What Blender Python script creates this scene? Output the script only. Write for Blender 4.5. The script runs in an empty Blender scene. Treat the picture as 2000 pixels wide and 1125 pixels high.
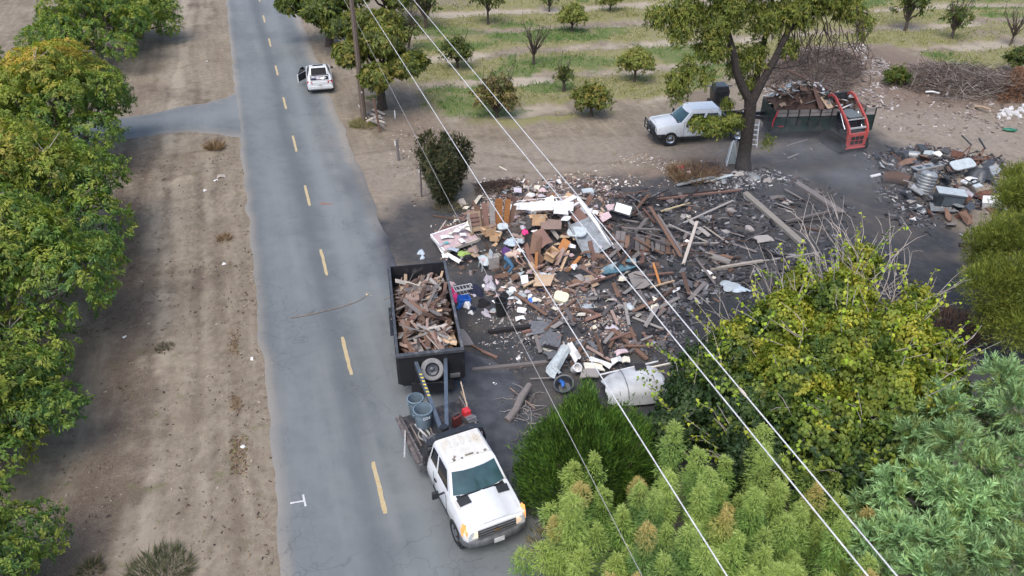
import bpy, bmesh, math, random
import numpy as np
from mathutils import Vector, Matrix, Euler, noise as mnoise

SC = bpy.context.scene
COL = SC.collection
R = math.radians
PI = math.pi

# ------------------------------------------------------------------ camera
CAM_H, CAM_F, CAM_PITCH = 19.1, 1560.0, R(33)
cam_data = bpy.data.cameras.new('camera')
cam_data.sensor_width = 36
cam_data.lens = 36 * CAM_F / 2000
cam_data.clip_start = 0.3
cam_data.clip_end = 3000
cam = bpy.data.objects.new('camera', cam_data)
cam.location = (0, 0, CAM_H)
cam.rotation_euler = (R(90) - CAM_PITCH, 0, 0)
COL.objects.link(cam)
SC.camera = cam

# ------------------------------------------------------------------ light
world = bpy.data.worlds.new('World')
SC.world = world
world.use_nodes = True
wn = world.node_tree
sky = wn.nodes.new('ShaderNodeTexSky')
sky.sky_type = 'NISHITA'
sky.sun_disc = False
sky.sun_elevation = R(60)
sky.sun_rotation = R(200)
sky.air_density = 1.0
sky.dust_density = 3.0
sky.ozone_density = 1.0
bg = wn.nodes['Background']
wn.links.new(sky.outputs[0], bg.inputs[0])
bg.inputs[1].default_value = 0.12
sun_data = bpy.data.lights.new('sun', 'SUN')
sun_data.energy = 1.0
sun_data.angle = R(40)
sun_data.color = (1.0, 0.96, 0.92)
sun = bpy.data.objects.new('sun', sun_data)
# Nishita rotation 200 deg: the light comes from behind and left of the camera
_el, _az = R(60), R(200)
_d = Vector((math.sin(_az) * math.cos(_el), math.cos(_az) * math.cos(_el), math.sin(_el)))
sun.rotation_euler = _d.to_track_quat('Z', 'Y').to_euler()
sun.location = (0, 0, 60)
COL.objects.link(sun)
SC.view_settings.view_transform = 'Standard'
SC.view_settings.look = 'None'
SC.view_settings.gamma = 1
SC.view_settings.use_curve_mapping = False
SC.view_settings.exposure = 1.2
SC.cycles.max_bounces = 6
SC.cycles.diffuse_bounces = 3
SC.cycles.transparent_max_bounces = 6

# ------------------------------------------------------------------ surveying: sight lines of the photo to places on the ground
def G(px, py, h=0.0):
    """the place in the world, at height h, that is sighted at (px, py) of the 2000 px photograph"""
    c, s = math.cos(CAM_PITCH), math.sin(CAM_PITCH)
    v = (py - 562.5) / CAM_F
    z = (CAM_H - h) / (c * v + s)
    return Vector((z * (px - 1000) / CAM_F, z * (c - s * v), h))

def hgt(py, Y):
    """height of the point sighted at row py at distance Y"""
    c, s = math.cos(CAM_PITCH), math.sin(CAM_PITCH)
    v = (py - 562.5) / CAM_F
    return CAM_H - (v * Y * c + Y * s) / (c - v * s)

ROAD_A = R(108)                                   # heading of the road
RU = Vector((math.cos(ROAD_A), math.sin(ROAD_A), 0))
RV = Vector((math.sin(ROAD_A), -math.cos(ROAD_A), 0))   # to the right of it
ROAD_O = G(632, 510)

def RD(u, v, h=0.0):
    p = ROAD_O + RU * u + RV * v
    return Vector((p.x, p.y, h))

# ------------------------------------------------------------------ noise for numpy arrays
def vnoise(x, y, scale, seed=0):
    x = np.asarray(x, float) / scale; y = np.asarray(y, float) / scale
    rng = np.random.RandomState(seed + 17)
    T = rng.rand(64, 64)
    xi = np.floor(x).astype(int); yi = np.floor(y).astype(int)
    fx = x - xi; fy = y - yi
    fx = fx * fx * (3 - 2 * fx); fy = fy * fy * (3 - 2 * fy)
    g = lambda a, b: T[a % 64, b % 64]
    return (g(xi, yi) * (1 - fx) + g(xi + 1, yi) * fx) * (1 - fy) + (g(xi, yi + 1) * (1 - fx) + g(xi + 1, yi + 1) * fx) * fy

def fbm(x, y, scale, seed=0, octv=4):
    s = 0; a = 1; t = 0
    for i in range(octv):
        s = s + a * vnoise(x, y, scale / 2 ** i, seed + i * 7); t += a; a *= .55
    return s / t

def sstep(a, b, x):
    t = np.clip((x - a) / (b - a), 0, 1)
    return t * t * (3 - 2 * t)

def poly_sd(x, y, poly):
    """signed distance to polygon, positive inside"""
    x = np.asarray(x, float); y = np.asarray(y, float)
    d = np.full(x.shape, 1e9); inside = np.zeros(x.shape, bool)
    n = len(poly)
    for i in range(n):
        ax, ay = poly[i][0], poly[i][1]; bx, by = poly[(i + 1) % n][0], poly[(i + 1) % n][1]
        ex, ey = bx - ax, by - ay
        t = np.clip(((x - ax) * ex + (y - ay) * ey) / (ex * ex + ey * ey + 1e-9), 0, 1)
        d = np.minimum(d, np.hypot(x - ax - t * ex, y - ay - t * ey))
        c = ((ay > y) != (by > y)) & (x < (bx - ax) * (y - ay) / (by - ay + 1e-12) + ax)
        inside ^= c
    return np.where(inside, d, -d)

def line_d(x, y, pts):
    d = np.full(np.asarray(x, float).shape, 1e9)
    for a, b in zip(pts[:-1], pts[1:]):
        ex, ey = b[0] - a[0], b[1] - a[1]
        t = np.clip(((x - a[0]) * ex + (y - a[1]) * ey) / (ex * ex + ey * ey + 1e-9), 0, 1)
        d = np.minimum(d, np.hypot(x - a[0] - t * ex, y - a[1] - t * ey))
    return d

# heights of the ground: level, with low heaps of rubble under the debris
HEAPS = []
def heap(px, py, rx, ry, h, rot=0):
    g = G(px, py); HEAPS.append((g.x, g.y, rx, ry, h, rot))
heap(1000, 480, 2.6, 1.9, 0.95)
heap(1110, 450, 2.4, 1.9, 1.0)
heap(1090, 560, 2.8, 1.6, 0.45)
heap(910, 470, 1.6, 1.3, 0.30)
heap(1260, 430, 2.0, 2.0, 0.45)
heap(1250, 520, 2.4, 1.4, 0.45)
heap(1160, 620, 3.2, 1.3, 0.22)
heap(1380, 500, 2.0, 1.0, 0.3)
heap(1190, 690, 2.5, .8, 0.25)
heap(970, 370, 2.4, 1.0, 0.25)
heap(1180, 390, 2.4, 1.2, 0.25)
heap(1610, 130, 6.5, 5.5, 0.45)
heap(1850, 165, 5, 2.0, 0.5)
heap(1840, 350, 3.4, 2.4, 0.6)
heap(1960, 190, 2.5, 2.0, 0.5)
heap(1400, 345, 2.5, .8, 0.2)

def hz(x, y):
    z = np.zeros(np.shape(x))
    for (cx, cy, rx, ry, h, rot) in HEAPS:
        z = z + h * np.exp(-(((x - cx) / rx) ** 2 + ((y - cy) / ry) ** 2) * 1.2)
    return z

def gz(p):
    return float(hz(p[0], p[1]))
# ------------------------------------------------------------------ materials
MATS = {}
def _nodes(m):
    m.use_nodes = True
    nt = m.node_tree
    return nt, nt.nodes, nt.links, nt.nodes['Principled BSDF']

def mat(name, col, rough=0.7, metal=0.0, var=0.25, scale=6.0, rnd=0.15, dirt=None, bump=0.0, coat=0.0, stretch=None, emit=None):
    """paint, plastic, metal, cloth or timber: colour with noise, slight change from piece to piece, grain if stretched"""
    if name in MATS: return MATS[name]
    m = bpy.data.materials.new(name); MATS[name] = m
    nt, N, L, P = _nodes(m)
    tc = N.new('ShaderNodeTexCoord'); mp = N.new('ShaderNodeMapping'); L.new(tc.outputs['Object'], mp.inputs[0])
    if stretch: mp.inputs['Scale'].default_value = stretch
    oi = N.new('ShaderNodeObjectInfo')
    ad = N.new('ShaderNodeVectorMath'); ad.operation = 'ADD'
    sc = N.new('ShaderNodeVectorMath'); sc.operation = 'SCALE'; sc.inputs[0].default_value = (37, 19, 53)
    L.new(oi.outputs['Random'], sc.inputs['Scale']); L.new(mp.outputs[0], ad.inputs[0]); L.new(sc.outputs[0], ad.inputs[1])
    nz = N.new('ShaderNodeTexNoise'); nz.inputs['Scale'].default_value = scale; nz.inputs['Detail'].default_value = 6
    L.new(ad.outputs[0], nz.inputs['Vector'])
    mr = N.new('ShaderNodeMapRange'); mr.inputs[1].default_value = .3; mr.inputs[2].default_value = .7
    mr.inputs[3].default_value = 1 - var; mr.inputs[4].default_value = 1 + var * .6
    L.new(nz.outputs[0], mr.inputs[0])
    m2 = N.new('ShaderNodeMapRange'); m2.inputs[3].default_value = 1 - rnd; m2.inputs[4].default_value = 1 + rnd
    L.new(oi.outputs['Random'], m2.inputs[0])
    mu = N.new('ShaderNodeMath'); mu.operation = 'MULTIPLY'; L.new(mr.outputs[0], mu.inputs[0]); L.new(m2.outputs[0], mu.inputs[1])
    vm = N.new('ShaderNodeVectorMath'); vm.operation = 'SCALE'; vm.inputs[0].default_value = col[:3]
    L.new(mu.outputs[0], vm.inputs['Scale'])
    out = vm.outputs[0]
    if dirt:
        dn = N.new('ShaderNodeTexNoise'); dn.inputs['Scale'].default_value = dirt[1]; dn.inputs['Detail'].default_value = 8
        L.new(ad.outputs[0], dn.inputs['Vector'])
        dr = N.new('ShaderNodeMapRange'); dr.inputs[1].default_value = dirt[2]; dr.inputs[2].default_value = dirt[2] + .18
        L.new(dn.outputs[0], dr.inputs[0])
        mx = N.new('ShaderNodeMix'); mx.data_type = 'RGBA'
        L.new(dr.outputs[0], mx.inputs[0]); L.new(out, mx.inputs[6]); mx.inputs[7].default_value = (*dirt[0], 1)
        out = mx.outputs[2]
    L.new(out, P.inputs['Base Color'])
    P.inputs['Roughness'].default_value = rough
    P.inputs['Metallic'].default_value = metal
    if coat: P.inputs['Coat Weight'].default_value = coat
    if rough > .6: P.inputs['Specular IOR Level'].default_value = .25
    if bump:
        bp = N.new('ShaderNodeBump'); bp.inputs['Strength'].default_value = bump; bp.inputs['Distance'].default_value = .02
        L.new(nz.outputs[0], bp.inputs['Height']); L.new(bp.outputs[0], P.inputs['Normal'])
    if emit:
        P.inputs['Emission Color'].default_value = (*emit[0], 1); P.inputs['Emission Strength'].default_value = emit[1]
    return m

def leaf_mat(name, rough=.55, trans=.38, gain=1.3):
    if name in MATS: return MATS[name]
    m = bpy.data.materials.new(name); MATS[name] = m
    nt, N, L, P = _nodes(m)
    a = N.new('ShaderNodeAttribute'); a.attribute_name = 'Col'
    br = N.new('ShaderNodeVectorMath'); br.operation = 'SCALE'; br.inputs['Scale'].default_value = gain; L.new(a.outputs[0], br.inputs[0])
    L.new(br.outputs[0], P.inputs['Base Color']); P.inputs['Roughness'].default_value = rough
    P.inputs['Specular IOR Level'].default_value = .35
    t = N.new('ShaderNodeBsdfTranslucent')
    g = N.new('ShaderNodeVectorMath'); g.operation = 'MULTIPLY'; g.inputs[1].default_value = (1.15, 1.25, .6)
    L.new(br.outputs[0], g.inputs[0]); L.new(g.outputs[0], t.inputs[0])
    mx = N.new('ShaderNodeMixShader'); mx.inputs[0].default_value = trans
    L.new(P.outputs[0], mx.inputs[1]); L.new(t.outputs[0], mx.inputs[2])
    L.new(mx.outputs[0], N['Material Output'].inputs[0])
    return m

def wood(name, col, var=.35, rnd=.3, dirt=None):
    return mat(name, col, .85, 0, var, 5, rnd, dirt, bump=.4, stretch=(.6, 9, 9))

# ------------------------------------------------------------------ objects
def link(o, parent=None):
    COL.objects.link(o)
    if parent is not None: o.parent = parent
    return o

def tag(o, label=None, cat=None, group=None, kind=None):
    if label: o['label'] = label
    if cat: o['category'] = cat
    if group: o['group'] = group
    if cat and not kind: kind = 'thing'
    if kind: o['kind'] = kind
    return o

def thing(name, label, cat, loc=(0, 0, 0), rz=0.0, group=None):
    o = bpy.data.objects.new(name, None); o.empty_display_size = .2
    COL.objects.link(o); o.location = loc; o.rotation_euler = (0, 0, rz)
    return tag(o, label, cat, group)

def copy_tree(o, parent=None):
    c = o.copy(); COL.objects.link(c); c.parent = parent
    for ch in list(o.children): copy_tree(ch, c)
    return c

def _basis(d):
    d = Vector(d).normalized()
    up = Vector((0, 0, 1)) if abs(d.z) < .95 else Vector((1, 0, 0))
    s = d.cross(up).normalized(); u = s.cross(d).normalized()
    return d, s, u

class MB:
    def __init__(s): s.v = []; s.f = []; s.mi = []; s.m = 0
    def use(s, i): s.m = i; return s
    def add(s, vs, fs):
        o = len(s.v); s.v += [tuple(p) for p in vs]
        for f in fs: s.f.append([i + o for i in f]); s.mi.append(s.m)
        return s
    def box(s, c, d, rot=None, taper=1.0):
        c = Vector(c); x, y, z = d[0] / 2, d[1] / 2, d[2] / 2; t = taper
        vs = [Vector(p) for p in ((-x, -y, -z), (x, -y, -z), (x, y, -z), (-x, y, -z), (-x * t, -y * t, z), (x * t, -y * t, z), (x * t, y * t, z), (-x * t, y * t, z))]
        if rot is not None:
            M = Euler(rot).to_matrix() if not isinstance(rot, Matrix) else rot
            vs = [M @ p for p in vs]
        return s.add([p + c for p in vs], [(0, 3, 2, 1), (4, 5, 6, 7), (0, 1, 5, 4), (1, 2, 6, 5), (2, 3, 7, 6), (3, 0, 4, 7)])
    def beam(s, a, b, w, h, roll=0):
        a = Vector(a); b = Vector(b); d, sd, u = _basis(b - a)
        if roll: q = Matrix.Rotation(roll, 3, d); sd = q @ sd; u = q @ u
        vs = []
        for p in (a, b):
            for i, j in ((-1, -1), (1, -1), (1, 1), (-1, 1)): vs.append(p + sd * w / 2 * i + u * h / 2 * j)
        return s.add(vs, [(0, 1, 2, 3), (7, 6, 5, 4), (0, 4, 5, 1), (1, 5, 6, 2), (2, 6, 7, 3), (3, 7, 4, 0)])
    def tube(s, pts, r, n=8, caps=True):
        pts = [Vector(p) for p in pts]
        rs = r if isinstance(r, (list, tuple)) else [r] * len(pts)
        rings = []; sd = None
        for i, p in enumerate(pts):
            d = (pts[min(i + 1, len(pts) - 1)] - pts[max(i - 1, 0)])
            if d.length < 1e-6: d = Vector((0, 0, 1))
            d.normalize()
            if sd is None: _, sd, u = _basis(d)
            else:
                sd = (sd - d * sd.dot(d)).normalized(); u = sd.cross(d)
            rings.append([p + (sd * math.cos(2 * PI * k / n) + u * math.sin(2 * PI * k / n)) * rs[i] for k in range(n)])
        vs = [p for rg in rings for p in rg]; fs = []
        for i in range(len(pts) - 1):
            for k in range(n):
                a = i * n + k; b = i * n + (k + 1) % n
                fs.append((a, b, b + n, a + n))
        if caps: fs.append(tuple(range(n - 1, -1, -1))); fs.append(tuple(range((len(pts) - 1) * n, len(pts) * n)))
        return s.add(vs, fs)
    def lathe(s, prof, n=20, c=(0, 0, 0), axis='z', caps=True):
        c = Vector(c); vs = []; fs = []
        for (r, h) in prof:
            for k in range(n):
                a = 2 * PI * k / n; x, y = r * math.cos(a), r * math.sin(a)
                vs.append(c + (Vector((x, y, h)) if axis == 'z' else Vector((x, h, y)) if axis == 'y' else Vector((h, x, y))))
        for i in range(len(prof) - 1):
            for k in range(n):
                a = i * n + k; b = i * n + (k + 1) % n; fs.append((a, b, b + n, a + n))
        if caps: fs.append(tuple(range(n - 1, -1, -1))); fs.append(tuple(range((len(prof) - 1) * n, len(prof) * n)))
        return s.add(vs, fs)
    def loft(s, rings, caps=True, closed=True):
        n = len(rings[0]); vs = [p for r in rings for p in r]; fs = []
        for i in range(len(rings) - 1):
            for k in range(n if closed else n - 1):
                a = i * n + k; b = i * n + (k + 1) % n; fs.append((a, b, b + n, a + n))
        if caps and closed: fs.append(tuple(range(n - 1, -1, -1))); fs.append(tuple(range((len(rings) - 1) * n, len(rings) * n)))
        return s.add(vs, fs)
    def prism(s, poly, lo, hi, axis='y'):
        """poly: 2-D outline; axis: direction of the depth"""
        n = len(poly); mk = (lambda a, b, t: (a, t, b)) if axis == 'y' else (lambda a, b, t: (t, a, b)) if axis == 'x' else (lambda a, b, t: (a, b, t))
        vs = [mk(a, b, lo) for a, b in poly] + [mk(a, b, hi) for a, b in poly]
        fs = [tuple(range(n)), tuple(range(2 * n - 1, n - 1, -1))] + [(i, i + n, (i + 1) % n + n, (i + 1) % n) for i in range(n)]
        return s.add(vs, fs)
    def quad(s, a, b, c, d): return s.add([a, b, c, d], [(0, 1, 2, 3)])
    def slab(s, pts, t):
        """thin plate: four or more coplanar-ish corners, thickness t along its normal"""
        pts = [Vector(p) for p in pts]; n = (pts[1] - pts[0]).cross(pts[2] - pts[0]).normalized(); k = len(pts)
        vs = [p + n * t / 2 for p in pts] + [p - n * t / 2 for p in pts]
        return s.add(vs, [tuple(range(k)), tuple(range(2 * k - 1, k - 1, -1))] + [(i, i + k, (i + 1) % k + k, (i + 1) % k) for i in range(k)])
    def mesh(s, name, mats, smooth=False, fix=True):
        me = bpy.data.meshes.new(name); me.from_pydata(s.v, [], s.f)
        for m in (mats if isinstance(mats, (list, tuple)) else [mats]): me.materials.append(m)
        me.polygons.foreach_set('material_index', s.mi)
        if fix:
            bm = bmesh.new(); bm.from_mesh(me); bmesh.ops.recalc_face_normals(bm, faces=bm.faces); bm.to_mesh(me); bm.free()
        if smooth:
            me.polygons.foreach_set('use_smooth', [True] * len(me.polygons))
            if smooth != 'all': me.set_sharp_from_angle(angle=R(38))
        me.update(); return me
    def build(s, name, mats, parent=None, smooth=False, bevel=0, fix=True):
        o = bpy.data.objects.new(name, s.mesh(name, mats, smooth, fix)); link(o, parent)
        if bevel:
            b = o.modifiers.new('bevel', 'BEVEL'); b.width = bevel; b.segments = 2; b.limit_method = 'ANGLE'; b.angle_limit = R(35); b.harden_normals = False
        return o

def fast_mesh(name, V, F, mats, col=None, mi=None, smooth=False):
    """V (n,3), F (m,k) arrays of equal-sized faces"""
    me = bpy.data.meshes.new(name); V = np.asarray(V, np.float32); F = np.asarray(F, np.int32); m, k = F.shape
    me.vertices.add(len(V)); me.vertices.foreach_set('co', V.ravel())
    me.loops.add(m * k); me.loops.foreach_set('vertex_index', F.ravel())
    me.polygons.add(m); me.polygons.foreach_set('loop_start', np.arange(0, m * k, k, dtype=np.int32)); me.polygons.foreach_set('loop_total', np.full(m, k, np.int32))
    for x in (mats if isinstance(mats, (list, tuple)) else [mats]): me.materials.append(x)
    if mi is not None: me.polygons.foreach_set('material_index', np.asarray(mi, np.int32))
    if smooth: me.polygons.foreach_set('use_smooth', np.ones(m, bool))
    if col is not None:
        for cn, cv in (col.items() if isinstance(col, dict) else [('Col', col)]):
            at = me.color_attributes.new(cn, 'FLOAT_COLOR', 'POINT')
            c4 = np.ones((len(V), 4), np.float32); c4[:, :3] = cv; at.data.foreach_set('color', c4.ravel())
    me.update(calc_edges=True); me.validate(); return me

def nrm(a): return a / np.maximum(np.linalg.norm(a, axis=-1, keepdims=True), 1e-9)

def leaf_quads(C, D, Nn, L, W, col, fold=.25, droop=.15):
    """one pointed folded leaf per row: base C, axis D, face normal about Nn"""
    D = nrm(D); S = nrm(np.cross(D, Nn)); U = np.cross(S, D)
    L = np.broadcast_to(np.asarray(L, float).reshape(-1, 1), (len(C), 1)); W = np.broadcast_to(np.asarray(W, float).reshape(-1, 1), (len(C), 1))
    b = C; t = C + D * L - U * L * droop; m = C + D * L * .45
    l = m + S * W * .5 + U * W * fold; r = m - S * W * .5 + U * W * fold
    V = np.stack([b, l, t, r], 1).reshape(-1, 3)
    F = np.arange(len(C) * 4).reshape(-1, 4)
    return V, F, np.repeat(col, 4, 0)
# ------------------------------------------------------------------ the ground
def GP(pts): return [(G(*p).x, G(*p).y) for p in pts]
ASH = GP([(740, 470), (800, 405), (900, 395), (1000, 372), (1200, 360), (1400, 322), (1500, 262), (1690, 255), (1760, 300), (1860, 420), (1900, 560), (2010, 640), (2200, 800), (1300, 900), (1150, 1010), (1060, 1125), (960, 1060), (900, 900), (870, 760), (860, 620)])
BLACK = GP([(1300, 540), (1400, 560), (1500, 520), (1680, 470), (1760, 520), (1900, 640), (1950, 760), (1500, 820), (1330, 700)])
YARD = GP([(700, 300), (880, 280), (1240, 262), (1300, 235), (1500, 190), (1700, 150), (1800, 200), (2050, 235), (2100, 420), (1900, 400), (1700, 330), (1200, 372), (900, 400), (760, 420)])
ORCH = GP([(800, 140), (815, 200), (880, 235), (1000, 248), (1150, 225), (1270, 205), (1400, 160), (1560, 95), (1730, 85), (1820, 120), (1960, 165), (2300, 220), (2600, -60), (1500, -100), (780, -80), (770, 0), (800, 60)])
LITTER = [(G(*p).x, G(*p).y) for p in [(60, 1250), (200, 980), (240, 840), (250, 600), (235, 400)]]

xs = np.concatenate([np.linspace(-600, -46, 24)[:-1], np.arange(-46, 44, .22), np.linspace(44, 600, 24)])
ys = np.concatenate([np.linspace(-200, 9, 10)[:-1], np.arange(9, 56, .22), np.arange(56, 100, .35), np.linspace(100, 1500, 34)])
GX, GY = np.meshgrid(xs, ys)
X = GX.ravel(); Y = GY.ravel()
ru = (X - ROAD_O.x) * RU.x + (Y - ROAD_O.y) * RU.y
rv = (X - ROAD_O.x) * RV.x + (Y - ROAD_O.y) * RV.y
n1 = fbm(X, Y, 5, 1); n2 = fbm(X, Y, 1.6, 9); n3 = fbm(X, Y, 14, 21)
# smooth warps so that edges wander
ash = sstep(-1.3, 1.6, poly_sd(X, Y, ASH) + (n1 - .5) * 5 + (n2 - .5) * 1.5)
blk = sstep(-1.0, 1.8, poly_sd(X, Y, BLACK) + (n1 - .5) * 3 + (n2 - .5) * 1.5)
orch = sstep(-.6, .8, poly_sd(X, Y, ORCH) + (n2 - .5) * 2.5)
far = sstep(90, 120, Y)
orch = np.maximum(orch, far * (rv > 8))
# orchard rows: run nearly across the view, rising a little to the right
oa = R(12.0)
on = -X * math.sin(oa) + Y * math.cos(oa) + (n3 - .5) * 3.0
ph = (on - 50.5) / 6.4
row = ph - np.floor(ph)                                   # 0..1 between tree rows
warp = (n1 - .5) * .42 + (n2 - .5) * .34
gstrip = sstep(.02, .14, row + warp) * (1 - sstep(.74, .88, row + warp))
grass = orch * gstrip * sstep(.28, .5, n3 * .55 + n1 * .45 + .06)
lush = orch * sstep(.56, .64, fbm(X, Y, 7, 77)) * sstep(.2, .5, gstrip + .15)
gp = [G(935, 215), G(1110, 122), G(900, 175), G(885, 90), G(870, 60), G(1800, 110), G(1850, 130)]
for g_, r_ in zip(gp, (2.6, 3.6, 2.0, 3.0, 2.6, 2.0, 2.5)):
    lush = np.maximum(lush, orch * (1 - sstep(r_ * .45, r_ * 1.1, np.hypot((X - g_.x) * .6, (Y - g_.y) * 1.6) + (n2 - .5) * 1.6)))
pale = orch * (1 - gstrip) * sstep(.42, .6, n1)
lit_ = 1 - sstep(.25, 1.5, line_d(X, Y, LITTER) + (n2 - .5) * 1.9)
lit2 = sstep(.54, .66, n1) * sstep(-2.5, -6, rv) * .4
trk = sum(np.exp(-((rv - v0 + (vnoise(ru, ru * 0, 9, 60 + i) - .5) * .9) / w0) ** 2) * (vnoise(ru, ru * 0 + i, 5, 80 + i) > .3) for i, (v0, w0) in enumerate([(-4.3, .2), (-5.9, .22), (-6.6, .2), (-8.3, .24), (-9.9, .25), (-7.6, .18), (-5.1, .15)]))
drv = [[tuple(G(*p)[:2]) for p in pl_] for pl_ in ([(700, 300), (800, 285), (950, 300), (1150, 318), (1300, 312), (1500, 300)], [(705, 330), (820, 318), (960, 330), (1150, 342), (1300, 335)], [(720, 250), (830, 262), (1000, 268), (1200, 262), (1270, 262)], [(700, 150), (745, 270), (830, 330)], [(1720, 260), (1800, 275), (1960, 300), (2100, 330)], [(1690, 310), (1720, 420), (1860, 560), (1900, 640)], [(1670, 330), (1690, 430), (1800, 560), (1850, 620)])]
trk = trk + sum(np.exp(-((line_d(X, Y, p_) + (n2 - .5) * .3) / .24) ** 2) for p_ in drv) * .9
litter = np.clip(lit_ * 1.1 + lit2 * 1.4 + trk * .55, 0, 1)
# under the left-hand trees
litter = np.maximum(litter, sstep(-12.2, -14.5, rv + (n1 - .5) * 2) * (.45 + .4 * n2) * (Y < 60))
# brown scrub south of the orchard, round the brush heaps
brown = 1 - sstep(2.0, 6.8, np.hypot((X - G(1640, 120).x) * .62, (Y - G(1640, 120).y)) + (n1 - .5) * 4)
brown = np.maximum(brown, 1 - sstep(1.5, 5.5, np.hypot((X - G(1880, 180).x) * .45, (Y - G(1880, 180).y)) + (n1 - .5) * 3))
brown = np.maximum(brown, .75 * (1 - sstep(.6, 2.6, line_d(X, Y, [tuple(G(1000, 395)[:2]), tuple(G(1240, 350)[:2]), tuple(G(1420, 325)[:2])]) + (n2 - .5) * 2)))
brown = np.maximum(brown, .6 * (1 - sstep(.5, 2.4, line_d(X, Y, [tuple(G(800, 235)[:2]), tuple(G(850, 300)[:2])]) + (n2 - .5) * 2)))
yard = sstep(-1.0, 1.2, poly_sd(X, Y, YARD) + (n1 - .5) * 2.5)
# wheel ruts on the verge, parallel with the road: pale crown between darker bands
band = np.exp(-((rv + 7.2 + (n3 - .5) * 1.2) / .8) ** 2) * .9 + np.exp(-((rv + 5.2 + (n3 - .5) * .8) / .4) ** 2) * .35
band2 = np.exp(-((rv + 9.3 + (n3 - .5) * 1.5) / .7) ** 2)
rough_ = sstep(.5, 3.5, np.minimum(np.abs(rv) - 3.2, 9)) * (np.hypot(X, Y) < 130)
Z = (n2 - .5) * .10 * rough_ + (fbm(X, Y, .7, 5, 2) - .5) * .05 * rough_
Z += orch * (-.10 + .16 * gstrip) * (Y < 130)
ridge = (ru > 8) * (ru < 24) * np.exp(-((rv + 5.6) / 1.3) ** 2) * (np.maximum(0, np.sin(ru * 1.9 + n1 * 8)) ** 3) * .13
Z += ridge
rel = Z.copy()
Z -= .05
Z += hz(X, Y) + hz(X, Y) * (n2 - .5) * .5
# never above the road or the paved turn
flat = np.minimum(sstep(3.6, 4.6, np.abs(rv)), 1 - sstep(-.8, .4, poly_sd(X, Y, GP([(480, 170), (400, 195), (200, 215), (-200, 250), (-200, 300), (200, 275), (400, 262), (480, 275)]))))
Z = Z * flat - .05 * (1 - flat)
Z -= np.clip(trk, 0, 1) * .03 * flat
c1 = np.stack([grass, ash * (1 - .85 * orch), np.clip(litter, 0, 1)], 1)
c2 = np.stack([lush, np.clip(pale + band * .7 * (rv < -3) + yard * .25, 0, 1), np.clip(brown * (1 - ash * .5) + band2 * .15, 0, 1)], 1)
c3 = np.stack([blk, yard, orch], 1)
nx, ny = len(xs), len(ys)
ii = np.arange(nx * ny).reshape(ny, nx)
F = np.stack([ii[:-1, :-1], ii[:-1, 1:], ii[1:, 1:], ii[1:, :-1]], -1).reshape(-1, 4)

gm = bpy.data.materials.new('ground_soil')
nt, N, L, Pn = _nodes(gm)
def attr(n): a = N.new('ShaderNodeAttribute'); a.attribute_name = n; s = N.new('ShaderNodeSeparateColor'); L.new(a.outputs[0], s.inputs[0]); return s
A1, A2, A3 = attr('m1'), attr('m2'), attr('m3')
geo = N.new('ShaderNodeNewGeometry')
def noise(scale, detail=6, rough=.6, vec=None, stretch=None, rot=0):
    n = N.new('ShaderNodeTexNoise'); n.inputs['Scale'].default_value = scale; n.inputs['Detail'].default_value = detail; n.inputs['Roughness'].default_value = rough
    if stretch:
        mp = N.new('ShaderNodeMapping'); mp.inputs['Rotation'].default_value = (0, 0, rot); L.new(geo.outputs['Position'], mp.inputs[0])
        m3 = N.new('ShaderNodeMapping'); m3.inputs['Scale'].default_value = stretch; L.new(mp.outputs[0], m3.inputs[0]); L.new(m3.outputs[0], n.inputs['Vector'])
    else: L.new(geo.outputs['Position'], n.inputs['Vector'])
    return n
def mixc(fac, a, b):
    m = N.new('ShaderNodeMix'); m.data_type = 'RGBA'
    if isinstance(fac, (int, float)): m.inputs[0].default_value = fac
    else: L.new(fac, m.inputs[0])
    for i, c in ((6, a), (7, b)):
        if isinstance(c, tuple): m.inputs[i].default_value = (*c, 1)
        else: L.new(c, m.inputs[i])
    return m.outputs[2]
def ramp(src, a, b, c=0., d=1.):
    r = N.new('ShaderNodeMapRange'); L.new(src, r.inputs[0])
    for i, v in zip((1, 2, 3, 4), (a, b, c, d)): r.inputs[i].default_value = v
    return r.outputs[0]
def mulv(a, b):
    m = N.new('ShaderNodeMath'); m.operation = 'MULTIPLY'; L.new(a, m.inputs[0])
    if isinstance(b, (int, float)): m.inputs[1].default_value = b
    else: L.new(b, m.inputs[1])
    return m.outputs[0]
nb = noise(.35, 5); nf = noise(3.2, 8, .7); nff = noise(22, 4, .7); nfib = noise(2.2, 6, .7, stretch=(1, .14, 1), rot=R(-18)); npat = noise(1.1, 8, .75)
soil = mixc(ramp(nb.outputs[0], .35, .65), (.180, .150, .112), (.250, .213, .160))
soil = mixc(ramp(nf.outputs[0], .42, .66), soil, (.155, .122, .095))
soil = mixc(mulv(ramp(nfib.outputs[0], .48, .7), .55), soil, (.305, .262, .198))
soil = mixc(mulv(A2.outputs[1], .8), soil, (.355, .308, .240))
soil = mixc(mulv(A3.outputs[1], .55), soil, mixc(ramp(nf.outputs[0], .4, .65), (.245, .208, .175), (.18, .15, .128)))
litc = mixc(ramp(nff.outputs[0], .4, .6), (.055, .040, .032), (.13, .098, .075))
lmask = N.new('ShaderNodeMath'); lmask.operation = 'MULTIPLY_ADD'; L.new(A1.outputs[2], lmask.inputs[0]); lmask.inputs[1].default_value = 1.0; L.new(ramp(npat.outputs[0], .35, .65, -.45, .25), lmask.inputs[2])
lmask.use_clamp = True
soil = mixc(mulv(lmask.outputs[0], .8), soil, litc)
brc = mixc(ramp(nff.outputs[0], .38, .62), (.085, .058, .045), (.22, .165, .135))
soil = mixc(mulv(A2.outputs[2], .8), soil, brc)
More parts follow.
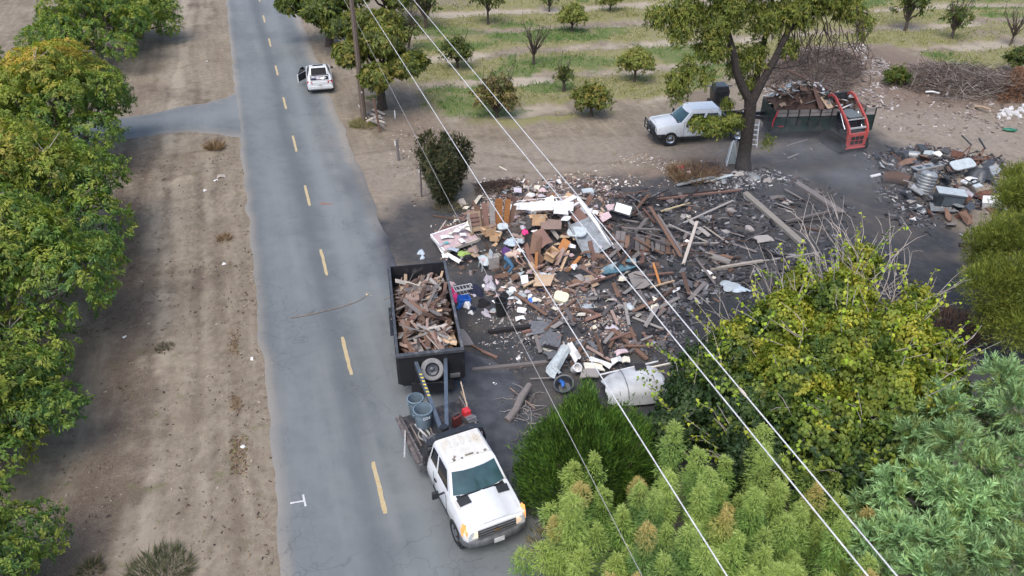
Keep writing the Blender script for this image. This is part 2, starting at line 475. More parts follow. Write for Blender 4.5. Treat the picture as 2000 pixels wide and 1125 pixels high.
grc = mixc(ramp(nf.outputs[0], .38, .62), (.16, .165, .052), (.25, .225, .11))
grc = mixc(ramp(nff.outputs[0], .5, .75), grc, (.115, .14, .045))
gm1 = N.new('ShaderNodeMath'); gm1.operation = 'MULTIPLY_ADD'; L.new(A1.outputs[0], gm1.inputs[0]); gm1.inputs[1].default_value = 1.15; L.new(ramp(npat.outputs[0], .35, .65, -.85, .30), gm1.inputs[2]); gm1.use_clamp = True
soil = mixc(mulv(gm1.outputs[0], .9), soil, grc)
luc = mixc(ramp(nff.outputs[0], .35, .65), (.065, .105, .034), (.13, .16, .05))
gm2 = N.new('ShaderNodeMath'); gm2.operation = 'MULTIPLY_ADD'; L.new(A2.outputs[0], gm2.inputs[0]); gm2.inputs[1].default_value = 1.2; L.new(ramp(npat.outputs[0], .35, .65, -.8, .2), gm2.inputs[2]); gm2.use_clamp = True
soil = mixc(mulv(gm2.outputs[0], .9), soil, luc)
ashc = mixc(ramp(nf.outputs[0], .36, .64), (.017, .022, .030), (.038, .047, .060))
ashc = mixc(ramp(nff.outputs[0], .62, .74), ashc, (.15, .155, .17))
ashc = mixc(mulv(ramp(nb.outputs[0], .45, .6), .6), ashc, (.062, .058, .058))
am = N.new('ShaderNodeMath'); am.operation = 'MULTIPLY_ADD'; L.new(A1.outputs[1], am.inputs[0]); am.inputs[1].default_value = 1.1; L.new(ramp(npat.outputs[0], .35, .65, -.28, .12), am.inputs[2]); am.use_clamp = True
soil = mixc(mulv(am.outputs[0], .88), soil, ashc)
soil = mixc(mulv(A3.outputs[0], .75), soil, mixc(ramp(nff.outputs[0], .4, .68), (.010, .011, .015), (.045, .048, .058)))
peb = N.new('ShaderNodeTexVoronoi'); peb.inputs['Scale'].default_value = 7; L.new(geo.outputs['Position'], peb.inputs['Vector'])
soil = mixc(mulv(ramp(peb.outputs['Distance'], .10, .05), .6), soil, (.10, .08, .07))
L.new(soil, Pn.inputs['Base Color']); Pn.inputs['Roughness'].default_value = .95; Pn.inputs['Specular IOR Level'].default_value = .15
bp = N.new('ShaderNodeBump'); bp.inputs['Strength'].default_value = .55; bp.inputs['Distance'].default_value = .06
ba = N.new('ShaderNodeMath'); ba.operation = 'ADD'; L.new(nf.outputs[0], ba.inputs[0]); L.new(nff.outputs[0], ba.inputs[1]); L.new(ba.outputs[0], bp.inputs['Height']); L.new(bp.outputs[0], Pn.inputs['Normal'])
me = fast_mesh('ground', np.stack([X, Y, Z], 1), F, gm, {'m1': c1, 'm2': c2, 'm3': c3}, smooth=True)
ground = link(bpy.data.objects.new('ground', me)); tag(ground, kind='structure')

# exact relief of the built ground, so that things stand on it
def gz(p):
    x, y = p[0], p[1]
    i = int(np.clip(np.searchsorted(xs, x) - 1, 0, nx - 2)); j = int(np.clip(np.searchsorted(ys, y) - 1, 0, ny - 2))
    ZZ = Z.reshape(ny, nx)
    fx = (x - xs[i]) / (xs[i + 1] - xs[i]); fy = (y - ys[j]) / (ys[j + 1] - ys[j])
    return float((ZZ[j, i] * (1 - fx) + ZZ[j, i + 1] * fx) * (1 - fy) + (ZZ[j + 1, i] * (1 - fx) + ZZ[j + 1, i + 1] * fx) * fy)
def GG(px, py, dz=0.0):
    """a place on the ground with its true height"""
    p = G(px, py); p.z = gz(p) + dz
    return p

# ------------------------------------------------------------------ the road
rm = bpy.data.materials.new('asphalt')
nt, N, L, Pn = _nodes(rm)
at = N.new('ShaderNodeAttribute'); at.attribute_name = 'm1'; sp = N.new('ShaderNodeSeparateColor'); L.new(at.outputs[0], sp.inputs[0])
geo = N.new('ShaderNodeNewGeometry')
a_f = noise(30, 4, .8); a_m = noise(1.3, 6, .6); a_s = noise(.7, 5, .6, stretch=(1, .06, 1), rot=R(-18)); a_p = noise(.25, 3, .5)
col_ = mixc(ramp(a_m.outputs[0], .35, .65), (.110, .122, .126), (.146, .158, .160))
col_ = mixc(mulv(ramp(a_s.outputs[0], .45, .62), .7), col_, (.178, .190, .190))
col_ = mixc(mulv(ramp(a_p.outputs[0], .45, .6), .45), col_, (.092, .104, .112))
col_ = mixc(mulv(sp.outputs[0], .8), col_, (.170, .186, .190))         # paler wheel tracks
col_ = mixc(mulv(sp.outputs[1], .7), col_, (.27, .238, .198))        # dust blown in from the verge
col_ = mixc(ramp(a_f.outputs[0], .40, .30), col_, (.075, .08, .085))
# cracks: edges of a warped cell pattern, only where the old surface shows
wv = N.new('ShaderNodeTexNoise'); wv.inputs['Scale'].default_value = 1.5; L.new(geo.outputs['Position'], wv.inputs['Vector'])
wa = N.new('ShaderNodeVectorMath'); wa.operation = 'SCALE'; wa.inputs['Scale'].default_value = .9; L.new(wv.outputs[1], wa.inputs[0])
wb = N.new('ShaderNodeVectorMath'); wb.operation = 'ADD'; L.new(geo.outputs['Position'], wb.inputs[0]); L.new(wa.outputs[0], wb.inputs[1])
for scl, wid, amt in ((1.9, .009, .32), (.55, .004, .34)):
    vo = N.new('ShaderNodeTexVoronoi'); vo.feature = 'DISTANCE_TO_EDGE'; vo.inputs['Scale'].default_value = scl; L.new(wb.outputs[0], vo.inputs['Vector'])
    k = mulv(ramp(vo.outputs['Distance'], wid, wid * 3, 1, 0), ramp(a_p.outputs[0], .42, .58))
    k = mulv(k, sp.outputs[2]) if scl > 1 else k
    col_ = mixc(mulv(k, amt), col_, (.055, .06, .065))
at2 = N.new('ShaderNodeAttribute'); at2.attribute_name = 'm2'; sp2 = N.new('ShaderNodeSeparateColor'); L.new(at2.outputs[0], sp2.inputs[0])
col_ = mixc(mulv(sp2.outputs[1], .6), col_, (.088, .098, .106))
sm_ = N.new('ShaderNodeMath'); sm_.operation = 'MULTIPLY_ADD'; L.new(sp2.outputs[0], sm_.inputs[0]); sm_.inputs[1].default_value = 1.3; L.new(ramp(a_m.outputs[0], .3, .7, -.3, .05), sm_.inputs[2]); sm_.use_clamp = True
col_ = mixc(mulv(sm_.outputs[0], .9), col_, mixc(ramp(a_m.outputs[0], .4, .6), (.030, .034, .043), (.062, .067, .078)))
L.new(col_, Pn.inputs['Base Color']); Pn.inputs['Roughness'].default_value = .88; Pn.inputs['Specular IOR Level'].default_value = .3
bp = N.new('ShaderNodeBump'); bp.inputs['Strength'].default_value = .25; bp.inputs['Distance'].default_value = .01; L.new(a_f.outputs[0], bp.inputs['Height']); L.new(bp.outputs[0], Pn.inputs['Normal'])

us = np.concatenate([np.linspace(-60, -22, 8)[:-1], np.arange(-22, 60, .35), np.linspace(60, 900, 20)])
K = 40
t = np.linspace(0, 1, K)
UU, TT = np.meshgrid(us, t, indexing='ij')
edge_l = -3.15 + (vnoise(us, us * 0, 1.3, 3) - .5) * .16 + (vnoise(us, us * 0, .5, 4) - .5) * .10
edge_r = 3.2 + (vnoise(us, us * 0, 1.6, 5) - .5) * .22 + (vnoise(us, us * 0, .5, 6) - .5) * .14
edge_r = edge_r + 2.6 * sstep(-6.0, -11.0, us)            # wide apron where the truck stands
VV = edge_l[:, None] * (1 - TT) + edge_r[:, None] * TT
px_ = ROAD_O.x + RU.x * UU + RV.x * VV; py_ = ROAD_O.y + RU.y * UU + RV.y * VV
zz = np.where((TT == 0) | (TT == 1), -.035, 0.0) + .0
wheel = np.exp(-((VV - 1.0) / .45) ** 2) + np.exp(-((VV - 2.55) / .4) ** 2) * .6 + np.exp(-((VV + 1.9) / 1.2) ** 2) * .5
wheel = wheel * (.5 + vnoise(px_, py_, 6, 31)) * .9
dust = np.clip(sstep(.55, 0, VV - edge_l[:, None]) * .8 + sstep(.9, 0, edge_r[:, None] - VV) * (.4 + .9 * sstep(2, 10, UU)), 0, 1) * (.4 + fbm(px_, py_, 1.2, 8)) * 1.1
dust = np.maximum(dust, .5 * np.exp(-((UU - 13) / 5) ** 2) * sstep(0, 3, VV) * fbm(px_, py_, 2, 18) * 1.2)
ashr = np.clip(sstep(1.9, 3.4, VV + (n_a := (fbm(px_, py_, 2.2, 41) - .5) * 1.6)) * sstep(-18, -14, UU) * (1 - sstep(1, 4, UU)), 0, 1)
ashr = np.maximum(ashr, .45 * sstep(1.2, 3.0, VV + n_a) * sstep(2, 5, UU) * (1 - sstep(9, 13, UU)))
seam = np.exp(-((VV + .35 + (vnoise(UU, UU * 0, 9, 91) - .5) * .3) / .35) ** 2) * (.5 + vnoise(UU, VV, 3, 92)) + .7 * np.exp(-((VV + 2.75) / .3) ** 2) * vnoise(UU, VV, 2.5, 93)
crk = np.clip(np.exp(-((VV - 2.3) / .9) ** 2) + np.exp(-((VV + 2.5) / .8) ** 2) + np.exp(-((VV + .2) / .5) ** 2) * .6, 0, 1)
ri = np.arange(len(us) * K).reshape(len(us), K)
F2 = np.stack([ri[:-1, :-1], ri[1:, :-1], ri[1:, 1:], ri[:-1, 1:]], -1).reshape(-1, 4)[:, ::-1]
me = fast_mesh('road', np.stack([px_.ravel(), py_.ravel(), zz.ravel()], 1), F2, rm, {'m1': np.clip(np.stack([wheel.ravel(), dust.ravel(), crk.ravel()], 1), 0, 1), 'm2': np.clip(np.stack([ashr.ravel(), seam.ravel(), seam.ravel() * 0], 1), 0, 1)}, smooth=True)
road = link(bpy.data.objects.new('road', me)); tag(road, kind='structure')

# paved turn to the left between the walnut rows
top = [(478, 172), (440, 190), (400, 200), (350, 208), (300, 220), (235, 228), (150, 236), (0, 250), (-300, 275)]
bot = [(484, 283), (470, 268), (430, 262), (380, 256), (330, 258), (262, 268), (160, 284), (0, 305), (-300, 350)]
tp, bt = [G(*p) for p in top], [G(*p) for p in bot]
def resample(pl, n):
    d = [0]
    for a, b in zip(pl[:-1], pl[1:]): d.append(d[-1] + (b - a).length)
    q = np.linspace(0, d[-1], n)
    return np.stack([np.interp(q, d, [p[k] for p in pl]) for k in (0, 1)], 1)
A_, B_ = resample(tp, 90), resample(bt, 90)
A_ += (np.stack([vnoise(A_[:, 0], A_[:, 1], .7, 3), vnoise(A_[:, 0], A_[:, 1], .7, 13)], 1) - .5) * .22
B_ += (np.stack([vnoise(B_[:, 0], B_[:, 1], .7, 4), vnoise(B_[:, 0], B_[:, 1], .7, 14)], 1) - .5) * .22
t = np.linspace(0, 1, 20)[None, :, None]
PP = A_[:, None] * (1 - t) + B_[:, None] * t
zz = np.where((t[..., 0] == 0) | (t[..., 0] == 1), -.045, -.004) * np.ones((90, 1))
ri = np.arange(90 * 20).reshape(90, 20)
F3 = np.stack([ri[:-1, :-1], ri[1:, :-1], ri[1:, 1:], ri[:-1, 1:]], -1).reshape(-1, 4)
w_ = .9 * np.exp(-((t[..., 0] - .4) / .25) ** 2) * np.ones((90, 1)); du = np.clip(np.exp(-t[..., 0] / .06) + np.exp(-(1 - t[..., 0]) / .08), 0, 1) * np.ones((90, 1)) * .7
me = fast_mesh('side_road', np.concatenate([PP.reshape(-1, 2), zz.reshape(-1, 1)], 1), F3, rm, {'m1': np.stack([w_.ravel(), du.ravel(), (w_ * .3).ravel()], 1)}, smooth=True)
tag(link(bpy.data.objects.new('side_road', me)), kind='structure')

# dashed centre line, worn yellow paint on 4 mm of its own
pm = bpy.data.materials.new('worn_yellow_paint'); nt, N, L, Pn = _nodes(pm); geo = N.new('ShaderNodeNewGeometry')
pa = noise(9, 6, .8)
ptc = mixc(ramp(pa.outputs[0], .40, .62), (.38, .28, .13), (.42, .36, .24)); ptc = mixc(ramp(pa.outputs[0], .36, .28), ptc, (.17, .17, .16))
L.new(ptc, Pn.inputs['Base Color']); Pn.inputs['Roughness'].default_value = .8
rng = random.Random(5)
dash_rows = [(902, 1003), (658, 732), (487, 538), (362, 402), (265, 296), (190, 213), (128, 147), (75, 91), (30, 44), (-9, 3)]
def cl(y):                                                # the line's own place in the picture, straight along the road
    return 396 + (y + 450) * (740 - 396) / (950 + 450.)
for (y1, y0) in dash_rows:
    a, b = G(cl(y0), y0), G(cl(y1), y1)
    d = (b - a).normalized(); s_ = Vector((d.y, -d.x, 0)); m = MB(); n = 10; ring = []
    for k in range(n + 1):
        p = a.lerp(b, k / n); w = .068 if k not in (0, n) else .055
        ring.append([p + s_ * (w + rng.uniform(-.012, .012)) + Vector((0, 0, .004)), p - s_ * (w + rng.uniform(-.012, .012)) + Vector((0, 0, .004))])
    m.loft(ring, caps=False, closed=False)
    tag(m.build('lane_dash', pm, road, fix=False))
# survey mark sprayed in white at the left edge
wp = mat('worn_white_paint', (.55, .55, .55), .8, var=.3)
m = MB()
for a, b in (((567, 983), (596, 978)), ((592, 966), (597, 989))):
    a, b = G(*a), G(*b); d = (b - a).normalized(); s_ = Vector((d.y, -d.x, 0)) * .03; u = Vector((0, 0, .005 if a.x < b.x and b.y > a.y else .007))
    m.quad(a - s_ + u, a + s_ + u, b + s_ + u, b - s_ + u)
m.build('survey_mark', wp, road, fix=False)
# ------------------------------------------------------------------ trees and shrubs
LEAF = leaf_mat('leaf'); NEEDLE = leaf_mat('needle', .6, .2)
BARK = mat('bark_dark', (.075, .06, .05), .95, var=.4, scale=9, bump=.8)
BARKG = mat('bark_grey', (.20, .175, .15), .95, var=.35, scale=9, bump=.6)
TWIG = mat('twig_pale', (.34, .30, .27), .9, var=.3)

def pal(rng, n, cols, w=None):
    cols = np.array(cols); i = rng.choice(len(cols), n, p=w)
    return cols[i]

def limb(rng, a, b, n=6, wob=.12, sag=0.0):
    a = np.array(a, float); b = np.array(b, float); L_ = np.linalg.norm(b - a)
    pts = [a + (b - a) * t for t in np.linspace(0, 1, n + 1)]
    for i in range(1, n):
        pts[i] = pts[i] + (rng.rand(3) - .5) * wob * L_ * .5
        pts[i][2] += math.sin(i / n * PI) * sag * L_
    return [tuple(p) for p in pts]

def lobe_pts(rng, c, r, n, up=.25, inner=.55):
    """points in the outer shell of an ellipsoid lobe, with outward normals"""
    d = rng.normal(size=(n, 3)); d[:, 2] += up; d = nrm(d)
    k = inner + (1 - inner) * rng.rand(n, 1) ** .6
    r = np.array(r)
    return np.array(c) + d * r * k, nrm(d / r)

def sprays(rng, P_, Nn, per, spread, L, W, cols, w=None, drop=.35, hue=None, jit=.18, droop=.15, tone=.25):
    """a spray of leaves about each twig end: leaves point outwards and hang a little; colour goes by spray and by leaf"""
    n = len(P_)
    T = nrm(np.cross(Nn, rng.normal(size=(n, 3))))
    ax = nrm(Nn * .55 + T * .9 + np.array([0, 0, -drop]))               # the twig's own axis
    c_s = pal(rng, n, cols, w) if hue is None else hue
    c_s = c_s * (1 + (rng.rand(n, 1) - .5) * tone)
    t = rng.rand(n, per, 1)
    side = nrm(np.cross(ax, Nn))[:, None] * (np.where(np.arange(per) % 2, 1, -1)[None, :, None])
    base = P_[:, None] + ax[:, None] * (t - .3) * spread + rng.normal(size=(n, per, 3)) * spread * .10
    D = side * (1.1 - t * .6) + ax[:, None] * (.5 + t * .7) + np.array([0, 0, -drop]) + rng.normal(size=(n, per, 3)) * .28
    NN = Nn[:, None] + np.array([0, 0, .8]) + rng.normal(size=(n, per, 3)) * .35
    cc = c_s[:, None] * (1 + (rng.rand(n, per, 1) - .5) * jit * 2)
    Ls = L * (.7 + .6 * rng.rand(n * per)); Ws = W * (.7 + .6 * rng.rand(n * per))
    return leaf_quads(base.reshape(-1, 3), D.reshape(-1, 3), NN.reshape(-1, 3), Ls, Ws, cc.reshape(-1, 3), droop=droop)

def join_foliage(parts):
    V = np.concatenate([p[0] for p in parts]); C_ = np.concatenate([p[2] for p in parts])
    F = []; o = 0
    for p in parts: F.append(p[1] + o); o += len(p[0])
    return V, np.concatenate(F), C_

def add_foliage(name, parts, parent, m=None):
    V, F, C_ = join_foliage(parts)
    me = fast_mesh(name, V, F, m or LEAF, np.clip(C_, 0.004, .9))
    return link(bpy.data.objects.new(name, me), parent)

def tree_obj(name, label, cat, base, group=None, rz=0):
    return thing(name, label, cat, base, rz, group)

# --- walnut: broad low crown of overlapping drooping sprays
WAL = [(.080, .145, .030), (.12, .195, .036), (.175, .24, .042), (.055, .11, .030), (.23, .265, .046)]
WALY = [(.25, .26, .035), (.36, .28, .05), (.20, .24, .035), (.42, .27, .05)]
def walnut(seed, rad, top, low, yellow=0.0, nspray=2400, trunk=None, leafL=.15, lobes=19, cols=None, per=20, ecc=1.0, bare=3):
    rng = np.random.RandomState(seed); cols = cols or WAL
    cz = (top + low) / 2; m = MB(); tr = trunk or .2
    fork = 1.3
    m.tube([(0, 0, -.1), (.03, .02, .5), (0, 0, fork)], [tr * 1.35, tr, tr * .92], 9)
    parts = []; L_ = []
    for i in range(lobes):
        a = i * 2.4 + rng.rand() * .6; q = math.sqrt((i + .4) / lobes); rr = rad * (.80 + .16 * rng.rand()) * q
        r = rad * (.27 + .22 * rng.rand()) * (1 - .1 * q)
        z = top - r * .75 - (top - low) * .66 * q ** 2 + (rng.rand() - .5) * .9
        L_.append(((rr * math.cos(a) * ecc, rr * math.sin(a), z), (r, r, r * (.62 + .2 * rng.rand()))))
    tot = sum(r[0] ** 2 for _, r in L_)
    for c, r in L_:
        pts = limb(rng, (0, 0, fork - .1), (c[0], c[1], c[2] - r[2] * .2), 6, .22)
        m.tube(pts, list(np.linspace(tr * .5, .035, len(pts))), 6)
        for k in range(3):
            d = nrm(rng.normal(size=3) + np.array([0, 0, .4])); e = np.array(c) + d * np.array(r) * .85
            m.tube(limb(rng, pts[4], e, 3, .2), [.035, .025, .018, .01], 5)
        n = int(nspray * r[0] ** 2 / tot)
        P_, Nn = lobe_pts(rng, c, r, n, .35)
        yv = yellow * (.35 + .9 * vnoise(P_[:, 0] + seed, P_[:, 1], 1.6, seed)) * sstep(cz - .6, top - .3, P_[:, 2])
        kk = np.clip(yv * 1.25 + (rng.rand(n) - .5) * .35 - .12, 0, .9)[:, None]
        hue = pal(rng, n, cols) * (1 - kk) + pal(rng, n, WALY) * kk
        lz = (P_[:, 2] - c[2]) / r[2]
        parts.append(sprays(rng, P_, Nn, per, .42, leafL, leafL * .42, None, hue=hue, drop=.5))
    V, F, C_ = join_foliage(parts)
    tw = MB()
    for k in range(bare):                                  # a few pale leafless twigs show on top
        c, r = L_[rng.randint(len(L_))]
        p = np.array(c) + np.array([0, 0, r[2] * .7])
        for j in range(5):
            e = p + np.array([rng.uniform(-.8, .8), rng.uniform(-.8, .8), rng.uniform(.15, .55)])
            tw.tube(limb(rng, p, e, 3, .2), [.022, .016, .012, .006], 4)
    return m, fast_mesh('crown', V, F, LEAF, np.clip(C_, .004, .9)), tw

def place_tree(name, label, cat, base, tri, bark=BARKG, group=None, rz=0, scale=1.0, crown_name='crown'):
    m, cm, tw = tri
    t = thing(name, label, cat, base, rz, group); t.scale = (scale,) * 3
    if not isinstance(m, bpy.types.Mesh): tri[0] = m = m.mesh('trunk', bark, True, fix=False)
    link(bpy.data.objects.new('trunk', m), t)
    link(bpy.data.objects.new(crown_name, cm), t)
    if tw is not None and (isinstance(tw, bpy.types.Mesh) or tw.v):
        if not isinstance(tw, bpy.types.Mesh): tri[2] = tw = tw.mesh('bare_twigs', TWIG, True, fix=False)
        tag(link(bpy.data.objects.new('bare_twigs', tw), t), kind='stuff')
    return t

def under(px, py, h):
    """the foot of a tree whose crown centre, h above ground, is sighted there"""
    p = G(px, py, h); return Vector((p.x, p.y, gz(p)))

wA = list(walnut(1, 4.2, 6.0, 1.6, .22, 2900))
wB = list(walnut(2, 3.9, 6.3, 1.8, 1.1, 3000))
wC = list(walnut(3, 3.8, 5.8, 1.5, .6, 2900))
wG = list(walnut(5, 3.9, 5.9, 1.4, .34, 2900))
wD = list(walnut(4, 3.2, 4.8, 1.3, .30, 2200))
GW = 'walnut trees along the left verge'
place_tree('walnut_tree', 'dark green walnut tree beyond the paved turn, top corner of the verge', 'tree', under(165, 10, 4.4), wA, group=GW)
place_tree('walnut_tree', 'walnut tree with an orange and yellow top, beside the end of the paved turn', 'tree', under(85, 165, 4.6), wB, group=GW, scale=1.12)
place_tree('walnut_tree', 'broad walnut tree yellowing on top, just this side of the paved turn', 'tree', under(15, 335, 4.4), wC, group=GW, scale=1.16)
place_tree('walnut_tree', 'green walnut tree reaching over the verge, third of the row from the paved turn', 'tree', under(-60, 500, 4.2), wG, group=GW, rz=2.1, scale=1.12)
place_tree('walnut_tree', 'smaller bright green walnut tree with low leafy arms over dark leaf litter', 'tree', under(-95, 745, 3.4), wD, group=GW, rz=.6, scale=.95)
place_tree('walnut_tree', 'walnut tree yellowing at its edge, in the near corner beside the verge', 'tree', under(-195, 1065, 3.4), wC, group=GW, rz=1.3, scale=.72)
place_tree('walnut_tree', 'walnut tree behind the row, seen between two yellowing crowns', 'tree', under(-110, 250, 4.2), wD, group=GW, rz=3.0, scale=1.15)
place_tree('walnut_tree', 'wide dark walnut tree at the very top left beyond the turn', 'tree', under(255, -20, 4.2), wG, group=GW, rz=5.0, scale=.82)
place_tree('walnut_tree', 'green walnut tree deep in the row beside the dark one past the turn', 'tree', under(-150, 80, 4.2), wA, group=GW, rz=4.0, scale=1)

# --- trees by the pole
OLV = [(.105, .13, .028), (.15, .165, .032), (.07, .092, .024), (.20, .18, .045)]
OLG = [(.075, .105, .022), (.105, .14, .026), (.05, .075, .02), (.15, .16, .032)]
wE = list(walnut(11, 3.0, 6.4, 2.1, .15, 2100, trunk=.30, leafL=.26, lobes=9, cols=OLV, bare=6))
place_tree('roadside_tree', 'olive green roadside tree with a thick trunk and bare top, right behind the pole', 'tree', G(746, 212) + Vector((0, 0, 0)), wE, bark=BARK)
wF = list(walnut(12, 3.0, 6.2, 1.8, .08, 2200, trunk=.28, leafL=.26, lobes=11, cols=OLG, bare=2))
place_tree('roadside_tree', 'dense dark green tree on the verge beyond the white sedan', 'tree', under(632, -5, 3.8), wF, bark=BARK, scale=1.15)
place_tree('roadside_tree', 'dark tree behind the pole, at the top edge right of the road', 'tree', under(755, -20, 3.0), wF, bark=BARK, rz=2.2, scale=.9)

# --- small orchard trees
def orch_tree(seed, rad, hgt_, cols, n=420, trunk_h=.55, bare=0, leafL=.22, round_=.8):
    rng = np.random.RandomState(seed); m = MB()
    m.tube([(0, 0, -.1), (.02, .03, trunk_h * .5), (0, 0, trunk_h)], [.13, .10, .09], 7)
    parts = []; cz = trunk_h + (hgt_ - trunk_h) * .55
    L_ = []
    for i in range(7):
        a = i * 2.4; q = math.sqrt((i + .3) / 7); r = rad * (.42 + .15 * rng.rand())
        L_.append(((rad * .62 * q * math.cos(a), rad * .62 * q * math.sin(a), cz + (.5 - q) * (hgt_ - trunk_h) * .45), (r, r, r * round_)))
    for c, r in L_:
        m.tube(limb(rng, (0, 0, trunk_h - .05), c, 4, .2), list(np.linspace(.06, .018, 5)), 5)
        k = int(n / 7)
        if k:
            P_, Nn = lobe_pts(rng, c, r, int(k * .75), .2, .1)
            parts.append(sprays(rng, P_, Nn, 10, .34, leafL, leafL * .4, cols, drop=.3))
    if bare:
        for i in range(bare):
            a = rng.rand() * 6.3; e = (rad * rng.uniform(.3, 1) * math.cos(a), rad * rng.uniform(.3, 1) * math.sin(a), hgt_ * rng.uniform(.75, 1.1))
            pts = limb(rng, (0, 0, trunk_h), e, 4, .14); m.tube(pts, list(np.linspace(.05, .012, 5)), 5)
            for j in range(3):
                b = pts[2 + j % 3]; m.tube(limb(rng, b, np.array(b) + np.array([rng.uniform(-.5, .5), rng.uniform(-.5, .5), rng.uniform(.3, .9)]), 2, .2), [.02, .013, .006], 4)
    cm = None
    if parts:
        V, F, C_ = join_foliage(parts); cm = fast_mesh('crown', V, F, LEAF, np.clip(C_, .004, .9))
    return [m, cm, None]
ORG = [(.165, .19, .045), (.21, .225, .055), (.115, .145, .032), (.26, .24, .08)]
ORD = [(.055, .085, .022), (.08, .11, .028), (.11, .12, .03)]
ORB = [(.17, .13, .06), (.12, .12, .03), (.22, .17, .07), (.08, .09, .025)]
def small_tree(px, py, proto, label, rz=0, sc=1.0, bark=BARK, name='orchard_tree'):
    base = GG(px, py, -.02); m, cm, tw = proto
    t = thing(name, label, 'tree', base, rz, 'small trees in the orchard'); t.scale = (sc,) * 3
    if not isinstance(m, bpy.types.Mesh): proto[0] = m = m.mesh('trunk', bark, True, fix=False)
    link(bpy.data.objects.new('trunk', m), t)
    if cm: link(bpy.data.objects.new('crown', cm), t)
    return t
oA = orch_tree(31, 1.5, 2.7, ORG, 520); oB = orch_tree(32, 1.45, 2.4, ORG, 560, .8); oC = orch_tree(33, 1.4, 2.6, ORD, 480, .5, 4); oD = orch_tree(34, 1.3, 3.0, ORG, 0, .8, 16)
oE = orch_tree(35, 1.7, 3.2, ORB, 420, .4, 10); oF = orch_tree(36, 1.5, 2.2, [(.10, .13, .022), (.15, .15, .035), (.21, .17, .04), (.065, .09, .02)], 620, .6); oG = orch_tree(37, 1.2, 3.0, ORD, 110, .6, 16); oH = orch_tree(38, .7, 2.0, ORD, 90, .7, 5)
oI = orch_tree(39, 1.6, 4.4, [(.08, .105, .02), (.11, .13, .028), (.055, .07, .02)], 520, 1.1, 3)
small_tree(953, 48, oI, 'upright olive green orchard tree left of the round one, near the top edge')
small_tree(1117, 62, oA, 'full round green orchard tree behind the leafless one')
small_tree(1192, 22, oA, 'green orchard tree over bright grass at the top edge', 1.2, .9)
small_tree(1042, 126, oD, 'leafless dark orchard tree with upswept branches')
small_tree(893, 134, oC, 'dark green bushy orchard tree crossed by two wires')
small_tree(1239, 160, oB, 'mushroom-shaped green orchard tree on a short leaning trunk')
small_tree(970, 226, oE, 'sprawling brown and green thicket of shoots under the wires', name='orchard_shrub')
small_tree(1101, 180, oH, 'thin half-bare sapling between the rows', name='orchard_sapling')
small_tree(1154, 226, oF, 'low green orchard tree with rusty leaves, nearest to the dirt drive')
small_tree(832, 55, oG, 'tall grey half-dead orchard tree behind the wires', 0, 1.5)
small_tree(800, 100, oG, 'grey leafless tree just right of the roadside trees', 2.0, 1.2)
small_tree(1073, 20, oG, 'thin grey orchard tree next to the full round one', 1.0, .8)
small_tree(1768, 57, oG, 'grey-leaved half-bare tree with a mossy trunk', 4.0, 1.5)
small_tree(1858, 76, oG, 'faint bare grey tree above a dark green shoot', 3.0, 1.15)
small_tree(1975, 85, oD, 'leaning leafless dark tree at the right side', 2.5, 1.0)
small_tree(1986, 138, oC, 'small dark green tree at the right edge of the orchard', .5, .85)
small_tree(1745, 172, orch_tree(41, 1.0, 1.5, [(.05, .085, .015), (.08, .11, .02), (.15, .15, .03)], 420, .15, 0, .15, 1.0), 'round dark green bush between the brush heaps', name='round_bush')

# --- dark shrub on the verge by the ash, narrow and upright
def upright_shrub(seed, n, rx, h, cols, L=.2, W=.035, lean=.5, base_h=.2, shape=1.0, jit=.2):
    rng = np.random.RandomState(seed)
    k = n; a = rng.rand(k) * 2 * PI; t = rng.rand(k) ** .8
    prof = np.where(t < .72, .30 + .70 * (t / .72) ** .9, np.sqrt(np.clip(1 - ((t - .72) / .30) ** 2, 0, 1))) * shape
    lob = 1 + .22 * np.sin(a * 3 + seed) + .18 * np.sin(a * 7 + 2)
    t = t * (1 + .16 * np.sin(a * 5 + 1))
    r = rx * prof * lob * (.55 + .45 * rng.rand(k) ** .5)
    P_ = np.stack([r * np.cos(a), r * np.sin(a), base_h + t * h], 1)
    out = np.stack([np.cos(a), np.sin(a), np.zeros(k)], 1)
    return rng, P_, out, t
rng, P_, out, t_ = upright_shrub(51, 2600, 1.25, 3.1, None)
m = MB()
for i in range(12):
    a = i * .52; m.tube(limb(np.random.RandomState(i), (.1 * math.cos(a), .1 * math.sin(a), -.1), (.75 * math.cos(a), .75 * math.sin(a), 1.9 + .8 * (i % 3) / 2), 4, .12), [.04, .035, .028, .02, .01], 5)
base = G(868, 396)
t = thing('tall_shrub', 'dark olive upright shrub standing alone by the ash at the road edge', 'shrub', (base.x, base.y, gz(base)))
m.build('stem', BARK, t, True, fix=False)
D = out * .4 + np.array([0, 0, .8]); cols = pal(rng, len(P_), [(.045, .055, .025), (.065, .075, .030), (.03, .038, .02), (.10, .085, .045)])
add_foliage('crown', [sprays(rng, P_, nrm(out + np.array([0, 0, .3])), 8, .28, .15, .05, None, hue=cols, drop=-.6)], t)

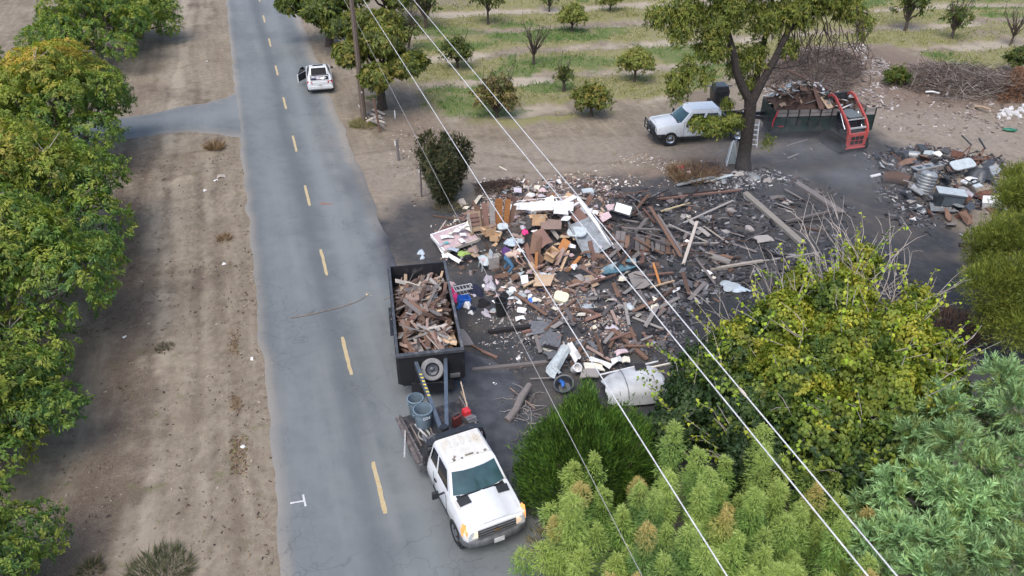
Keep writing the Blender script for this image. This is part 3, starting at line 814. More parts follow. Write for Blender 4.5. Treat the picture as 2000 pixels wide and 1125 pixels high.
# --- the big broom-like dark green shrub in front of the wreck
def broom(seed, R0, H0, n, cols, L, W):
    rng = np.random.RandomState(seed)
    d = rng.normal(size=(n, 3)); d[:, 2] = np.abs(d[:, 2]) * 1.0; d = nrm(d)
    az = np.arctan2(d[:, 1], d[:, 0])
    lump = 1 + .10 * np.sin(az * 4 + 1) + .08 * np.sin(az * 9 + d[:, 2] * 8) + .12 * (vnoise(az * 3 + 9, d[:, 2] * 5, 1, seed) - .5)
    k = (.60 + .40 * rng.rand(n, 1) ** .5 + .16 * (rng.rand(n, 1) < .05) * rng.rand(n, 1)) * (lump[:, None] + .10 * (vnoise(az * 6, d[:, 2] * 9, 1, 8)[:, None] - .5))
    P_ = np.stack([d[:, 0], d[:, 1], d[:, 2] ** .72], 1) * np.array([R0, R0 * .95, H0]) * k
    tuft = (vnoise(P_[:, 0] * 3, P_[:, 1] * 3 + P_[:, 2] * 4, 1, seed + 5))
    D = d * .6 + np.array([0, 0, .6]) + rng.normal(size=(n, 3)) * .28
    base = pal(rng, n, cols) * (.65 + .7 * tuft[:, None])
    return rng, P_, D, base
rng, P_, D, cc = broom(61, 2.02, 3.3, 60000, [(.040, .090, .014), (.065, .13, .018), (.025, .058, .012), (.10, .17, .024)], .5, .03)
V1 = leaf_quads(P_, D, rng.normal(size=P_.shape), .13 + .14 * rng.rand(len(P_)), .024, cc, fold=.0, droop=-.05)
rng2 = np.random.RandomState(3)
bc = G(1152, 896, 1.6)
t = thing('broom_shrub', 'large dark green broom shrub with fine upright shoots, beside the truck bonnet', 'shrub', (bc.x, bc.y, 0))
add_foliage('crown', [V1], t, NEEDLE)
m = MB()
for i in range(16):
    a = i * .393; m.tube(limb(rng2, (.15 * math.cos(a), .15 * math.sin(a), -.1), (1.5 * math.cos(a), 1.4 * math.sin(a), 1.6 + (i % 4) * .4), 4, .1), [.06, .05, .04, .03, .015], 5)
m.build('stem', BARK, t, True, fix=False)

# --- tall yellow-green mulberry thicket with big leaves
rng = np.random.RandomState(71)
t = thing('mulberry_thicket', 'wide yellow-green leafy thicket with big leaves and bare grey shoots on top', 'tree', (*G(1620, 800, 1.0)[:2], 0))
c0 = np.array(t.location)
parts = []; m = MB(); lob = []
for (px, py, h, r, rz_) in [(1380, 730, 2.4, 1.35, 1.1), (1350, 800, 2.0, 1.3, 1.2), (1450, 690, 3.2, 1.45, 1.2), (1440, 800, 2.8, 1.6, 1.5), (1530, 640, 4.0, 1.45, 1.3), (1545, 760, 3.6, 1.7, 1.6), (1640, 600, 4.6, 1.35, 1.3), (1650, 700, 4.3, 1.7, 1.7),
                        (1740, 680, 4.2, 1.5, 1.5), (1730, 800, 3.6, 1.7, 1.7), (1810, 720, 3.5, 1.3, 1.4), (1600, 860, 2.9, 1.7, 1.6), (1480, 900, 2.0, 1.5, 1.4), (1700, 920, 2.4, 1.5, 1.6), (1310, 850, 1.4, 1.1, 1.1), (1830, 800, 2.6, 1.1, 1.4), (1680, 520, 5.0, .8, .8), (1560, 560, 4.4, .75, .8), (1790, 600, 4.3, .7, .8)]:
    p = G(px, py, h); lob.append((np.array(p) - c0, r, rz_, px, py))
MG = [(.070, .115, .020), (.10, .145, .024), (.045, .08, .018), (.14, .18, .03)]
MY = [(.18, .215, .024), (.23, .25, .03), (.14, .185, .022), (.28, .27, .035)]
MD = [(.024, .048, .018), (.036, .068, .022), (.05, .085, .03)]
for c, r, rz_, px, py in lob:
    pts = limb(rng, (c[0] * .35, c[1] * .35, -.1), c - np.array([0, 0, .1]), 6, .15)
    m.tube(pts, list(np.linspace(.09, .02, 7)), 6)
    r *= .78; n = int(360 * r * r)
    P_, Nn = lobe_pts(rng, c, (r, r, rz_), n, .3, .35)
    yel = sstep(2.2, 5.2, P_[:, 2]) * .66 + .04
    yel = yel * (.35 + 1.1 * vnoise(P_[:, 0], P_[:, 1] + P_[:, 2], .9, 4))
    dark = sstep(4.4, 1.8, P_[:, 2]) * .92 + (.35 if px < 1500 else 0)  # low leaves go dark green: deep shade painted into the leaf colour
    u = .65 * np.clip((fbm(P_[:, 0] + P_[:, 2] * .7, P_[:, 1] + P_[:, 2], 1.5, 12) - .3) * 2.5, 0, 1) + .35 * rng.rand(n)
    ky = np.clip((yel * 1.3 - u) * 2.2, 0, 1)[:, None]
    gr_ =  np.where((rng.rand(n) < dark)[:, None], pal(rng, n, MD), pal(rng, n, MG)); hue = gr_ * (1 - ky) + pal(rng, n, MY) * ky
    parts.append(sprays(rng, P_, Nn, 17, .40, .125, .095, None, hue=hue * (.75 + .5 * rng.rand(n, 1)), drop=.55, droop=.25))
# arching leafy shoots that stand out of the mass
sh = MB()
for k in range(260):
    c, r, rz_, px, py = lob[rng.randint(len(lob))]
    d = nrm(rng.normal(size=3) * np.array([1, 1, .4]) + np.array([0, 0, .7])); a = c + d * np.array([r, r, rz_]) * .8
    e = a + d * rng.uniform(.5, 1.2) + np.array([0, 0, .25])
    sh.tube([tuple(a), tuple((a + e) / 2 + rng.normal(size=3) * .04), tuple(e)], [.016, .012, .006], 4)
    q = np.linspace(.1, 1, 9)[:, None]; P_ = a + (e - a) * q + rng.normal(size=(9, 3)) * .03
    ylw = rng.rand() < .25 + .6 * sstep(1.5, 4.5, a[2])
    hue = np.repeat(pal(rng, 1, [(.24, .34, .03), (.34, .38, .04)] if ylw else MG), 9, 0)
    D = rng.normal(size=(9, 3)) * .7 + np.array([0, 0, -.5])
    parts.append(leaf_quads(P_, D, rng.normal(size=(9, 3)) * .3 + np.array([0, 0, 1]) - d * 0, .14, .11, hue * (1 + (rng.rand(9, 1) - .5) * .3), droop=.2))
V, F, C_ = join_foliage(parts)
link(bpy.data.objects.new('crown', fast_mesh('crown', V, F, LEAF, np.clip(C_, .004, .9))), t)
m.build('trunk', BARK, t, True, fix=False)
for px, py, h in [(1680, 455, 5.9), (1650, 480, 5.6), (1620, 490, 5.4), (1560, 525, 5.0), (1760, 505, 5.2), (1500, 550, 4.6), (1720, 480, 5.6), (1440, 600, 3.9)]:
    b0 = np.array(G(px + (1660 - px) * .3, py + 130, h - 1.6)) - c0
    for k in range(5):
        e = np.array(G(px, py, h)) - c0 + rng.normal(size=3) * np.array([.8, .8, .45])
        pts = limb(rng, b0, e, 5, .16, .05); sh.tube(pts, [.024, .02, .016, .012, .009, .005], 5)
        for j in range(6):
            b = np.array(pts[1 + j % 5]); d = nrm(e - b0) + rng.normal(size=3) * .55
            sh.tube(limb(rng, b, b + d * rng.uniform(.35, .9), 2, .2, .1), [.014, .009, .004], 4)
tag(sh.build('bare_shoots', TWIG, t, True, fix=False), kind='stuff')

# --- bamboo: a stand of plumes, each culm a thing of its own would be uncountable: one clump, culms as its part
rng = np.random.RandomState(81)
bl = (*G(1400, 1050, 1.5)[:2], 0); c0 = np.array(bl)
t = thing('bamboo_clump', 'stand of yellow-green feathery bamboo plumes with rusty tips, below the wires', 'bamboo', bl)
pl = []
for i in range(1500):
    px, py = rng.uniform(1085, 1700), rng.uniform(835, 1230)
    lim = 1045 + (py - 860) * -.15 if False else 0
    top = 855 + 90 * abs((px - 1430) / 300.) ** 2.2
    if px < 1160: top = max(top, 900)
    if py < top: continue
    if px > 1600 and py < 820 + (px - 1600) * 1.9: continue
    p = np.array(G(px, py, 3.4))
    if any(np.hypot(*(p - q[0])[:2]) < .59 for q in pl): continue
    pl.append((p, rng.uniform(2.4, 4.2)))
for (px, py, h) in [(1075, 1010, 1.2), (1060, 1085, 1.3), (1095, 1110, 1.4), (1020, 1100, 1.0), (1120, 925, 2.6), (1160, 910, 2.8), (1690, 1020, 2.8)]:
    pl.append((np.array(G(px, py, h)), h + .3))
cu = MB(); parts = []
BG = [(.19, .285, .075), (.15, .245, .06), (.235, .31, .08), (.095, .17, .048)]
for p, top in pl:
    q = p - c0; lean = rng.normal(size=2) * .18; R0 = rng.uniform(.27, .38); H0 = rng.uniform(2.2, 3.0) if top > 2 else .9
    cu.tube([(q[0] - lean[0], q[1] - lean[1], -.1), (q[0] - lean[0] * .5, q[1] - lean[1] * .5, top * .5), (q[0], q[1], top)], [.022, .018, .008], 5)
    n = int(1450 * (H0 / 2) * R0 / .3); tt = rng.rand(n) ** .85; a = rng.rand(n) * 2 * PI
    rr = R0 * np.sqrt(rng.rand(n)) * (np.clip(1 - tt, 0, 1) ** .0) * np.minimum(1, .22 + (1 - tt) * 3.2) * (.82 + .3 * np.sin(tt * 17 + top * 9))
    whorl = .06 * np.sin(tt * 30 + a)
    P_ = np.stack([q[0] - lean[0] * (1 - tt) * .6 + rr * np.cos(a), q[1] - lean[1] * (1 - tt) * .6 + rr * np.sin(a), top - H0 * (1 - tt) + whorl + .15], 1)
    out = np.stack([np.cos(a), np.sin(a), np.full(n, -.15) + .6 * tt], 1)
    base = pal(rng, 1, BG) * (.9 + .3 * rng.rand())
    tip = np.array((.38, .29, .11)) if rng.rand() < .16 else np.array((.27, .33, .09))
    k = sstep(.55, 1.0, tt)[:, None] * .85
    cc = (base * (1 - k) + tip * k) * (1 + (rng.rand(n, 1) - .5) * .5)
    parts.append(leaf_quads(P_, out + rng.normal(size=(n, 3)) * .35, rng.normal(size=(n, 3)) * .5 + np.array([0, 0, 1]), .09 + .06 * rng.rand(n), .022, cc, fold=.05, droop=.25))
add_foliage('crown', parts, t, LEAF)
cu.build('culms', mat('bamboo_culm', (.20, .22, .07), .6), t, True, fix=False)
print('bamboo', len(pl))

# --- feathery blue-green conifer in the near right corner
rng = np.random.RandomState(91)
bl = (*G(1900, 1060, 1.0)[:2], 0); c0 = np.array(bl)
t = thing('feathery_conifer', 'blue-green feathery conifer filling the near right corner', 'tree', bl)
cu = MB(); parts = []
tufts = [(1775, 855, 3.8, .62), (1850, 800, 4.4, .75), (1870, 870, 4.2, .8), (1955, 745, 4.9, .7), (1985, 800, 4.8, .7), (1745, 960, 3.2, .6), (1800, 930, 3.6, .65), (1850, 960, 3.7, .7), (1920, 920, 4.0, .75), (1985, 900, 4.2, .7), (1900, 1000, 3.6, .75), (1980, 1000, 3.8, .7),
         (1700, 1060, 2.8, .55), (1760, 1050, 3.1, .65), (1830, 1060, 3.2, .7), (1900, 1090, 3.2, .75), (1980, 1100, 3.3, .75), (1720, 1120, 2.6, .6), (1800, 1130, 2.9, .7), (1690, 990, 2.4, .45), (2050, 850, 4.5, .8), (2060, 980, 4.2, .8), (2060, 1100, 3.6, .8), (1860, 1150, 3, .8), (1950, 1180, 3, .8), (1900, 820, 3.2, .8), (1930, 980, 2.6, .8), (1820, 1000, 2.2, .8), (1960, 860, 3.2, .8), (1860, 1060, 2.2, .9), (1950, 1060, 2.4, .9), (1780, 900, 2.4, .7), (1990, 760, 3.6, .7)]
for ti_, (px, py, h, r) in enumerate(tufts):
    tone_ = .5 if ti_ >= len(tufts) - 10 else rng.uniform(.8, 1.25)  # fill tufts at the list's end darkened: gap shade put into their colour
    c = np.array(G(px, py, h)) - c0
    cu.tube(limb(rng, (c[0] * .3, c[1] * .3, .3), c - np.array([0, 0, .25]), 5, .12), [.07, .06, .05, .035, .025, .012], 6)
    ns = 85
    dd = nrm(rng.normal(size=(ns, 3)) + np.array([0, 0, .45]))
    for j in range(ns):                                   # branchlet: an arching axis with fine needles both sides
        d = dd[j]; a = c + d * r * rng.uniform(.15, .55); ln = r * rng.uniform(.45, .85)
        n = 34; q = np.linspace(0.05, 1, n)[:, None]
        P_ = a + d * q * ln + np.array([0, 0, -.16]) * q ** 2 * ln
        sd = nrm(np.cross(d, rng.normal(size=3))); sg = np.where(np.arange(n) % 2, 1, -1)[:, None]
        D = sd * sg * .75 + d * .85 + rng.normal(size=(n, 3)) * .22 + np.array([0, 0, .05])
        bc_ = pal(rng, 1, [(.135, .23, .085), (.105, .19, .07), (.165, .245, .07), (.065, .12, .045), (.17, .20, .05)])
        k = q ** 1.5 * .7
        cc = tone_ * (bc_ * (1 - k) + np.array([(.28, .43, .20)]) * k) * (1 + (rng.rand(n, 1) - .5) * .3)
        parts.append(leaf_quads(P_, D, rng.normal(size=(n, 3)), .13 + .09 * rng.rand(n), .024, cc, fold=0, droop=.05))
V, F, C_ = join_foliage(parts)
link(bpy.data.objects.new('crown', fast_mesh('crown', V, F, NEEDLE, np.clip(C_, .004, .9))), t)
cu.tube([(0, 0, -.1), (0, 0, 1.5), (.2, .1, 3)], [.22, .16, .08], 8)
cu.build('trunk', BARK, t, True, fix=False)

# --- pine at the right edge
rng = np.random.RandomState(95)
b = G(2015, 700); bl = (b.x, b.y, 0); c0 = np.array(bl)
t = thing('pine_tree', 'bushy yellow-green pine at the right edge beside the junk heap', 'tree', bl)
cu = MB(); parts = []
cu.tube([(0, 0, -.1), (.05, 0, 1.5), (0, 0, 4)], [.22, .17, .07], 8)
for (px, py, h, r) in [(1990, 395, 4.6, 1.0), (1975, 470, 4.0, 1.1), (1930, 480, 3.4, .85), (1940, 560, 2.9, 1.1), (2010, 560, 3.2, 1.3), (1990, 640, 2.1, .9), (1915, 520, 2.6, .5), (2060, 470, 4.2, 1.3), (2080, 580, 3, 1.2), (2040, 390, 5, 1.2), (1985, 350, 5.0, .6), (1935, 620, 1.9, .55)]:
    c = np.array(G(px, py, h)) - c0
    cu.tube(limb(rng, (0, 0, max(.4, c[2] - 1.2)), c, 4, .1), [.06, .05, .035, .025, .012], 5)
    n = int(900 * r * r); P_, Nn = lobe_pts(rng, c, (r, r, r * .85), n, .3, .15)
    P_ = P_ + rng.normal(size=P_.shape) * .14
    for k in range(9):
        D = Nn * .7 + np.array([0, 0, .55]) + rng.normal(size=(n, 3)) * .45
        tone = .65 + .7 * vnoise(P_[:, 0] * 2, P_[:, 1] * 2 + P_[:, 2] * 2, 1, 6)[:, None]
        cc = pal(rng, n, [(.105, .135, .02), (.14, .165, .025), (.07, .10, .018), (.17, .18, .03)]) * tone
        parts.append(leaf_quads(P_ + rng.normal(size=P_.shape) * .05, D, rng.normal(size=(n, 3)), .17 + .08 * rng.rand(n), .022, cc, fold=0, droop=0))
V, F, C_ = join_foliage(parts)
link(bpy.data.objects.new('crown', fast_mesh('crown', V, F, NEEDLE, np.clip(C_, .004, .9))), t)
cu.build('trunk', BARK, t, True, fix=False)

# --- the big forked tree behind the burnt plot
rng = np.random.RandomState(99)
b = G(1452, 332); bl = (b.x, b.y, gz(b)); c0 = np.array(bl)
t = thing('forked_tree', 'tall dark-trunked forked tree with ragged hanging foliage, beside the white pickup', 'tree', bl)
Yb = b.y
def at(px, py, dy=0.0):
    """a place on the tree: sighted at (px, py), dy metres behind its foot"""
    h = hgt(py, Yb + dy); p = G(px, py, h); return np.array((p.x, p.y, h)) - c0
cu = MB()
cu.tube([tuple(p) for p in (np.array((0, 0, -.15)), at(1452, 310), at(1458, 270), at(1464, 225), at(1466, 195))], [.52, .40, .35, .33, .34], 12)
L1 = [at(1466, 200), at(1450, 170), at(1438, 140), at(1434, 110), at(1420, 60, .5), at(1400, 0, 1), at(1380, -80, 1)]
L2 = [at(1467, 203), at(1488, 160), at(1512, 118, .3), at(1535, 70, .6), at(1560, 10, 1), at(1590, -70, 1)]
L3 = [at(1468, 200, .2), at(1478, 150, .8), at(1490, 90, 1.4), at(1505, 30, 1.8), at(1515, -60, 2)]
L4 = [at(1540, 60, .8), at(1600, 20, 1.2), at(1655, 10, 1.4), at(1700, 30, 1.6)]
for l, r0, r1 in ((L1, .25, .14), (L2, .24, .12), (L3, .2, .10), (L4, .10, .03)): cu.tube([tuple(p) for p in l], list(np.linspace(r0, r1, len(l))), 9)
for (a, bb, r_) in [(at(1434, 110), at(1360, 60, -.5), .06), (at(1420, 60, .5), at(1330, 30, 0), .06), (at(1400, 0, 1), at(1310, 100, -.6), .05), (at(1560, 10, 1), at(1640, -20, .4), .07), (at(1466, 205), at(1400, 245, -1.0), .05), (at(1500, 140, .3), at(1580, 120, .8), .04), (at(1655, 10, 1.4), at(1690, 90, 1), .03), (at(1600, 20, 1.2), at(1640, 120, .6), .03)]:
    cu.tube(limb(rng, a, bb, 5, .18), list(np.linspace(r_, .015, 6)), 6)
# fine bare hanging twigs on the right
tw = MB()
for k in range(46):
    a = np.array(at(rng.uniform(1545, 1700), rng.uniform(10, 70), rng.uniform(.3, 1.8)))
    e = a + np.array([rng.uniform(-.7, 1.3), rng.uniform(-.5, .5), rng.uniform(-3.2, -1.0)])
    pts = limb(rng, a, e, 5, .3); tw.tube(pts, [.028, .024, .02, .016, .012, .006], 5)
    for j in range(4):
        q = np.array(pts[1 + j]); tw.tube(limb(rng, q, q + np.array([rng.uniform(-.7, .7), rng.uniform(-.4, .4), rng.uniform(-.9, .1)]), 3, .3), [.012, .009, .007, .004], 4)
parts = []
OG = [(.11, .14, .025), (.15, .175, .03), (.07, .095, .02), (.20, .20, .045)]
for (px, py, dy, r, rzz, dens) in [(1340, 20, -.4, 1.0, .8, 1), (1400, 40, 0, 1.2, 1.0, 1), (1390, 90, -.4, .9, .8, 1), (1430, 10, .5, 1.3, 1.0, 1), (1500, 30, 1, 1.3, 1.2, 1), (1440, 120, .8, .7, .9, .8), (1475, 110, .8, .8, 1.0, .8), (1560, 20, 1, 1.2, .9, 1), (1610, -10, 1, 1.3, .9, 1), (1660, 15, 1.2, .9, .7, .8),
                             (1325, 165, -1.0, .75, 1.0, 1), (1345, 130, -1.0, .5, .7, .8), (1290, 30, -.6, .8, .7, .7), (1395, 245, -1.3, .85, .50, 1), (1430, 235, -1.0, .6, .45, 1), (1365, 240, -1.4, .55, .40, .9), (1420, 200, .6, .3, .4, .8), (1460, 165, .8, .5, .7, .8), (1330, 60, -.8, .7, .7, .7), (1380, 150, -.6, .45, .7, .6), (1540, 90, .8, .6, .6, .7), (1690, 50, 1.4, .5, .6, .6), (1500, 275, .6, .28, .5, .6), (1370, -60, 0, 1.6, 1.0, 1), (1480, -60, 1, 1.8, 1.1, 1), (1620, -80, 1, 1.8, 1, 1)]:
    c = at(px, py, dy); n = int(235 * r * (r + .3) * dens * (1.25 if r < 1 else 1))
    P_, Nn = lobe_pts(rng, c, (r, r, rzz), n, .1, .1)
    parts.append(sprays(rng, P_, Nn, 10, .34, .17, .055, OG, drop=.75))
V, F, C_ = join_foliage(parts)
link(bpy.data.objects.new('crown', fast_mesh('crown', V, F, LEAF, np.clip(C_, .004, .9))), t)
cu.build('trunk', mat('bark_black', (.045, .038, .034), .95, var=.45, scale=7, bump=1.0), t, True, fix=False)
tw.build('hanging_twigs', BARK, t, True, fix=False)

# --- low weeds
def weed(px, py, r, h, n, cols, label, name='weed_clump', cat='weeds', W=.03):
    rng = np.random.RandomState(int(px * 7 + py)); b = GG(px, py, -.01)
    a = rng.rand(n) * 2 * PI; rr = r * np.sqrt(rng.rand(n)); P_ = np.stack([rr * np.cos(a), rr * np.sin(a), np.zeros(n)], 1)
    D = np.stack([np.cos(a) * rr / r, np.sin(a) * rr / r, np.full(n, .9)], 1) + rng.normal(size=(n, 3)) * .3
    t = thing(name, label, cat, b); add_foliage('blades', [leaf_quads(P_, D, rng.normal(size=(n, 3)), h * (.5 + .8 * rng.rand(n)), W, pal(rng, n, cols), fold=0, droop=.2)], t)
GRN = [(.07, .12, .025), (.11, .14, .035), (.19, .17, .06)]; DRY = [(.20, .125, .075), (.13, .08, .05), (.26, .19, .12)]
weed(710, 242, .85, .30, 700, [(.10, .12, .03), (.16, .15, .05), (.22, .18, .08)], 'tuft of weeds round the foot of the utility pole')
weed(730, 190, .5, .2, 200, GRN, 'green tuft of weeds between the pole and the trunk')
weed(420, 290, .42, .55, 420, DRY, 'dead brown weed by the corner of the paved turn')
weed(438, 465, .3, .3, 160, DRY, 'dead brown weed clump on the verge, midway along')
weed(310, 1118, .85, .38, 900, [(.055, .07, .035), (.08, .09, .045), (.12, .11, .07)], 'dark grey-green weed at the bottom edge of the verge')
weed(178, 1112, .3, .3, 160, [(.055, .065, .03), (.10, .09, .05)], 'small dark weed at the bottom edge under the walnuts')
weed(320, 678, .32, .16, 220, [(.08, .075, .055), (.13, .11, .08)], 'flat grey weed in the middle of the verge')
weed(1090, 1065, .8, .35, 600, [(.20, .16, .08), (.13, .13, .045), (.27, .22, .12)], 'dry grass below the bamboo beside the truck')
weed(1868, 640, 1.2, .6, 900, [(.12, .07, .055), (.18, .11, .08), (.08, .05, .04)], 'reddish dead scrub under the pine')
weed(1350, 345, 1.3, .55, 900, DRY, 'brown dead brush left of the big tree foot')
weed(880, 402, .8, .25, 400, [(.14, .12, .06), (.2, .17, .09)], 'dry grass round the foot of the tall shrub')
# ------------------------------------------------------------------ vehicles
WHITE = mat('white_paint', (.60, .62, .64), .28, var=.05, rnd=0, coat=.4, dirt=((.45, .42, .38), 1.6, .60))
ROOFW = mat('chalky_white_paint', (.57, .56, .52), .6, var=.08, rnd=0, dirt=((.50, .46, .38), 2.2, .50))
GLASS = mat('tinted_glass', (.035, .075, .085), .06, var=.3, scale=2, rnd=0)
GLASSD = mat('dark_glass', (.012, .014, .018), .08, var=.1, rnd=0)
BLK = mat('black_plastic', (.018, .019, .021), .55, var=.2, rnd=0)
BLKP = mat('black_paint', (.022, .023, .027), .35, var=.25, rnd=0, dirt=((.10, .095, .09), 3, .6))
RUB = mat('rubber', (.025, .025, .026), .85, var=.3)
CHR = mat('chrome', (.55, .57, .60), .2, 1.0, var=.1, rnd=0)
STEEL = mat('worn_steel', (.22, .225, .235), .5, .6, var=.35, scale=5)
AMB = mat('amber_lens', (.55, .20, .06), .25, emit=((1.0, .36, .10), .45))
HLP = mat('headlamp_lens', (.60, .52, .46), .15, emit=((1.0, .66, .40), .3))
REDL = mat('red_lens', (.35, .02, .03), .2)
PLATE = mat('plate_white', (.7, .7, .7), .5)
STEELD = mat('dark_rim', (.07, .075, .085), .5, .4, var=.3)
DKIN = mat('cabin_dark', (.02, .02, .022), .8)

def wheel(parent, loc, r=.40, w=.26, rim=CHR, name='wheel', axis='y'):
    m = MB(); c = loc
    m.lathe([(r * .62, -w / 2 + .02), (r * .92, -w / 2), (r, -w / 2 + .03), (r, w / 2 - .03), (r * .92, w / 2), (r * .62, w / 2 - .02)], 26, (0, 0, 0), axis, caps=False)
    o = m.build(name, RUB, parent, True); o.location = c
    m = MB(); s = 1 if c[1] >= 0 else -1
    if axis != 'y': s = 1
    m.lathe([(r * .63, w / 2 * s * .86), (r * .56, w / 2 * s * .7), (r * .30, w / 2 * s * .55), (r * .16, w / 2 * s * .85), (0.01, w / 2 * s * .88)], 18, (0, 0, 0), axis, caps=False)
    m.lathe([(r * .63, -w / 2 * s * .8), (.01, -w / 2 * s * .8)], 14, (0, 0, 0), axis, caps=False)
    for k in range(8):
        a = k * PI / 4; cx, cz = r * .42 * math.cos(a), r * .42 * math.sin(a)
        m.use(1)
        if axis == 'y': m.lathe([(r * .055, w / 2 * s * .66), (r * .055, w / 2 * s * .68)], 6, (cx, 0, cz), axis)
    m.build('rim', [rim, BLK], o, True)
    return o

def hull(secs):
    """body from stations x: (x, half width, bottom, shoulder z, top z)"""
    rings = []
    for x, w, zb, zs, zt in secs:
        half = [(w * .90, zb), (w * .985, zb + .10), (w, zs * .6 + zb * .4), (w * .985, zs), (w * .90, zt - .015), (w * .60, zt + .02), (w * .22, zt + .028)]
        rings.append([(x, y, z) for y, z in half] + [(x, -y, z) for y, z in half[::-1]])
    return rings

def arch(m, x, w, r, z=.42):
    for s in (-1, 1):
        m.lathe([(r, -.02), (r, .02)], 24, (x, s * (w - .035), z), 'y')

def pane(m, A, B, C_, D_, u0, u1, v0, v1, off):
    """plate inset in the face A,B (bottom) D,C (top), lifted off it"""
    A, B, C_, D_ = map(Vector, (A, B, C_, D_))
    f = lambda u, v: (A * (1 - u) + B * u) * (1 - v) + (D_ * (1 - u) + C_ * u) * v
    n = (B - A).cross(D_ - A).normalized() * off
    pts = []
    corners = [(u0, v0), (u1, v0), (u1, v1), (u0, v1)]
    m.slab([f(u, v) + n for u, v in corners], .012)

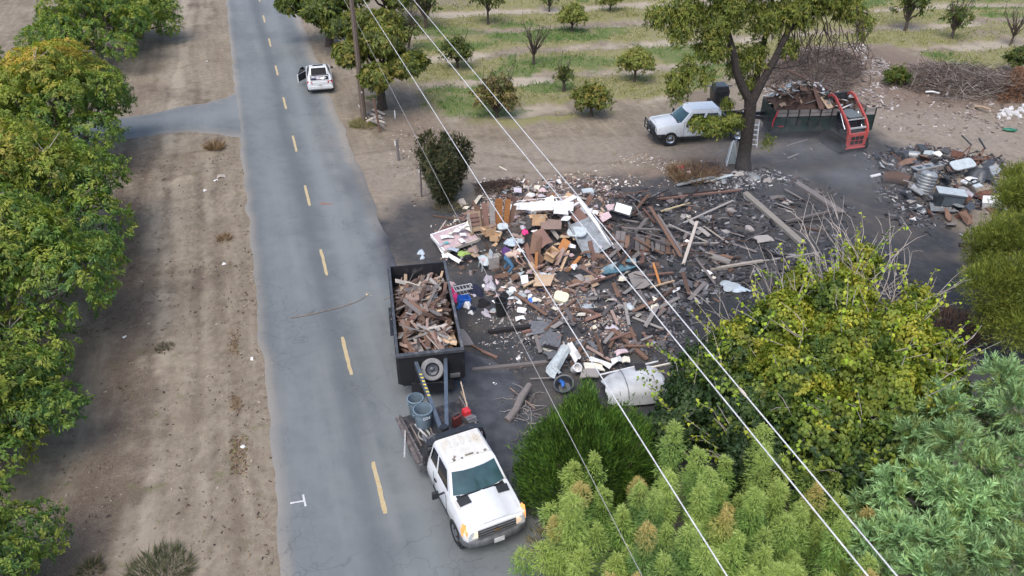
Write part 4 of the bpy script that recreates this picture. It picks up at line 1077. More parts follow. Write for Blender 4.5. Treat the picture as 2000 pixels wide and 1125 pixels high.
def pickup(name, label, loc, rz, K=.84, ext=True, wheel_r=.41, wf=-.98, wr=None, bedlen=0, group=None, second=False):
    t = thing(name, label, 'pickup truck', loc, rz, group)
    k = lambda x: x * K
    rear = -3.72 if ext else -4.2
    zl = .12 if second else .08
    S = [(k(-.16), .90, .52, .92, 1.00 + zl), (k(-.30), .985, .50, .98, 1.08 + zl), (k(-.9), 1.0, .48, 1.02, 1.155 + zl), (k(-1.5), 1.005, .46, 1.05, 1.20 + zl), (k(-1.75), 1.0, .46, 1.06, 1.22 + zl), (k(-2.6), 1.0, .46, 1.06, 1.22 + zl), (k(rear), .99, .48, 1.06, 1.22 + zl)]
    m = MB(); m.loft(hull(S))
    m.build('body', WHITE, t, True, .02)
    # bonnet: raised centre panel with two creases
    m = MB(); zb = zl + .028
    rings = []
    for x, w, z in ((-.24, .80, 1.075), (-.45, .84, 1.115), (-.95, .86, 1.172), (-1.42, .86, 1.215)):
        rings.append([(k(x), y, z + zb + dz) for y, dz in ((w, -.055), (w * .82, -.02), (w * .50, .0), (w * .46, .028), (0, .04), (-w * .46, .028), (-w * .50, .0), (-w * .82, -.02), (-w, -.055))])
    m.loft(rings, caps=False, closed=False); m.build('bonnet', WHITE, t, True, fix=False)
    # cabin shell
    bz, rz_ = 1.20 + zl, 1.86 + zl * 1.1
    fb, ft, rb, rt = k(-1.62), k(-2.28), k(rear) + .03, k(rear) + .12
    wb, wt = .90, .70
    m = MB()
    def ring(xf, xr, w, z, bow=.10):
        return [(xf + bow * .0, w, z), (xf + bow, w * .5, z), (xf + bow * 1.2, 0, z), (xf + bow, -w * .5, z), (xf, -w, z), (xr, -w, z), (xr, -w * .5, z), (xr, w * .5, z), (xr, w, z)]
    m.loft([ring(fb, rb, wb, bz), ring(ft + .10, rt - .02, wt + .045, rz_ - .09, .08), ring(ft, rt, wt, rz_ - .01, .06), ring(ft - .08, rt + .06, wt - .10, rz_ + .045, .03)])
    m.build('cab', WHITE, t, True, .012)
    m = MB()
    m.slab([(ft - .05, wt - .07, rz_ + .048), (ft - .05, -wt + .07, rz_ + .048), (rt + .06, -wt + .07, rz_ + .048), (rt + .06, wt - .07, rz_ + .048)], .02)
    L_ = abs(rt - ft)
    if not second:
        for q in np.linspace(-.42, .42, 5):
            m.beam((rt + .12, q, rz_ + .07), (rt + .12 + L_ * .38, q, rz_ + .07), .055, .05)
    roof = m.build('roof', ROOFW if not second else WHITE, t)
    if not second:
        m = MB()
        m.box((ft - .13, 0, rz_ + .075), (.05, .26, .03)); m.box((ft - .10, .50, rz_ + .075), (.06, .08, .03)); m.box((ft - .10, -.50, rz_ + .08), (.09, .07, .04)); m.box((ft - .2, -.44, rz_ + .08), (.05, .05, .05))
        for q in (-.25, .25): m.box((ft - .08, q, rz_ + .07), (.05, .06, .02))
        o = m.build('marker_lamps', mat('marker_lamp', (.20, .17, .13), .5), roof)
    # windscreen, bowed
    m = MB(); rows = []
    for v in (.04, .5, .93):
        xf = (fb) * (1 - v) + (ft + .10) * v; w = (wb * (1 - v) + (wt + .045) * v) - .075; z = bz * (1 - v) + (rz_ - .09) * v; bow = .10 * (1 - v) + .08 * v
        rows.append([(xf + .012, w, z + .01), (xf + bow + .012, w * .5, z + .012), (xf + bow * 1.2 + .014, 0, z + .012), (xf + bow + .012, -w * .5, z + .012), (xf + .012, -w, z + .01)])
    m.loft(rows, caps=False, closed=False); m.build('windscreen', GLASS, t, True)
    # wipers on the black cowl, and the two dark patches at the rear corners of the bonnet
    m = MB()
    m.beam((fb + .11, .70, bz + .045), (fb + .16, .05, bz + .075), .03, .02); m.beam((fb + .16, -.02, bz + .075), (fb + .11, -.62, bz + .05), .03, .02)
    m.box((fb + .10, 0, bz + .012), (.16, 1.5, .02))
    if not second:
        for s in (-1, 1): m.slab([(k(-1.42) + .02, s * .44, 1.215 + zb + .05), (k(-1.42) + .02, s * .80, 1.215 + zb + .002), (k(-1.10), s * .78, 1.195 + zb), (k(-1.10), s * .42, 1.19 + zb + .045)], .012)
    m.build('cowl', BLK, t)
    # side windows, handles, door gaps
    for s in (-1, 1):
        A, B, C_, D_ = (fb, s * wb, bz), (rb, s * wb, bz), (rt - .02, s * (wt + .045), rz_ - .09), (ft + .10, s * (wt + .045), rz_ - .09)
        off = .009 * s
        m = MB(); sp = .60 if ext else .52
        pane(m, A, B, C_, D_, .12, sp - .03, .06, .90, off); m.build('window', GLASSD, t)
        m = MB(); pane(m, A, B, C_, D_, sp + .05, .93 if ext else .90, .12, .88, off); m.build('window', GLASSD, t)
        m = MB()
        for x in (k(-1.78), k(-1.78) + (rb - k(-1.78)) * (.62)):
            m.box((x, s * 1.003, .92), (.012, .012, .78))
        m.build('door_seam', BLK, t)
        m = MB(); m.box((k(-2.75), s * 1.02, 1.10), (.16, .04, .035)); m.build('door_handle', BLK if not second else CHR, t)
        m = MB(); m.beam((k(-1.95), s * .98, 1.26), (k(-1.88), s * 1.20, 1.30), .06, .05); m.box((k(-1.86), s * 1.29, 1.36), (.10, .22, .26), rot=(0, 0, 0), taper=.85)
        m.build('mirror', BLK, t, bevel=.02)
        # headlamps: clear lens with amber turn lamp outside
        m = MB(); m.slab([(k(-.16) + .03, s * .60, 1.06), (k(-.16) + .03, s * .60, .84), (k(-.22), s * .93, .84), (k(-.30), s * .955, 1.08)], .03)
        m.slab([(k(-.16) + .01, s * .61, 1.08), (k(-.28), s * .94, 1.115), (k(-.46), s * .91, 1.155), (k(-.36), s * .66, 1.145)], .02)
        hl = m.build('headlight', HLP if not second else mat('clear_lens', (.55, .57, .6), .1), t)
        if not second:
            m = MB(); m.slab([(k(-.22) + .02, s * .90, 1.09), (k(-.22) + .02, s * .90, .84), (k(-.40), s * 1.0, .86), (k(-.48), s * .995, 1.13)], .03)
            m.slab([(k(-.24), s * .90, 1.12), (k(-.42), s * .985, 1.15), (k(-.56), s * .94, 1.175), (k(-.44), s * .84, 1.165)], .015)
            m.build('turn_lamp', AMB, hl)
    # grille: chrome frame and bars over black
    m = MB(); m.box((k(-.16) + .01, 0, .93), (.05, 1.18, .26)); g = m.build('grille', BLK, t)
    for z in (.83, .93, 1.03):
        m = MB(); m.box((k(-.16) + .045, 0, z), (.03, 1.14, .028)); m.build('grille_bar', STEEL if not second else CHR, g)
    m = MB(); m.prism([(-.12, .915), (-.04, .915), (-.04, .895), (.04, .895), (.04, .915), (.12, .915), (.10, .955), (.04, .955), (.04, .97), (-.04, .97), (-.04, .955), (-.12, .955)], k(-.16) + .062, k(-.16) + .075, 'x')
    m.build('badge', mat('gold_badge', (.35, .22, .08), .4, .6), g)
    # bumper
    m = MB()
    out = [(k(-.05), 0), (k(-.07), .55), (k(-.14), .86), (k(-.34), 1.01), (k(-.55), 1.02), (k(-.55), .96), (k(-.34), .93), (k(-.24), .80), (k(-.2), 0)]
    out = out + [(x, -y) for x, y in out[::-1] if y > 0]
    half = [(k(-.02), 0), (k(-.05), .55), (k(-.13), .86), (k(-.34), 1.01), (k(-.55), 1.03)]
    full = half + [(x, -y) for x, y in half[:0:-1]]
    rings = []
    seq = [(x, -y) for x, y in half[::-1]] + half[1:]
    for x, y in seq:
        rings.append([(x, y, .50), (x + .035, y, .56), (x + .035, y, .70), (x, y, .75), (x - .10, y * .96, .75), (x - .10, y * .96, .50)])
    m.loft(rings); b = m.build('bumper', STEEL if not second else BLKP, t, True)
    m = MB(); m.box((k(-.02) + .045, -.0, .62), (.012, .32, .17)); m.build('number_plate', PLATE, b)
    # sill, underbody, arches, wheels
    m = MB(); m.box((k(rear / 2) - .1, 0, .45), (abs(k(rear)) - .5, 1.5, .22)); m.box((k(-2.5), 0, .42), (abs(k(1.5)), 1.92, .10))
    arch(m, k(wf) - .02, 1.0, wheel_r + .085, wheel_r)
    m.build('underbody', BLK, t)
    for s in (-1, 1): wheel(t, (k(wf) - .02, s * .905, wheel_r), wheel_r, .26)
    return t, k(rear), bz, rz_

# --- the flatbed pickup that pulls the dump trailer
TL = G(975, 1057, .5); TL.z = 0
TR_A = R(-65)
truck, REAR, bz, rz_ = pickup('flatbed_pickup', 'white extended-cab pickup with black flatbed, amber lamps lit, hitched to the dump trailer', (TL.x, TL.y, 0), TR_A, K=.885)
# deck and its fittings (parts of the truck)
BED0, BED1 = REAR - .12, REAR - 2.45
m = MB(); m.box(((BED0 + BED1) / 2, 0, .86), (BED0 - BED1, 2.1, .08)); m.box(((BED0 + BED1) / 2, 0, .68), (BED0 - BED1, .9, .24)); deck = m.build('deck', mat('deck_steel', (.05, .052, .058), .6, .3, dirt=((.13, .11, .10), 4, .5)), truck, bevel=.01)
m = MB()
hp = [(REAR - .06, -.98, .9), (REAR - .04, -.99, 1.45), (REAR - .02, -.90, 1.78), (REAR, -.62, 1.93), (REAR + .02, 0, 1.97), (REAR, .62, 1.93), (REAR - .02, .90, 1.78), (REAR - .04, .99, 1.45), (REAR - .06, .98, .9)]
rings = [[Vector(p) + Vector(o) for o in ((.12, 0, 0), (.10, 0, .05), (-.10, 0, .05), (-.12, 0, 0), (-.1, 0, -.04), (.1, 0, -.04))] for p in hp]
m.loft(rings)
for y in (-.5, -.25, 0, .25, .5): m.beam((REAR - .06, y, .95), (REAR - .04, y, 1.90), .03, .03)
for z in (1.3, 1.6): m.beam((REAR - .06, -.9, z), (REAR - .06, .9, z), .035, .035)
m.build('headache_rack', BLKP, truck, True)
for s in (-1, 1):
    m = MB(); m.beam((BED0 - .05, s * 1.07, 1.02), (BED1 + .05, s * 1.07, 1.0), .05, .22)
    if s < 0:
        m.beam((BED0 - .15, s * 1.17, .84), (BED1 - .10, s * 1.13, .86), .12, .06)
        for q in np.linspace(.15, .9, 5): m.beam((BED0 + (BED1 - BED0) * q, s * 1.08, .8), (BED0 + (BED1 - BED0) * q, s * 1.08, 1.2), .05, .05)
    m.build('side_rail', mat('rail_weathered', (.13, .115, .115), .8, var=.4), truck)
    m = MB(); m.box((BED0 - .55, s * 1.0, .62), (.9, .34, .36)); m.build('tool_box', BLKP if s > 0 else STEEL, truck, bevel=.01)
    wheel(truck, (BED1 + .95, s * .84, .41), .41, .42)
# tools and machinery strapped on the deck in front of the bins
m = MB()
m.lathe([(.10, -.28), (.11, -.2), (.11, .25), (.05, .30)], 14, (BED0 - .38, -.55, 1.12), 'y'); m.lathe([(.14, -.05), (.14, .05)], 14, (BED0 - .40, -.20, 1.14), 'y')
m.box((BED0 - .42, .05, 1.03), (.30, .34, .26)); m.box((BED0 - .75, -.45, 1.0), (.34, .30, .20)); m.tube([(BED0 - .3, .05, 1.2), (BED0 - .5, -.3, 1.26), (BED0 - .9, -.4, 1.16)], .025, 6)
m.lathe([(.05, -.3), (.05, .3)], 8, (BED0 - .68, -.7, 1.12), 'x')
tag(m.build('winch', STEEL, None, True, .008), 'grey winch and pump with hoses on the truck deck behind the cab', 'winch')
w_ = COL.objects['winch']; w_.location = truck.location; w_.rotation_euler = (0, 0, TR_A)
def on_truck(x, y, z): return Matrix.Translation(truck.location) @ Matrix.Rotation(TR_A, 4, 'Z') @ Vector((x, y, z))
def loose(m, name, label, cat, mats, loc, rz=0, smooth=False, bevel=0, rot=None, group=None):
    o = m.build(name, mats, None, smooth, bevel); o.location = loc; o.rotation_euler = rot if rot is not None else (0, 0, rz)
    return tag(o, label, cat, group)
for i in range(6):
    m = MB(); a = (rng.uniform(-1.0, -.2), -1.0 + .10 * i * .8, .0)
    L_ = [1.5, 1.1, 1.7, .9, 1.3, 1.2][i]
    m.beam((0, 0, 0), (L_, 0, 0), .05, .05)
    loose(m, ['steel_bar', 'timber_post'][i % 2], ['thin pale bar lying along the deck edge of the flatbed pickup', 'grey timber post on the flatbed pickup deck, by the bins', 'long dark bar across the tools on the pickup deck', 'short grey post by the winch on the pickup deck', 'dull steel bar under the tools on the pickup deck', 'weathered post on the left rail of the pickup deck'][i], 'bar' if i % 2 == 0 else 'post',
          [mat('pale_bar', (.45, .44, .43), .5, .2), wood('old_post', (.18, .155, .14))][i % 2], on_truck(BED0 - 1.9 + .12 * i, -1.0 + .13 * i, .94 + .05 * (i % 3)), TR_A + rng.uniform(-.35, .35))
t = thing('hose_coil', 'loose coil of pale hose beside the bins on the truck deck', 'hose', on_truck(BED0 - 1.15, -.62, .92), TR_A)
for q in range(3): m = MB(); m.tube([(.24 * math.cos(a) + .02 * q, .18 * math.sin(a), .03 + .04 * q) for a in np.linspace(0, 6.1, 16)], .018, 5); m.build('hose_loop', mat('hose_pale', (.30, .30, .29), .6), t, True)
t = thing('tool_chest', 'grey metal tool chest strapped across the deck right behind the cab', 'tool chest', on_truck(BED0 - .32, .35, .90), TR_A)
m = MB(); m.box((0, 0, .16), (.36, .95, .30)); m.build('chest', STEEL, t, bevel=.015); m = MB(); m.box((0, 0, .325), (.39, .98, .03)); m.build('lid', STEELD, t)
t = thing('jerry_can', 'dark jerry can standing on the truck deck by the coupler', 'can', on_truck(BED0 - 1.2, .55, .90), TR_A + .3)
m = MB(); m.box((0, 0, .2), (.16, .32, .40)); m.build('can_body', mat('dark_red_can', (.12, .03, .03), .5), t, bevel=.03); m = MB(); m.beam((0, -.1, .44), (0, .1, .44), .03, .03); m.build('handle', BLK, t)
# two grey bins
BIN = mat('bin_grey_blue', (.135, .185, .225), .6, var=.15, rnd=.12)
for (px, py, r, h, lab) in ((811, 790, .26, .72, 'empty blue-grey round bin standing farther back on the truck deck'), (826, 815, .30, .80, 'larger blue-grey round bin with white lettering, nearest the cab of the pickup')):
    p = G(px, py - 12, 1.62)
    t = thing('round_bin', lab, 'bin', (p.x, p.y, .9), 0, 'bins on the flatbed pickup')
    m = MB(); m.lathe([(r * .80, 0), (r * .84, .02), (r * .97, h - .06), (r * 1.0, h), (r * .94, h), (r * .92, h - .06), (r * .78, .04), (.01, .03)], 28, caps=False)
    for z in (h * .72,): m.lathe([(r * .945, z), (r * .975, z + .015), (r * .95, z + .03)], 28, caps=False)
    m.build('shell', BIN, t, True)
    m = MB(); m.lathe([(r * .985, h - .03), (r * 1.07, h - .02), (r * 1.07, h + .02), (r * .95, h + .025)], 28, caps=False); m.build('lip', BIN, t, True)
    for s in (0, PI):
        m = MB(); a = s + .5; m.tube([(r * math.cos(a - .22), r * math.sin(a - .22), h - .09), (r * 1.15 * math.cos(a - .15), r * 1.15 * math.sin(a - .15), h - .12), (r * 1.15 * math.cos(a + .15), r * 1.15 * math.sin(a + .15), h - .12), (r * math.cos(a + .22), r * math.sin(a + .22), h - .09)], .018, 6); m.build('handle', BIN, t, True)
    if r > .28:
        cu_ = bpy.data.curves.new('lettering', 'FONT'); cu_.body = 'G04'; cu_.size = .15; cu_.extrude = .002; cu_.align_x = 'CENTER'
        cu_.materials.append(mat('white_lettering', (.65, .68, .7), .6, rnd=0)); o = link(bpy.data.objects.new('lettering', cu_), t)
        me_ = bpy.data.meshes.new_from_object(o); bpy.data.objects.remove(o); o = link(bpy.data.objects.new('lettering', me_), t); o.location = (r * .985 * math.cos(R(-62)), r * .985 * math.sin(R(-62)), h - .22); o.rotation_euler = (R(86), 0, R(28))
# red engine with its long handle at the right side of the deck
ep = G(916, 812, 1.15)
t = thing('red_engine', 'small red petrol engine tool with a long handle, tied to the pickup deck', 'engine', (ep.x, ep.y, 1.0), R(-60))
RED = mat('engine_red', (.48, .03, .04), .4, var=.15)
m = MB(); m.box((-.18, 0, .16), (.30, .28, .26), taper=.85); m.build('cowl', RED, t, bevel=.03)
m = MB(); m.box((.12, 0, .05), (.34, .30, .16)); m.lathe([(.08, -.17), (.08, .17)], 12, (.15, 0, .13), 'y'); m.tube([(.1, .1, .2), (.35, .12, .12)], .03, 6); m.build('engine_block', STEEL, t, True)
m = MB(); m.beam((-.3, .1, .2), (-1.05, .25, .75), .035, .035); m.build('handle', wood('shaft', (.35, .27, .20)), t)

# --- the black gooseneck dump trailer
TB = ROAD_A - R(4)
fl, fr_ = G(775, 697, 2.0), G(905, 683, 2.0)
mid = (fl + fr_) / 2
lat = (fr_ - fl).normalized(); back = Vector((-lat.y, lat.x, 0)) if Vector((-lat.y, lat.x, 0)).y > 0 else Vector((lat.y, -lat.x, 0))
TRZ = math.atan2(-back.y, -back.x)                       # local x forward (towards the truck)
LT, WT, ZB, ZT = 6.1, 2.28, .74, 2.0
trailer = thing('dump_trailer', 'black high-sided gooseneck dump trailer heaped with broken boards at the road edge', 'trailer', (mid.x, mid.y, 0), TRZ)
def tside(y0, y1, x0, x1):
    m = MB(); m.beam((x0, y0, (ZB + ZT) / 2), (x1, y1, (ZB + ZT) / 2), .04, ZT - ZB)
    m.beam((x0, y0, ZT + .005), (x1, y1, ZT + .005), .11, .10)
    L_ = math.hypot(x1 - x0, y1 - y0); n = int(L_ / .55)
    return m, n
RAIL = mat('rail_grey_black', (.06, .064, .072), .45, var=.3, dirt=((.16, .15, .15), 3, .55))
w2 = WT / 2
m = MB(); m.box((-LT / 2, 0, ZB + .02), (LT, WT - .06, .06)); m.build('floor', BLKP, trailer)
for s in (-1, 1):
    m = MB(); m.box((-LT / 2, s * (w2 - .02), (ZB + ZT) / 2), (LT, .035, ZT - ZB)); sd = m.build('side_panel', BLKP, trailer)
    m = MB(); m.box((-LT / 2, s * (w2 - .005), ZT + .01), (LT + .04, .10, .09)); m.build('top_rail', RAIL, sd, bevel=.01)
    for q in np.linspace(.06, LT - .06, 11):
        m = MB(); m.box((-q, s * (w2 + .03), (ZB + ZT) / 2 - .03), (.07, .07, ZT - ZB - .08)); m.build('stake_post', BLKP, sd)
m = MB(); m.box((-.0, 0, (ZB + ZT) / 2), (.035, WT - .05, ZT - ZB)); fp = m.build('front_panel', mat('black_panel', (.012, .012, .014), .6, var=.2), trailer)
m = MB(); m.box((.0, 0, ZT + .015), (.16, WT + .10, .12)); m.build('top_rail', RAIL, fp, bevel=.01)
m = MB(); m.box((-LT, 0, (ZB + ZT) / 2 - .02), (.04, WT - .05, ZT - ZB)); m.build('tailgate', BLKP, trailer)
m = MB()
for s in (-1, 1): m.box((-LT / 2, s * .42, .56), (LT, .12, .24))
for q in np.linspace(.2, LT - .2, 6): m.box((-q, 0, .58), (.08, WT - .2, .10))
m.box((.05, 0, .55), (.12, 1.5, .46))
m.build('chassis', BLKP, trailer)
for s in (-1, 1):
    for q in (LT * .55, LT * .72): wheel(trailer, (-q, s * .92, .38), .38, .24, rim=STEEL)
    m = MB(); m.box((-LT * .635, s * (w2 + .06), .82), (1.9, .26, .04)); m.build('mudguard', BLKP, trailer)
# gooseneck: two sloping beams that meet over the truck bed
cp = G(867, 838, 1.55)
Mi = Matrix.Rotation(-TRZ, 4, 'Z') @ Matrix.Translation(-Vector((mid.x, mid.y, 0)))
cl_ = Mi @ Vector((cp.x, cp.y, 1.45))
SILV = mat('beam_grey', (.10, .125, .16), .4, .3, var=.25)
m = MB()
for s, y0 in ((-1, -.52), (1, .52)):
    m = MB(); m.beam((.0, y0, 1.62), (cl_.x - .1, cl_.y + s * .10, 1.50), .13, .20); nb_ = m.build('neck_beam', SILV, trailer, bevel=.01)
    if s < 0:
        YEL = mat('decal_yellow', (.65, .50, .06), .6, rnd=0)
        for j in range(7):
            q = .22 + j * .055; a = Vector((.0, y0, 1.62)).lerp(Vector((cl_.x - .1, cl_.y + s * .10, 1.50)), q)
            m = MB(); m.slab([a + Vector((-.045, -.045, .108)), a + Vector((.02, -.045, .106)), a + Vector((.045, .045, .106)), a + Vector((-.02, .045, .108))], .004); m.build('decal_stroke', YEL, nb_)
m = MB(); m.lathe([(.09, .85), (.09, 1.55), (.13, 1.56), (.13, 1.66)], 12, (cl_.x, cl_.y, 0)); m.box((cl_.x, cl_.y, 1.02), (.26, .26, .2)); m.build('coupler', BLKP, trailer, True)
m = MB(); m.beam((.1, -.5, 1.02), (.1, .5, 1.02), .08, .10); m.beam((.55, -.42, 1.10), (.55, .42, 1.10), .05, .06); m.beam((0.02, -.52, .7), (.02, -.52, 1.6), .14, .12); m.beam((0.02, .52, .7), (.02, .52, 1.6), .14, .12); m.build('neck_brace', BLKP, trailer)
sw = wheel(trailer, (.20, .02, 1.45), .40, .24, rim=STEEL, name='spare_wheel', axis='x')
sw.rotation_euler = (0, R(-28), 0); sw.data.materials[0] = mat('dusty_rubber', (.20, .20, .20), .9, var=.2)
for ch in sw.children: ch.data.materials[0] = STEELD; ch.scale = (1.0, .82, .82)
m = MB(); m.box((.06, .82, .95), (.08, .36, .14)); m.build('number_plate', STEEL, trailer)

# --- white sedan with its boot and driver's door open
sa = ROAD_A - R(4)
sb = G(628, 184, 0.0)
SF = Vector((math.cos(sa), math.sin(sa), 0))
car = thing('sedan', 'white sedan standing on the road with its boot and left door open', 'car', (sb.x, sb.y, 0), sa)
# local x forward from the rear bumper
S = [(.02, .80, .38, .72, .86), (.16, .88, .26, .80, .95), (.9, .91, .24, .82, .97), (2.2, .915, .22, .82, .93), (3.4, .91, .22, .80, .90), (4.2, .88, .24, .74, .80), (4.62, .76, .30, .62, .66)]
def hull2(secs):
    rings = []
    for x, w, zb, zs, zt in secs:
        half = [(w * .88, zb), (w * .98, zb + .12), (w, zs * .6 + zb * .4), (w * .97, zs), (w * .86, zt - .02), (w * .5, zt + .01)]
        rings.append([(x, y, z) for y, z in half] + [(x, -y, z) for y, z in half[::-1]])
    return rings
m = MB(); m.loft(hull2(S)); m.build('body', WHITE, car, True, .02)
m = MB()
def ring2(xf, xr, w, z): return [(xf, w, z), (xf + .08, w * .5, z), (xf + .08, -w * .5, z), (xf, -w, z), (xr, -w, z), (xr - .05, -w * .5, z), (xr - .05, w * .5, z), (xr, w, z)]
m.loft([ring2(3.15, .95, .80, .92), ring2(2.55, 1.55, .62, 1.33), ring2(2.35, 1.7, .56, 1.38)]); m.build('cabin', WHITE, car, True, .02)
m = MB(); A, B, C_, D_ = (.95, .80, .92), (.95, -.80, .92), (1.55, -.62, 1.36), (1.55, .62, 1.36)
m.slab([(.93, .66, 1.0), (.93, -.66, 1.0), (1.50, -.53, 1.335), (1.50, .53, 1.335)], .03); m.build('rear_window', GLASSD, car)
m = MB(); m.slab([(3.22, .66, .96), (3.22, -.66, .96), (2.62, -.53, 1.33), (2.62, .53, 1.33)], .03); m.build('windscreen', GLASSD, car)
m = MB(); m.slab([(2.32, .36, 1.388), (2.32, -.36, 1.388), (2.05, -.36, 1.392), (2.05, .36, 1.392)], .015); m.build('sunroof', GLASSD, car)
for s in (-1, 1):
    off = 0
    m = MB(); m.slab([(3.0, s * .80, .96), (1.15, s * .80, .96), (1.62, s * .63, 1.33), (2.52, s * .63, 1.33)], .02); m.build('side_window', GLASSD, car)
    m = MB(); m.slab([(.02, s * .52, .74), (.02, s * .52, .90), (.20, s * .86, .92), (.13, s * .86, .74)], .05); m.build('tail_lamp', REDL, car, bevel=.01)
    m = MB(); m.box((2.75, s * .98, 1.0), (.12, .2, .14), taper=.8); m.build('mirror', BLK, car, bevel=.02)
    m = MB(); arch(m, .98, .90, .38, .33); arch(m, 3.65, .90, .38, .33); m.build('wheel_arch', BLK, car)
    for x in (.98, 3.65): wheel(car, (x, s * .80, .33), .33, .22)
m = MB(); m.box((0.50, 0, .955), (.80, 1.24, .05)); m.build('boot_interior', DKIN, car)
m = MB(); m.box((.90, 0, 1.00), (.07, 1.30, .05)); m.box((.10, 0, .935), (.10, 1.30, .08)); m.build('boot_sill', WHITE, car, bevel=.01)
m = MB(); m.slab([(.98, .62, 1.06), (.98, -.62, 1.06), (1.30, -.58, 1.52), (1.30, .58, 1.52)], .05); lid = m.build('boot_lid', WHITE, car, bevel=.015)
m = MB(); m.slab([(.945, .54, 1.10), (.945, -.54, 1.10), (1.245, -.50, 1.49), (1.245, .50, 1.49)], .02); m.build('lid_lining', DKIN, lid)
m = MB(); m.beam((-.02, -.86, .50), (-.02, .86, .50), .06, .20); m.box((-.02, 0, .72), (.03, .30, .10)); m.build('rear_bumper', WHITE, car, bevel=.02)
# the opened left door, hinged at its front edge
m = MB(); d = thing('d', None, None) ; bpy.data.objects.remove(d)
hx, hy = 2.75, .92; oa_ = R(34)
f = lambda q, z, th=0: (hx - q * math.cos(oa_) + th * math.sin(oa_), hy + q * math.sin(oa_) + th * math.cos(oa_), z)
m.slab([f(0, .34), f(1.02, .34), f(1.05, .90), f(0, .90)], .07); dr = m.build('open_door', WHITE, car, bevel=.015)
m = MB(); m.slab([f(.04, .40, -.05), f(.98, .40, -.05), f(.98, .88, -.05), f(.04, .88, -.05)], .03); m.build('door_lining', DKIN, dr)
m = MB(); m.slab([f(.10, .92, -.03), f(.98, .92, -.03), f(.75, 1.30, -.12), f(.35, 1.30, -.12)], .02); m.build('side_window', GLASSD, dr)

# --- white pickup by the forked tree
p2 = G(1268, 258, .5)
t2, R2, b2, z2 = pickup('white_pickup', 'white pickup with a grille guard and dark bed, half hidden by the forked tree', (p2.x, p2.y - .1, 0), R(189), K=1.0, ext=False, second=True, wheel_r=.43)
m = MB()
gx = .06
for y in (-.85, -.3, .3, .85): m.beam((gx, y, .55), (gx, y, 1.18), .05, .05)
for z in (.62, .85, 1.05, 1.18): m.beam((gx, -.87, z), (gx, .87, z), .045, .045)
m.build('grille_guard', BLKP, t2)
m = MB(); m.box((R2 - 1.0, 0, .78), (1.9, 1.95, .12)); m.box((R2 - 1.0, .96, 1.0), (1.9, .05, .45)); m.box((R2 - 1.0, -.96, 1.0), (1.9, .05, .45)); m.box((R2 - 1.95, 0, 1.0), (.05, 1.9, .45)); m.build('bed', BLKP, t2)
m = MB(); m.box((R2 - .15, 0, 1.25), (.08, 1.9, .9)); m.build('bulkhead', STEEL, t2)
for s in (-1, 1): wheel(t2, (R2 - 1.1, s * .86, .43), .43, .34)
# small dark print on its door
m = MB()
for j, (a, h_) in enumerate(((0, .10), (.10, .14), (.20, .12), (.32, .10), (.42, .10), (.52, .08))):
    m.box((-2.75 - a * .9, 1.012, 1.02 - (j % 2) * .02), (.06, .006, h_))
m.box((-2.98, 1.012, .88), (.55, .006, .03)); m.box((-2.98, 1.012, .82), (.40, .006, .025))
m.build('door_lettering', mat('grey_print', (.12, .12, .13), .6), t2)

# --- green dump trailer behind the tree, heaped with rubbish
g0 = G(1507, 268, .3)
ga = R(4)
GRNP = mat('dark_green_paint', (.013, .032, .026), .5, var=.35, dirt=((.06, .055, .05), 3, .5))
gt = thing('green_dump_trailer', 'dark green dump trailer with board sides, heaped with rubbish behind the forked tree', 'trailer', (g0.x, g0.y + .05, 0), ga)
LG, WG = 6.2, 2.3
m = MB(); m.box((LG / 2, WG / 2, .62), (LG, WG, .12)); m.box((LG / 2, WG / 2, .48), (LG, .9, .2)); m.build('chassis', BLKP, gt)
for y in (0, WG):
    m = MB(); m.box((LG / 2, y, 1.08), (LG, .06, .90)); sd = m.build('side_panel', GRNP, gt)
    for z, dz in ((1.68, .19), (1.90, .19)):
        for j in range(3):
            m = MB(); m.box((LG * (j + .5) / 3, y + (-.03 if y == 0 else .03), z), (LG / 3 - .02, .035, dz)); m.build('side_board', wood('board_side', (.24, .215, .20)), sd)
    for q in np.linspace(.05, LG - .05, 10):
        m = MB(); m.box((q, y + (-.07 if y == 0 else .07), 1.5), (.06, .05, 1.04)); m.build('stake_post', BLKP, sd)
m = MB(); m.box((0, WG / 2, 1.25), (.06, WG, 1.3)); m.build('front_panel', GRNP, gt)
m = MB(); m.box((LG, WG / 2, 1.1), (.06, WG, 1.0)); m.build('tailgate', GRNP, gt)
for x in (3.6, 4.6):
    for s in (0, 1): wheel(gt, (x, .12 if s == 0 else WG - .12, .38), .38, .24, rim=STEEL)
m = MB(); m.box((.45, -.05, .98), (.32, .04, .06)); m.build('red_reflector', RED, gt)
m = MB(); m.tube([(.08, -.08, 2.0), (.0, -.12, 1.7), (-.12, -.1, 1.3), (-.1, -.1, 1.0)], .04, 6); m.build('red_strap', RED, gt)
m = MB()
for s in (-.5, .5): m.beam((0, WG / 2 + s, 1.2), (-1.6, WG / 2 + s * .3, 1.35), .14, .18)
m.build('neck_beam', BLKP, gt)

